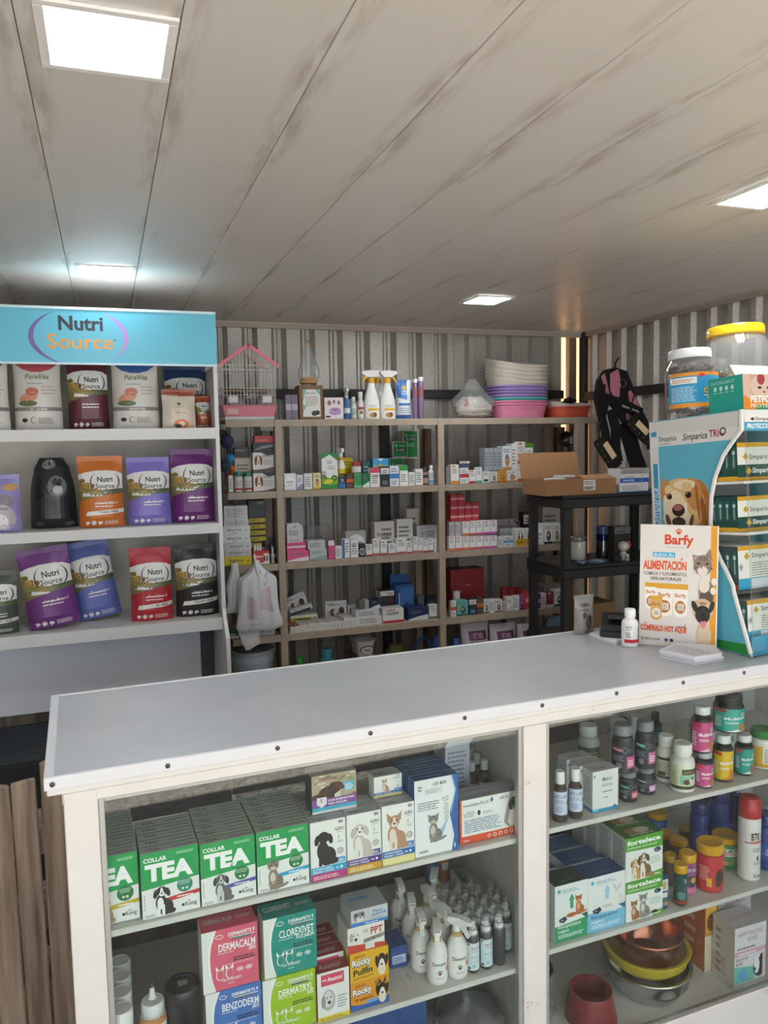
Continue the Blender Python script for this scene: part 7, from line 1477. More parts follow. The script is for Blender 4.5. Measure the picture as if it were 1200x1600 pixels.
for i in range(11): db('deck_slat', DX0+.02, DX1-.02, -.085+.041*i, -.085+.041*i+.034, .4005, .414, '#3d4447', .003, MATTE, deck)
# bags
def foodbag(kind, c, txt='', dark='#20242c'):
    p = PR(.68)
    if kind == 'nutri':
        p.R(0, .44, 1, .70, '#e6e6e2'); p.E(.55, .69, .62, .11, '#e6e6e2')
        p.P([(0, .30), (1, .40), (1, .505), (0, .56)], '#7f7a4a'); p.P([(0, .50), (.55, .46), (.3, .56), (0, .60)], '#9a8a56'); p.P([(.5, .45), (1, .46), (1, .525), (.75, .52)], '#5f6a48')
        for i in range(16): q = random.Random(i+3); p.E(.02+.022*i*q.random()+.01*i, .60+.09*q.random()-.006*i, .05, .03, ['#b98a3c', '#7f7a3c', '#8a6a32', '#c49a52'][i % 4])
        for i in range(8): p.E(.62+.05*i, .525-.002*(i % 3), .03, .014, '#55603f')
        p.R(0, 0, 1, .36, c); p.P([(0, .36), (1, .36), (1, .475), (.6, .455), (.3, .42)], c); p.R(0, .80, 1, 1, c)
        p.P([(0, .74), (0, .81), (.5, .81), (.2, .79)], c); p.P([(1, .74), (1, .81), (.5, .81), (.85, .79)], c)
        nutri(p, .60, .635, .62, dark, '#2c3442'); p.L(.35, .29, .85, .37, 2, '#f0e8e4', .35); p.T(txt, .40, .33, .035, '#f2ece6', w=.46, shear=.2) if txt else None
        for i in range(3): p.E(.18+.14*i, .065, .05, .022, '#f2f0ee'); p.R(.15+.14*i, .03, .17+.14*i, .06, '#f2f0ee')
        p.L(.56, .04, .92, .10, 3, '#e9e4e0'); p.arc(.32, .065, .055, .035, 0, 360, .008, .008, '#f2f0ee', 12)
    elif kind == 'grain':
        foodq = foodbag('nutri', c, txt, dark); p.q = foodq.q; p.P([(.14, .165), (1, .20), (1, .255), (.18, .225)], '#ece9e4'); p.T('GRAIN FREE', .42, .195, .030, '#44403c', w=.46, bold=.02, rot=2)
    elif kind == 'pure':
        p.R(0, .80, 1, 1, c); p.E(.5, .84, .46, .16, c); nutri(p, .5, .90, .44, '#e9e9e6', '#e9e9e6', '#e9e9e6', '#e9e9e6'); p.T('PureVita', .26, .60, .06, '#5f7a3a', w=.50, shear=.3, bold=.012); p.L(.3, .54, .7, .56, 1, '#8a8a86'); p.E(.32, .38, .20, .06, '#c98a72', 14); p.E(.40, .45, .14, .05, '#b5694e'); p.E(.30, .31, .2, .035, '#5a6a42'); p.L(.60, .42, .92, .54, 3, '#b5a9a4'); p.R(0, .22, 1, .265, '#7f7f7e'); p.T('GRAIN FREE', .34, .228, .026, '#e9e9e6', w=.36, bold=.01)
        p.E(.22, .11, .06, .025, '#33343a'); p.arc(.40, .11, .06, .04, 0, 360, .01, .01, '#5a5a5c', 12); p.L(.5, .07, .85, .15, 4, '#8a8a8c')
    elif kind == 'treat':
        p.R(0, 0, 1, 1, '#cfc4b4'); p.R(0, .82, 1, 1, '#9a4f38'); p.L(.35, .9, .6, .93, 1, '#5a2c20'); p.T('TREATS', .38, .38, .035, '#5a3a30', w=.32, bold=.02); p.C(.5, .62, .04, '#5a4a40'); p.T('NATREAT', .34, .53, .03, '#7a6a5c', w=.34); p.E(.55, .10, .22, .13, '#d97a44'); p.E(.56, .10, .10, .07, '#e9ddd0'); p.E(.45, .05, .12, .05, '#4a4a4c')
    elif kind == 'hood':
        p.R(0, 0, 1, 1, '#2c2d30'); p.E(.50, .80, .40, .07, '#3c3d41', 6); p.E(.42, .91, .22, .07, '#8a8a8c'); p.C(.44, .925, .03, '#33343a'); p.C(.50, .945, .02, '#d8d8d8'); p.E(.58, .60, .32, .20, '#38393d'); p.E(.22, .55, .10, .16, '#1e1f21', -10); p.E(.62, .60, .22, .15, '#77777a'); p.E(.58, .66, .07, .05, '#44464a'); p.E(.70, .66, .05, .04, '#44464a'); p.E(.64, .55, .11, .06, '#bdbdc0'); p.E(.66, .63, .05, .03, '#1b1b1d'); p.E(.60, .69, .02, .015, '#0f0f10'); p.E(.69, .69, .02, .015, '#0f0f10'); p.E(.2, .07, .10, .03, '#5f6164'); p.E(.85, .06, .12, .03, '#5f6164')
    elif kind == 'lab':
        p.R(0, 0, 1, 1, '#9a92cc'); p.E(.55, .25, .35, .24, '#b8b4be'); p.E(.65, .52, .2, .14, '#8a8490'); p.E(.52, .18, .2, .14, '#e6e2e6'); p.E(.78, .78, .2, .06, '#c9a06a'); p.L(.2, .04, .8, .1, 2, '#f2eef4')
    return p
def dbag(label, x0, x1, yt, zb, v, c, kind, txt='', ry=0.0, d=.09, h=None, col=None, rz=0.0, seed=0, dark='#20242c', dome=0.0):
    Y = YD+v; ym = (yt+40); a = atY(x0, ym, Y)[0]; e = atY(x1, ym, Y)[0]; zt = atY((x0+x1)/2, yt, Y)[2]
    w_, h_ = (e-a)*.96, h or zt-zb; cxx = min(max((a+e)/2, DX0+.026+w_/2), DX1-.0185-w_/2); zb += abs(math.sin(ry))*w_/2; pr = foodbag(kind, c, txt, dark); pr.asp = w_/h_
    return pouch('food_bag', label, w_, h_, d, (cxx, Y+d*.5+.01, zb+.001), rz, col or c, pr, FOIL, 'bag', 'pet food bags on the display', top=.93 if not dome else 1.0, ry=ry, seed=seed, dome=dome)
Z = (1.696, 1.295, .888)
dbag('white bag with a red top on the upper display shelf', 17, 97, 575, Z[0], .04, '#b9545c', 'pure', h=.33, col='#cfccc6', seed=1)
dbag('white bag mostly cut off at the left edge of the upper shelf', -66, 13, 575, Z[0], .03, '#3f5f8a', 'pure', h=.33, col='#d9d8d4', seed=2)
dbag('dark maroon bag set back on the upper display shelf', 103, 171, 582, Z[0], .09, '#5f2f3a', 'nutri', h=.30, seed=3)
dbag('white bag with a blue top on the upper display shelf', 173, 251, 575, Z[0], .04, '#3f5f9a', 'pure', h=.33, col='#cfccc6', seed=4)
dbag('small cream and brown treat pouch on the upper display shelf', 253, 308, 608, Z[0], .03, '#cfc4b4', 'treat', d=.05, col='#cfc4b4', seed=5)
dbag('dark blue and red bag behind the treat pouch', 262, 331, 590, Z[0], .20, '#2c3f66', 'nutri', h=.28, seed=6)
dbag('small orange bag at the right end of the upper shelf', 308, 334, 618, Z[0], .10, '#a8553c', 'nutri', d=.06, seed=7)
dbag('lilac bag with a dog cut off at the left of the middle shelf', -40, 32, 743, Z[1], .03, '#8f86c4', 'lab', col='#9a92cc', seed=8)
dbag('black dog shaped bag with a grey muzzle on the middle shelf', 40, 119, 716, Z[1], .08, '#2e2e30', 'hood', col='#303134', d=.17, seed=9, dome=.5)
dbag('orange pet food bag on the middle shelf', 119, 194, 713, Z[1], .04, '#c9702c', 'grain', 'Lamb Meal', seed=10)
dbag('lilac pet food bag on the middle shelf', 197, 268, 715, Z[1], .05, '#7f74c4', 'nutri', 'Adult', seed=11)
dbag('deep purple pet food bag on the middle shelf', 269, 339, 702, Z[1], .06, '#6a2c72', 'nutri', 'Puppy', seed=12)
dbag('dark green grey bag cut off at the left of the lower shelf', -45, 27, 896, Z[2], .03, '#4a544c', 'grain', seed=13)
dbag('purple pet food bag leaning left on the lower shelf', 38, 124, 862, Z[2], .03, '#6f3a80', 'nutri', 'Large Breed', ry=math.radians(-7), seed=14, h=.325)
dbag('blue lilac pet food bag leaning on the lower shelf', 116, 190, 852, Z[2], .13, '#6470b4', 'nutri', 'Senior', ry=math.radians(-9), seed=15, h=.33)
dbag('red pet food bag on the lower display shelf', 201, 271, 858, Z[2], .04, '#b52f3a', 'grain', 'Seafood', seed=16)
dbag('black pet food bag on the lower display shelf', 275, 345, 852, Z[2], .05, '#2b2a2b', 'grain', 'High Plains', seed=17)
# ---------------------------------------------------------------- old pallet standing left of the counter
pal = empty('wooden_pallet', (-.36, 2.25, -.08), math.radians(8), 'weathered wooden pallet standing on edge left of the counter', 'pallet')
q = random.Random(5)
for i in range(5):
    x = -.14+.075*i; h = [.74, .76, .815, .80, .86][i]
    b = MB().box(x, x+.062, -.012+.006*(i % 2), .010+.006*(i % 2), 0, h, '#ffffff', ch=.004); b.v = [(a+.012*math.sin(9*c+i), d_, c+(.012*math.sin(40*a+i) if c > .5 else 0)) for a, d_, c in b.v]
    b.build('plank', M_OLDW, pal)
for z in (.08, .36, .58): MB().box(-.14, .22, .017, .10, z, z+.08, '#ffffff', ch=.004).build('bearer', M_OLDW, pal)
pal2 = empty('wooden_pallet', (-.30, 2.62, -.08), math.radians(-3), 'second darker pallet behind, close to the food display', 'pallet')
for i in range(5):
    MB().box(-.2+.085*i, -.13+.085*i, 0, .022, 0, .60+.02*(i % 3), '#ffffff', ch=.004).build('plank', M_OLDW, pal2)
for z in (.1, .45): MB().box(-.2, .21, .023, .10, z, z+.08, '#ffffff', ch=.004).build('bearer', M_OLDW, pal2)
# ---------------------------------------------------------------- black plastic shelf unit at the right
YK = 3.5
blk = empty('plastic_shelf_unit', (0, YK, 0), 0, 'black plastic shelf unit in the right corner', 'shelf unit')
BLK = colmat('black_shelf_plastic', .42, spec=.5, grain=.1, bscale=40)
KX0, KX1, KD = 2.215, 2.93, .37
def kb(name, x0, x1, y0, y1, z0, z1, par=None): return MB().box(x0, x1, y0, y1, z0, z1, '#222326', ch=.004).build(name, BLK, par or blk)
for x in (KX0, KX1-.042):
    for y in (0, KD-.042): kb('post', x, x+.042, y, y+.042, -.08, 1.262)
for z in (1.33, .96, .55):
    sh = kb('shelf', KX0-.008, KX1+.008, -.008, KD+.008, z-.018, z)
    for y0, y1 in ((-.008, .006), (KD-.006, KD+.008)): kb('shelf_skirt', KX0-.008, KX1+.008, y0, y1, z-.068, z-.0185, sh)
    for x0, x1 in ((KX0-.008, KX0+.006), (KX1-.006, KX1+.008)): kb('shelf_skirt', x0, x1, .0065, KD-.0065, z-.068, z-.0185, sh)
def K(px, py, v): return atY(px, py, YK+v)
ZK = 1.3302
# cardboard box, open
x0, x1 = K(853, 760, .0)[0], K(963, 760, .0)[0]; bw = x1-x0; bh = K(905, 752, 0)[2]-ZK+.012; bd = .24
bx_ = empty('cardboard_box', ((x0+x1)/2, YK+.002, ZK), 0, 'open brown cardboard box on top of the black shelf unit', 'box')
def cd(name, x0, x1, y0, y1, z0, z1, col='#9a7452'): return MB().box(x0, x1, y0, y1, z0, z1, col, ch=.001).build(name, CARD, bx_)
fr = cd('front_wall', -bw/2, bw/2, 0, .005, 0, bh); cd('back_wall', -bw/2, bw/2, bd-.005, bd, 0, bh); cd('side_wall', -bw/2, -bw/2+.005, .0055, bd-.0055, 0, bh); cd('side_wall', bw/2-.005, bw/2, .0055, bd-.0055, 0, bh); cd('bottom', -bw/2+.006, bw/2-.006, .006, bd-.006, 0, .005)
b = MB(); fz = K(900, 706, .27)[2]-ZK
b.add([(-bw/2-.004, bd, bh), (bw/2-.06, bd, bh), (bw/2-.075, bd+.03, fz), (-bw/2-.006, bd+.03, fz), (-bw/2-.004, bd+.004, bh), (bw/2-.06, bd+.004, bh), (bw/2-.075, bd+.034, fz), (-bw/2-.006, bd+.034, fz)], [(0, 1, 2, 3), (7, 6, 5, 4), (0, 4, 5, 1), (1, 5, 6, 2), (2, 6, 7, 3), (3, 7, 4, 0)], '#a27b58'); b.build('raised_flap', CARD, bx_)
b = MB(); b.add([(.02, 0, bh), (bw/2, 0, bh), (bw/2-.01, .07, bh+.02), (.03, .07, bh+.015), (.02, .003, bh-.004), (bw/2, .003, bh-.004), (bw/2-.01, .073, bh+.016), (.03, .073, bh+.011)], [(0, 1, 2, 3), (7, 6, 5, 4), (0, 4, 5, 1), (1, 5, 6, 2), (2, 6, 7, 3), (3, 7, 4, 0)], '#a8815e'); b.build('front_flap', CARD, bx_)
PR(1.4).R(0, 0, 1, 1, '#d9d6d0').L(.08, .55, .92, .92, 3, '#55534f').L(.08, .1, .92, .4, 2, '#33322f', .7).build('shipping_label', lambda u, v, e: (.012+.072*u, -.0006-e, .022+.055*v), PAPER, fr)
for i, (dx, rz) in enumerate(((-.10, .2), (-.03, -.15))):
    MB().box(-.05, .05, -.03, .03, 0, .012, '#c9c9c4', ch=.002).build('blister_pack', PAPER, None, ((x0+x1)/2+dx, YK+.10+.02*i, ZK+bh-.008+.0125*i), rz, label=['pale folded leaflet', 'grey blister pack'][i]+' sticking out of the cardboard box', cat='pack')
MB().box(-bw*.4, bw*.4, .03, bd-.03, .006, bh-.010, '#8a7f74').build('box_filling', CARD, bx_)
# blue and white glove boxes
a, e = K(968, 760, .02)[0], K(1013, 760, .02)[0]; z = ZK
for i, (h_, lb, pr) in enumerate(((.050, 'white glove box with blue foot line, bottom of the stack beside the cardboard box', PR(3.6).R(0, .0, 1, .12, '#2f5fae').L(.1, .25, .7, .8, 3, '#8a9098').R(.75, 0, .77, 1, '#9a9a9a')), (.048, 'white and blue banded glove box, middle of the stack', PR(3.6).R(0, .05, 1, .55, '#2f62b4').T('GUANTES', .1, .2, .2, '#dfe8f4', w=.4, bold=.02).R(.75, 0, .77, 1, '#9a9a9a').L(.15, .62, .5, .8, 1, '#8a8a8a')), (.030, 'crumpled grey top box of the glove box stack', PR(5).L(.1, .2, .9, .8, 2, '#6a6a66')))):
    carton('glove_box', lb, e-a, .11, h_-.0006, ((a+e)/2+.003*i, YK+.02, z), 0, {'left': '#c9c9c8'}, '#d6d7d8' if i < 2 else '#a9a7a2', {'front': pr}, 'box', 'glove boxes'); z += h_
# harness and collars hanging from the rail
HY = 3.72
def hp(px, py, dy=0.0): p_ = atY(px, py, HY+dy); return (p_[0]-hx0, dy, p_[2]-hz0)
_h = atY(965, 600, HY); hx0, hz0 = _h[0], _h[2]
har = empty('dog_harness', (_h[0], HY, _h[2]), 0, 'black dog harness with pink padding hanging in the corner', 'harness')
def hstrap(name, pts, w, t, col, mat=None): return MB().strap([hp(*p_) for p_ in pts], (0, -1, .02), w, t, col).build(name, mat or FABRIC, har)
def hpad(name, pts, y0, y1, col):
    return MB().prism([(hp(*p_)[0], hp(*p_)[2]) for p_ in pts], 1, y0, y1, col).build(name, FABRIC, har)
hpad('back_pad', [(930, 622), (934, 595), (945, 578), (962, 574), (980, 580), (988, 600), (996, 625), (1008, 650), (1006, 662), (990, 668), (974, 660), (962, 640), (952, 630), (946, 655), (936, 650)], .0, .02, '#1d1c1e')
hpad('pink_pad', [(953, 584), (965, 577), (968, 590), (967, 620), (960, 622), (953, 610)], -.006, -.0003, '#b5707e'); hpad('pink_pad', [(939, 588), (944, 583), (948, 600), (952, 618), (946, 614)], -.006, -.0003, '#a8697a'); hpad('pink_pad', [(981, 612), (985, 610), (994, 625), (1002, 642), (996, 644), (984, 634)], -.006, -.0003, '#b5707e'); hpad('pink_pad', [(978, 646), (990, 652), (996, 657), (988, 661), (979, 656)], -.006, -.0003, '#a8697a')
hstrap('chest_strap', [(948, 622, -.012), (965, 628, -.014), (985, 636, -.014), (1003, 645, -.012)], .05, .004, '#171618')
PR(4).T('SERVICE DOG', .08, .3, .4, '#c9c9c9', w=.84, bold=.02).build('printed_word', lambda u, v, e: tuple(np.array(hp(968+31*u+3*(1-v), 633+11*u-9*(v-.5), -.019))+np.array([0, -e, 0])), FABRIC, har)
b = MB(); c_ = hp(973, 599, -.012); b.tube([(c_[0]+.021*math.cos(t), c_[1], c_[2]+.021*math.sin(t)) for t in [2*math.pi*i/16 for i in range(16)]], .0025, '#b9b4ae', 6, closed=True); b.build('ring', STEEL, har, smooth=60)
hstrap('side_strap', [(940, 600, -.004), (938, 640, -.008), (945, 672, -.008), (950, 700, -.004)], .05, .006, '#1a191b'); hstrap('side_strap', [(955, 640, .0), (962, 670, .0), (962, 700, 0), (966, 722, 0)], .06, .008, '#1b1a1c'); hstrap('side_strap', [(975, 660, .02), (985, 690, .02), (992, 715, .02), (1000, 735, .02)], .10, .008, '#19181a')
hstrap('side_strap', [(1000, 650, .012), (1012, 675, .012), (1018, 700, .012)], .06, .006, '#1e1d1f'); MB().tube([hp(960, 578, .01), hp(962, 566, .03), hp(966, 560, .1), hp(968, 560, .25)], .004, '#1d1c1e').build('hanger', FABRIC, har)
for i, (pts, lb) in enumerate(((((936, 685), (945, 702), (956, 718), (963, 731)), 'black studded collar with a tan patch, left of two under the harness'), (((985, 655), (996, 668), (1008, 680), (1020, 690)), 'black studded collar with a tan patch, right of two under the harness'))):
    p0 = atY(*pts[0], HY-.03); o = empty('studded_collar', p0, 0, lb, 'collar', 'studded collars')
    P = [np.array(atY(x, y, HY-.03))-np.array(p0) for x, y in pts]
    MB().strap(P, (0, -1, .02), .085, .008, '#232220').build('band', FABRIC, o)
    t0 = (P[1]-P[0])/np.linalg.norm(P[1]-P[0])
    MB().strap([P[1]*.6+P[0]*.4+np.array([.012, -.007, .01]), P[2]+np.array([.012, -.007, .01])], (0, -1, .02), .034, .004, '#dcc3a2').build('patch', FABRIC, o)
    for k in range(5):
        c = P[0]+(P[3]-P[0])*(k+.5)/5+np.array([-.024, -.006, -.018]); MB().lathe([(.006, 0, '#c9c6c0'), (.004, .004, '#c9c6c0'), (.0003, .006, '#c9c6c0')], 8).build('stud', STEEL, o, tuple(c))
    MB().tube([tuple(P[0]), tuple(P[0]+np.array([.0, -.004, .07])), tuple(P[0]+np.array([.02, -.004, .13]))], .004, '#1d1c1e').build('hanger', FABRIC, o)
# middle shelf of the black unit
ZM = .9603
def kfit(x0, x1, yt, zb, v):
    a = K(x0, yt+15, v)[0]; e = K(x1, yt+15, v)[0]; return (a+e)/2, e-a, K((x0+x1)/2, yt, v)[2]-zb
xc, ww, hh = kfit(900, 926, 841, ZM, .10)
o = MB().lathe([(ww*.46, 0, '#ffffff'), (ww*.49, .01, '#ffffff'), (ww*.49, hh*.86, '#ffffff'), (ww*.44, hh*.90, '#ffffff'), (ww*.44, hh*.91, '#ffffff')], 22).build('cotton_jar', CLEAR, None, (xc, YK+.12+ww/2, ZM), smooth=40, label='clear jar full of cotton on the black shelf unit', cat='jar')
MB().lathe([(ww*.43, .006, '#d6d2ca'), (ww*.45, .02, '#d6d2ca'), (ww*.44, hh*.80, '#d9d5cd'), (ww*.2, hh*.84, '#d9d5cd'), (.0004, hh*.83, '#d9d5cd')], 20).build('cotton', MATTE, o, smooth=60)
MB().lathe([(ww*.50, hh*.905, '#c9c5be'), (ww*.50, hh*.99, '#c9c5be'), (ww*.46, hh, '#bdb9b2'), (.0004, hh, '#bdb9b2')], 22).build('lid', CLEAR, o, smooth=40)
xc, ww, hh = kfit(938, 954, 822, ZM, .14)
o = MB().lathe([(ww/2, 0, '#6a6d72'), (ww/2, hh*.52, '#8a8d92'), (ww/2, hh*.54, '#23345c'), (ww/2, hh*.72, '#2c4278'), (ww*.42, hh*.74, '#2c4278')], 18).build('spray_can', STEEL, None, (xc, YK+.14+ww/2, ZM), smooth=40, label='silver and blue aerosol can on the black shelf unit', cat='spray can')
MB().lathe([(ww*.47, hh*.745, '#2f3f70'), (ww*.47, hh*.98, '#2f3f70'), (ww*.4, hh, '#2f3f70'), (.0004, hh, '#2f3f70')], 18).build('cap', PLAST, o, smooth=40)
xc, ww, hh = kfit(960, 985, 823, ZM, .24)
carton('supply_box', 'dark grey carton with pale top at the back of the black unit', ww, .08, hh, (xc, YK+.24, ZM), 0, None, '#3a3836', {'front': PR(ww/hh).R(0, .75, 1, 1, '#7a7672').L(.2, .8, .7, .92, 1, '#44403e')})
fx = K(976, 880, .06); o = empty('small_figurine', (fx[0], YK+.07, ZM), 0, 'small white and red figurine on the black shelf unit', 'figurine')
MB().lathe([(.022, 0, '#b9b6b0'), (.020, .03, '#b9b6b0'), (.012, .045, '#b9b6b0')], 14).build('base', PLAST, o, smooth=50); MB().lathe([(.004, .043, '#cfcac4'), (.024, .055, '#cfcac4'), (.03, .075, '#cfcac4'), (.022, .095, '#cfcac4'), (.0004, .102, '#cfcac4')], 16).build('body', PLAST, o, smooth=60); MB().tube([(.015, -.01, .06), (.03, -.01, .08), (.02, -.01, .10)], .010, '#a83a3c', 8).build('scarf', PLAST, o, smooth=60)
o = carton('pocket_box', 'small black box in front of the figurine', .05, .03, .03, (K(967, 885, .03)[0]-.01, YK+.03, ZM), 0, None, '#222222', None)
bottle('vial', 'tiny clear vial with white cap near the figurine', .012, .035, (K(979, 888, .02)[0]+.012, YK+.03, ZM), '#8a8f90', '#d9d9d6', .8, .3, seg=12, ridged=False, cat='vial')
b = MB(); b.grid(lambda u, v: (-.09+.18*u, -.03+.07*v+.012*math.sin(7*u), .004+.012*math.sin(5*u+2*v)**2+.004*math.sin(9*v+3*u)), 14, 8, '#8fa0b8'); b.grid(lambda u, v: (-.09+.18*u, -.03+.07*v+.012*math.sin(7*u), .001), 14, 8, '#8fa0b8')
b.build('crumpled_leaflet', PAPER, None, (K(932, 888, .03)[0]-.01, YK+.045, ZM), .05, smooth=60, label='crumpled blue and white leaflet on the black shelf unit', cat='leaflet')
carton('supply_box', 'brown cardboard carton on the lowest black shelf', .22, .16, .17, (2.50, YK+.12, .5505), 0, None, '#7f644a', None, mat=CARD)
# ---------------------------------------------------------------- things on the counter at the right
ZC = 1.0002
def cz(px, py): p_ = atZ(px, py, ZC); q_ = np.array(p_)-CO; return q_@CU, q_@CV
u, v = cz(905, 985)
pouch('cat_food_pouch', 'grey pouch with crimped top at the back edge of the counter', .072, .125, .035, cw(u-.012, min(v, .50), ZC), TH, '#8f8a84', PR(.6).T('CUIDA', .22, .72, .07, '#2a2826', w=.5, bold=.02).L(.2, .62, .8, .68, 1, '#55504c').E(.6, .32, .16, .2, '#55504c').E(.36, .5, .1, .08, '#4a4643').E(.66, .42, .05, .08, '#1f1d1c').E(.5, .08, .1, .04, '#55504c'), FOIL, top=.86, seed=3)
# white tray and black receipt device
pts = [cz(*p_) for p_ in ((920, 993), (962, 1008), (974, 1002), (950, 987))]
o = empty('paper_pad', (0, 0, ZC), 0, 'white paper pad under the black device', 'paper')
P = [cw(a, min(b_, .50), 0) for a, b_ in pts]
c = np.mean(P, axis=0); o.location = (c[0], c[1], ZC)
MB().prism([(p_[0]-c[0], p_[1]-c[1]) for p_ in P], 2, .0, .006, '#d6d8dc').build('sheets', PAPER, o); MB().prism([((p_[0]-c[0])*.97, (p_[1]-c[1])*.97) for p_ in P], 2, .0062, .009, '#e6e8ea').build('top_sheet', PAPER, o)
dv_ = empty('receipt_device', (1.492, 2.012, ZC+.0095), math.radians(-38), 'black card reader device lying on the white pad', 'device')
MB().box(-.075, .075, -.04, .04, 0, .022, '#1d1e20', ch=.004).build('base', PLAST, dv_)
MB().prism([(-.04, .022), (.04, .022), (.04, .062), (.028, .066), (-.04, .040)], 0, -.07, .06, '#191a1c').build('body', PLAST, dv_)
MB().box(-.05, .03, -.032, .03, .0565, .060, '#2c2e30', ch=.001).build('screen', PLAST, dv_)
for i in range(3):
    for j in range(3): MB().box(.034+.009*i, .041+.009*i, -.03+.016*j, -.018+.016*j, .0205, .024, '#3c3e40', ch=.001).build('key', PLAST, dv_)
# white bottle with red band
u, v = cz(988, 1010)
ww = .046
o = bottle('medicine_bottle', 'white plastic bottle with a red band standing on the counter', .0245, .112, cw(u, v+.012, ZC), '#ececea', '#f1f1ef', .66, .215, .05, lab=PR(1.05).R(0, .10, 1, .26, '#c8323f').T('Ammo-B', .06, .80, .075, '#33363a', w=.3, bold=.02).L(.06, .70, .36, .76, 1, '#6a6a6a').L(.06, .34, .3, .62, 5, '#7a7a7a').L(.66, .34, .94, .84, 7, '#8a8a8a'), lz=(.06, .64), shoulder=.14)
# stack of papers
P = [np.array(atZ(x, y, ZC)) for x, y in ((1030, 1027), (1085, 1039), (1128, 1032), (1116, 1019), (1056, 1015))]
c = np.mean(P, axis=0); o = empty('paper_stack', (c[0], c[1], ZC), 0, 'stack of printed white papers in front of the cat and dog poster', 'paper')
for k in range(6):
    q = random.Random(k); s = 1+.02*q.uniform(-1, 1); dx, dy = q.uniform(-.004, .004), q.uniform(-.004, .004)
    MB().prism([((p_[0]-c[0])*s+dx, (p_[1]-c[1])*s+dy) for p_ in P], 2, .0035*k, .0035*k+.0032, '#dcdde4' if k % 2 else '#e6e7ec').build('sheet_bundle', PAPER, o)
A, B_, D_ = (P[0]-c), (P[1]-c), (P[4]-c)
p = PR(1.6); p.L(.08, .12, .95, .9, 9, '#8f929a', .35, .1)
p.build('printed_lines', lambda u, v, e: tuple((P[0]-c)*(1-v)*(1-u)+(P[1]-c)*u*(1-v)+(P[2]-c)*u*v+(P[4]-c)*(1-u)*v+np.array([0, 0, .0208+e])), PAPER, o)
# cat and dog poster board
BL = np.array([1.487, 1.940, ZC]); BR = np.array([1.640, 1.788, ZC]); uax = (BR-BL)/np.linalg.norm(BR-BL); bwid = np.linalg.norm(BR-BL); nrm = np.array([uax[1], -uax[0], 0])
bh_ = .362
sg = empty('poster_board', tuple((BL+BR)/2+np.array([0, 0, .0008])), math.atan2(uax[1], uax[0]), 'pet food poster board with kitten and pug standing on the counter', 'poster'); sg.rotation_euler = (math.radians(-2.5), 0, math.atan2(uax[1], uax[0]))
MB().box(-bwid/2, bwid/2, 0, .006, 0, bh_, '#d8d4cf', fc={'left': '#efefed', 'right': '#efefed', 'top': '#efefed'}, ch=.0006).build('board', PAPER, sg)
p = PR(bwid/bh_)
p.R(0, 0, 1, 1, '#dcd6d0'); p.R(.905, 0, .985, 1, '#e09a24'); p.R(.985, 0, 1, 1, '#f2f0ec')
p.T('Barfy', .32, .845, .075, '#cf4a28', w=.37, bold=.035); paw(p, .50, .945, .03, '#cf4a28'); p.L(.33, .815, .66, .825, 1, '#b5a8a0')
p.R(.17, .735, .46, .775, '#3fa7cf'); p.T('ELEVA SU', .315, .742, .024, '#e9f4f8', w=.25, al='c', bold=.01); p.T('ALIMENTACION', .045, .635, .068, '#dd5a26', w=.56, bold=.045); p.P([(.525, .712), (.540, .712), (.560, .734), (.540, .734)], '#dd5a26'); p.T('COMIDA Y SUPLEMENTOS', .05, .585, .028, '#4a4642', w=.56, bold=.004); p.T('100% NATURALES', .14, .545, .026, '#33302d', w=.40, bold=.015)
for x0, y0, w_, h_, cc in ((.07, .30, .16, .22, 0), (.22, .25, .22, .27, 0), (.44, .25, .19, .27, 0), (.145, .215, .16, .20, 1)):
    p.P([(x0+.01, y0+.02), (x0+w_*.3, y0), (x0+w_*.7, y0), (x0+w_-.01, y0+.02), (x0+w_, y0+h_), (x0, y0+h_)], '#eee9e0' if not cc else '#d2a562'); p.R(x0, y0+h_*.84, x0+w_, y0+h_, '#d8a02c'); p.T('Barfy', x0+w_*.12, y0+h_*.60, h_*.12, '#b5692c', w=w_*.76, bold=.02); p.E(x0+w_*.5, y0+h_*.30, w_*.36, h_*.20, '#b9763c' if not cc else '#efe3cc'); p.R(x0+w_*.3, y0+h_*.2, x0+w_*.75, y0+h_*.40, '#dcd6cc'); p.L(x0+w_*.33, y0+h_*.22, x0+w_*.72, y0+h_*.38, 3, '#8a8078')
p.T('COMPRALO HOY AQUI!', .02, .125, .046, '#dd5a26', w=.60, bold=.045); p.P([(.070, .177), (.082, .177), (.098, .193), (.082, .193)], '#dd5a26'); p.P([(.587, .177), (.597, .177), (.612, .193), (.598, .193)], '#dd5a26'); p.T('55 8012-5544', .03, .045, .02, '#55524e', w=.25, bold=.005); p.C(.36, .055, .014, '#2c5fa8'); p.C(.43, .055, .014, '#33302d'); p.L(.5, .165, .64, .19, 1, '#8a8a88')
# kitten
K1, K2, K3 = '#8d7c6e', '#5a4c42', '#ded3c8'
p.E(.86, .47, .10, .09, K1); p.E(.86, .42, .09, .06, K2); p.E(.83, .52, .07, .06, K3); p.P([(.68, .765), (.76, .755), (.71, .66)], K1); p.P([(.84, .76), (.90, .82), (.93, .72)], K1); p.P([(.70, .75), (.745, .75), (.715, .69)], '#c4a396'); p.E(.81, .68, .115, .085, K1); p.E(.81, .635, .065, .04, K3); p.E(.795, .665, .015, .010, '#b0766a')
for s in (-1, 1): p.E(.81+s*.055, .695, .022, .008, '#22201e', 12*s)
for i in range(4): p.E(.77+.03*i, .735, .006, .022, K2)
for s in (0, 1): p.E(.72+.19*s, .66, .03, .006, K2, 20-40*s)
p.E(.955, .555, .035, .03, '#e6ddd4'); p.E(.945, .48, .035, .03, '#e6ddd4')
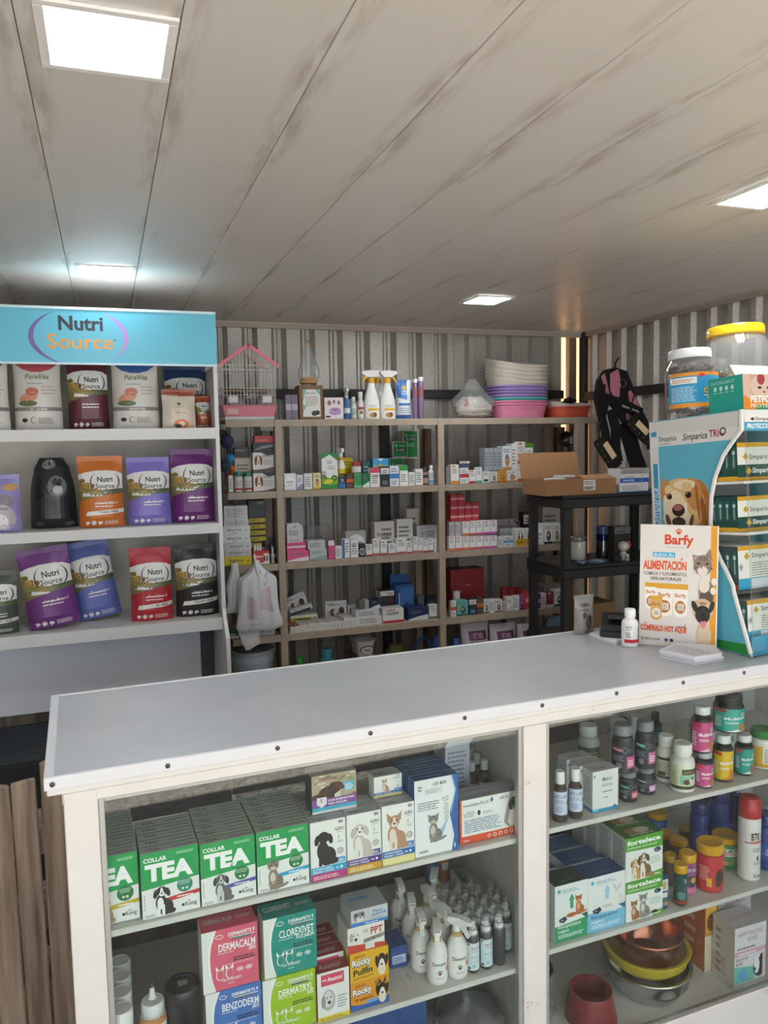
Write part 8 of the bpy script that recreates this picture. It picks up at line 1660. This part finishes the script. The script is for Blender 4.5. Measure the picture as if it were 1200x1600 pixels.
# pug
p.E(.84, .10, .095, .13, '#d6bfa2'); p.E(.82, .32, .13, .095, '#cfb08a'); p.E(.82, .285, .095, .075, '#2a2624'); p.E(.72, .345, .035, .05, '#1f1c1b', 20); p.E(.93, .35, .03, .05, '#2a2624', -15); p.E(.775, .33, .02, .018, '#0f0e0e'); p.E(.87, .33, .02, .018, '#0f0e0e'); p.E(.82, .285, .03, .014, '#0c0b0b'); p.E(.83, .215, .035, .04, '#d87f88'); p.E(.82, .25, .05, .02, '#151312'); p.E(.82, .375, .05, .012, '#9a7c58'); p.E(.90, .03, .07, .02, '#e3cfb4'); p.E(.79, .03, .05, .02, '#e3cfb4')
p.build('printed_front', lambda u, v, e: (-bwid/2+u*bwid, -e, v*bh_), None, sg)
# ---------------------------------------------------------------- tablet display stand with dog face
SO = np.array([1.677, 1.69, ZC+.0012]); SA = math.radians(6); TL = math.radians(4)
sd_ = empty('tablet_display', tuple(SO), SA, 'blue and white tablet display stand with golden dog face', 'display stand'); sd_.rotation_euler = (-TL, 0, SA)
DW, DL, DH = .44, .357, .694; TT = math.tan(TL)
edgep = [(.006, DH), (.008, .636), (.033, .613), (.072, .571), (.105, .508), (.121, .451), (.127, .378), (.124, .33), (.10, .275), (.078, .240), (.056, .198), (.054, .181), (.017, .055), (.004, .001)]
def side(name, x0, x1): return MB().prism(edgep+[(DL, DL*TT+.001), (DL, DH)], 0, x0, x1, '#e9e8e4', '#5fb2c8').build(name, PAPER, sd_)
sp_ = side('side_panel', 0, .006); side('side_panel', DW-.006, DW)
def edge_y(z):
    for (a, b_), (c_, d_) in zip(edgep, edgep[1:]):
        if d_ <= z <= b_: return a+(c_-a)*((z-b_)/((d_-b_) or 1))
    return .004
# side picture: u runs back (0) to front (1)
p = PR(DL/DH); p.R(0, .60, 1, 1, '#d2d1cd'); V = lambda z: z/DH; Uy = lambda y: 1-y/DL
def pol(pts, col): p.P([(Uy(y), V(z)) for y, z in pts], col)
def clipped(z0, z1, col, n=16, off=.0055):
    ps = []
    for i in range(n):
        a = z0+(z1-z0)*i/n; b_ = z0+(z1-z0)*(i+1)/n; lo_ = DL*TT+.004; ps.append([(0, V(max(a, lo_))), (Uy(edge_y(a)+off), V(a)), (Uy(edge_y(b_)+off), V(b_)), (0, V(max(b_, lo_+.0005)))])
    p._a(ps, col)
p.q = []
clipped(.03, .613, '#5fb0c6', 26); clipped(.613, DH-.003, '#d2d1cd', 6); clipped(.613, .648, '#dedcd8', 4); p.R(0, V(.06), .02, V(DH), '#d6d4cf')
clipped(.004, .035, '#2f8a3f', 4)
p.R(.085, V(.03), .10, V(.66), '#d9d8d5'); p.R(.02, V(.03), .085, V(.613), '#d4d3cf'); p.R(.03, V(.40), .085, V(.56), '#3a8fb8'); p.R(.03, V(.20), .085, V(.40), '#3a8fb8'); p.R(.02, V(.645), .085, V(.66), '#3a8fb8')
p.T('Simparica', .078, V(.37), .045, '#e9f2f5', w=.26*DH/DL*.62, rot=90, shear=.15)
p.T('Simparica', .11, V(.628), .023, '#44464a', w=.20, bold=.012); p.L(.11, V(.618), .28, V(.624), 1, '#8a8a88'); p.T('Simparica', .38, V(.625), .028, '#33363a', w=.26, shear=.2, bold=.012); p.T('TRIO', .66, V(.626), .030, '#a83040', w=.16, bold=.02); p.C(.80, V(.640), .016, '#33363a'); p.C(.80, V(.640), .010, '#dedcd8')
def D(y, z): return Uy(y), V(z)
def dg(y, z, ry, rz_, col, rot=0):
    z = .458+(z-.375)*.74; ry *= .92; rz_ *= .74
    p.E(Uy(y), V(z), ry/DL, rz_/DH, col, rot)
G1, G2, G3, G4 = '#d9b27c', '#b97a40', '#ead4b2', '#c48a4e'
dg(.165, .345, .045, .095, G2, 6); dg(.150, .33, .03, .075, '#a86a34', 8); dg(.215, .335, .078, .095, G1); dg(.235, .40, .072, .048, G1); dg(.185, .38, .035, .07, G4, 15); dg(.262, .325, .048, .075, G3); dg(.255, .28, .062, .05, G3); dg(.22, .42, .05, .02, G3); dg(.30, .40, .02, .05, G4, -10)
dg(.285, .40, .018, .020, '#e6c898', 10); dg(.212, .41, .022, .022, '#e0bd88', -10); dg(.150, .30, .012, .07, '#8f5828', 8); dg(.172, .35, .006, .08, '#9a6230', 6); dg(.30, .33, .010, .05, '#e9d6b4'); dg(.225, .30, .012, .05, '#f0e2c8', -12); dg(.282, .372, .011, .013, '#4a2f1c'); dg(.207, .378, .013, .014, '#4a2f1c'); dg(.282, .372, .008, .010, '#1c120c'); dg(.207, .378, .009, .011, '#1c120c'); dg(.284, .377, .002, .003, '#e9e4dc'); dg(.210, .383, .002, .003, '#e9e4dc'); dg(.248, .315, .028, .026, '#3a2723'); dg(.250, .325, .021, .013, '#b06a62'); dg(.248, .265, .030, .022, '#4a342a'); dg(.29, .27, .010, .03, '#6a4a38', 20); dg(.198, .27, .008, .03, '#6a4a38', -20); dg(.246, .29, .003, .02, '#3a2723')
p.build('side_print', lambda u, v, e: (-.0004-e, DL*(1-u), DH*v), None, sp_)
# white edging along the curved cut
MB().strap([(-.001, y, max(z, .0095)) for y, z in edgep], (1, 0, 0), .0075, .0085, '#efeeea').build('edge_trim', PLAST, sp_)
MB().box(.0065, DW-.0065, .006, DL-.006, DH-.006, DH, '#d9d8d4').build('top_panel', PAPER, sd_)
MB().box(.0065, DW-.0065, DL-.006, DL, DL*TT+.002, DH-.0065, '#8d8a86').build('back_panel', PAPER, sd_)
h_ = MB().box(.0065, DW-.0065, .004, .009, .634, DH-.0005, '#e3e6e6').build('header_board', PAPER, sd_)
PR(7).R(0, 0, 1, .42, '#3f9fc4').R(0, .42, 1, .75, '#e9e9e6').T('PROTECCION', .02, .12, .22, '#f2f6f8', w=.24, shear=.2, bold=.03).P([(.222, .36), (.230, .36), (.243, .42), (.233, .42)], '#f2f6f8').T('COMPLETA', .28, .12, .22, '#f2f6f8', w=.2, shear=.2, bold=.03).E(.075, .56, .018, .07, '#4a3a20').T('Simparica', .10, .50, .15, '#33363a', w=.2, bold=.01).build('header_print', lambda u, v, e: (.0065+u*(DW-.013), .0036-e, .634+v*(DH-.0345-.60)), None, h_)
for z in (.495, .350): MB().box(.0065, DW-.0065, .012, DL-.0065, z-.008, z, '#e3e2de', ch=.0006).build('shelf', PAPER, sd_)
MB().box(.0065, DW-.0065, .030, DL-.0065, .175, .183, '#55524e', ch=.0006).build('shelf', PAPER, sd_)
MB().box(.0065, DW-.0065, .004, .010, .002, .056, '#3aa0c8').build('base_board', PAPER, sd_); MB().box(.0065, DW-.0065, .011, DL-.0065, .030, .038, '#d9d8d4').build('bottom_panel', PAPER, sd_)
MB().box(.0005, .0035, -.003, .0, .002, .636, '#ffffff').build('corner_strut', CLEAR, sd_)
MB().box(.0035, DW-.0035, -.003, -.0012, .002, .632, '#ffffff').build('clear_door', GLASS, sd_)
TR = sd_.matrix_basis.copy()
def loc_s(x, y, z): return tuple(TR @ Vector((x, y, z)))
def simbox(dark, txt='Simparica'):
    p = PR(1.75)
    if dark: p.R(0, 0, 1, 1, '#1f4a44'); p.R(0, .88, 1, 1, '#d8a425'); p.R(.0, .42, 1, .88, '#e6e6e3'); p.R(0, 0, 1, .09, '#d8a425'); p.T(txt, .28, .56, .13, '#33363a', w=.5, bold=.01); p.T(txt, .34, .20, .13, '#e9efee', w=.5, bold=.03, shear=.15); p.P([(.12, .62), (.19, .74), (.26, .62), (.19, .54)], '#c79a2c'); p.P([(.19, .24), (.26, .36), (.33, .24), (.26, .15)], '#d8a93a')
    else: p.R(0, 0, 1, 1, '#e6e6e3'); p.R(0, .90, 1, 1, '#d8a425'); p.R(0, 0, 1, .26, '#3aa0c8'); p.R(.3, 0, .8, .24, '#d9dde6'); p.T(txt, .32, .72, .11, '#33363a', w=.5, bold=.01); p.P([(.14, .76), (.20, .86), (.27, .76), (.20, .68)], '#c79a2c'); p.L(.32, .30, .85, .64, 6, '#9a9a98'); p.C(.06, .52, .10, '#c9ccce'); p.C(.06, .52, .05, '#8a9094'); p.E(.96, .5, .08, .2, '#a8603a')
    return p
GSB = 'tablet boxes in the display stand'
for z0, h_, dk, nm, y0 in ((.4955, .108, True, 'top', .035), (.3505, .100, True, 'second', .04), (.1835, .125, False, 'third', .045), (.0385, .118, False, 'lowest', .020)):
    for i in range(2):
        lb = f'{"green and white" if dk else "white and blue"} tablet box, {["front left", "rear left"][i]} on the {nm} display shelf'
        o = MB().box(0, .17, 0, .10, 0, h_, '#20463f' if dk else '#d9dad8', fc={'front': '#e6e6e3'}, ch=.0006).build('tablet_box', PAPER, None, loc_s(.010, y0+.105*i, z0), label=lb, cat='box', group=GSB); o.rotation_euler = (-TL, 0, SA)
        if i == 0:
            simbox(dk).build('printed_front', lambda u, v, e: (.17*u, -e, h_*v), None, o)
        s = PR(.9).R(0, 0, 1, 1, '#1f4a44' if dk else '#3c4a4a').R(0, 0, 1, .12, '#d8a425' if dk else '#a8502c')
        for k in range(4): s.R(.08+.24*k, .30, .24+.24*k, .88, '#2f5a54'); s.E(.16+.24*k, .74, .05, .06, '#b8ccc8'); s.R(.14+.24*k, .36, .18+.24*k, .66, '#8fb0aa')
        s.build('printed_side', lambda u, v, e: (-e, .10*(1-u), h_*v), None, o)
# ---- on top of the stand
ZT = DH+.0005
def up_at(x, y): return loc_s(x, y, ZT)
def topthing(o, x, y): o.location = up_at(x, y); o.rotation_euler = (-TL, 0, SA)
# treat jar with blue label
r = .079; hj = .215
def sq(a, z): return 1.0+.03*math.cos(4*a)
b = MB().lathe([(r*.90, 0, '#ffffff'), (r, .008, '#ffffff'), (r, .14, '#ffffff'), (r*.94, .155, '#ffffff'), (r*.76, .178, '#ffffff'), (r*.74, .186, '#ffffff')], 36, rib=sq)
o = b.build('treat_jar', CLEAR, None, smooth=45, label='clear jar of dark chew strips with blue and orange label', cat='jar'); topthing(o, .084, .262)
b = MB().lathe([(r*.79, .184, '#dfe3e6'), (r*.80, .188, '#e6e9eb'), (r*.80, .205, '#e6e9eb'), (r*.77, .212, '#e6e9eb'), (r*.5, .213, '#dfe3e6'), (.0005, .213, '#dfe3e6')], 60, rib=lambda a, z: 1+.01*math.cos(30*a)); b.build('lid', colmat('milky_lid', .3), o, smooth=40)
q = random.Random(8); b = MB()
for i in range(110):
    a = q.random()*6.28; rr = r*(.86 if i % 2 else .92)*math.sqrt(q.random()); z = .01+.15*q.random(); t = q.random()*6.28; l_ = .022
    px_, py_ = rr*math.cos(a), rr*math.sin(a); k_ = min(1, r*.88/max(rr+l_, 1e-3)); px_ *= k_; py_ *= k_
    b.tube([(px_-l_*math.cos(t), py_-l_*math.sin(t), z), (px_+.004, py_, z+.004), (px_+l_*math.cos(t), py_+l_*math.sin(t), z)], .0055, q.choice(['#4a433c', '#3a342f', '#5f564c', '#6a5f50']), 5)
b.build('chew_strips', MATTE, o, kind='stuff')
p = PR(1.9).R(0, 0, 1, 1, '#2f96c8').R(0, .90, 1, 1, '#e0902c').R(0, 0, 1, .12, '#e0902c').R(.04, .68, .46, .86, '#e9e4de').L(.06, .72, .42, .83, 2, '#b08a80').L(.05, .18, .46, .62, 8, '#bfe0ee').R(.49, .86, .58, .95, '#c8322c'); p.T('CHUPS', .545, .38, .17, '#5a3a14', w=.40, bold=.06); p.T('CHUPS', .55, .39, .155, '#f0b93a', w=.385, bold=.035); p.T('STRIPS', .61, .22, .09, '#e8a83a', w=.26, bold=.04); p.L(.55, .32, .92, .36, 1, '#dff0f6'); p.L(.6, .15, .9, .18, 1, '#dff0f6')
p.build('label_print', wrapfn(r*1.022, 0, -188, -48, .03, .135), PAPER, o, du=.04)
# carton with teal side and orange front
bw_, bd_, bh2 = .20, .118, .098
o = MB().box(0, bw_, 0, bd_, 0, bh2, '#1f9c8c', fc={'front': '#e3a06a', 'top': '#d9d4cc'}, ch=.0008).build('pet_food_carton', PAPER, None, up_at(.006, .004), label='teal carton with orange front and cat picture on the display top', cat='box'); o.rotation_euler = (-TL, 0, SA)
s = PR(bd_/bh2).R(0, 0, 1, 1, '#23a090').L(.06, .82, .92, .92, 2, '#a8dcd2', .4)
for k in range(4): s.R(.14+.17*k, .55, .25+.17*k, .57, '#bfe6de'); s.E(.195+.17*k, .68, .045, .07, '#bfe6de')
s.build('printed_side', lambda u, v, e: (-e, bd_*(1-u), bh2*v), None, o)
f_ = PR(bw_/bh2).R(0, 0, 1, 1, '#c9a896').R(0, 0, .14, 1, '#d9b8a8').P([(0, 0), (1, 0), (1, .22), (.22, .22), (0, .40)], '#dd8a2c').R(.25, .0, 1, .12, '#2f8a5a').E(.42, .66, .28, .34, '#d9c0b0').E(.36, .86, .08, .16, '#a8444c').E(.33, .62, .04, .04, '#4a3430').E(.42, .50, .03, .035, '#a8605c').E(.52, .62, .05, .05, '#33404a').T('PETFOOD', .14, .20, .19, '#f6efe6', w=.62, bold=.04).T('PROTECT', .14, .05, .10, '#f6efe6', w=.50, bold=.01)
f_.build('printed_front', lambda u, v, e: (bw_*u, -e, bh2*v), None, o)
b = MB(); b.add([(0, bd_*.2, bh2), (bw_, bd_*.2, bh2), (bw_, bd_*.35, bh2+.032), (.0, bd_*.35, bh2+.032), (0, bd_*.2+.002, bh2), (bw_, bd_*.2+.002, bh2), (bw_, bd_*.35+.002, bh2+.032), (0, bd_*.35+.002, bh2+.032)], [(0, 1, 2, 3), (7, 6, 5, 4), (0, 4, 5, 1), (1, 5, 6, 2), (2, 6, 7, 3), (3, 7, 4, 0)], '#d6cfc6'); b.build('raised_flap', PAPER, o)
# big ribbed jar with yellow lid
r = .120; rib = lambda a, z: 1+(.018*math.cos(26*a) if .02 < z < .262 else 0)
b = MB().lathe([(r*.66, 0, '#ffffff'), (r*.80, .012, '#ffffff'), (r*.95, .06, '#ffffff'), (r, .12, '#ffffff'), (r*.98, .17, '#ffffff'), (r*.86, .22, '#ffffff'), (r*.70, .255, '#ffffff'), (r*.66, .262, '#ffffff'), (r*.66, .275, '#ffffff')], 78, rib=rib)
o = b.build('biscuit_jar', clearmat('ribbed_clear_plastic', (.88, .89, .90), .12, 2.0, haze=.13), None, smooth=60, label='large ribbed clear jar with yellow lid and biscuits', cat='jar'); topthing(o, .288, .262)
MB().lathe([(r*.70, .262, '#e3b41c'), (r*.73, .266, '#e9bb1e'), (r*.73, .286, '#e9bb1e'), (r*.70, .292, '#e9bb1e'), (.0005, .2925, '#e3b41c')], 48).build('lid', PLAST, o, smooth=40)
b = MB(); q = random.Random(4)
for i in range(46):
    a = q.random()*6.28; rr = r*.68*math.sqrt(q.random()); z = .02+.12*q.random(); t = q.random()*6.28; c = q.choice(['#c9a062', '#b98a4c', '#d6b47c', '#a8763c', '#8a2c2c'])
    dx, dy = .020*math.cos(t), .020*math.sin(t); b.tube([(rr*math.cos(a)-dx, rr*math.sin(a)-dy, z-.008), (rr*math.cos(a)+dx, rr*math.sin(a)+dy, z+.010)], .008, c, 5)
b.build('biscuits', MATTE, o, kind='stuff')
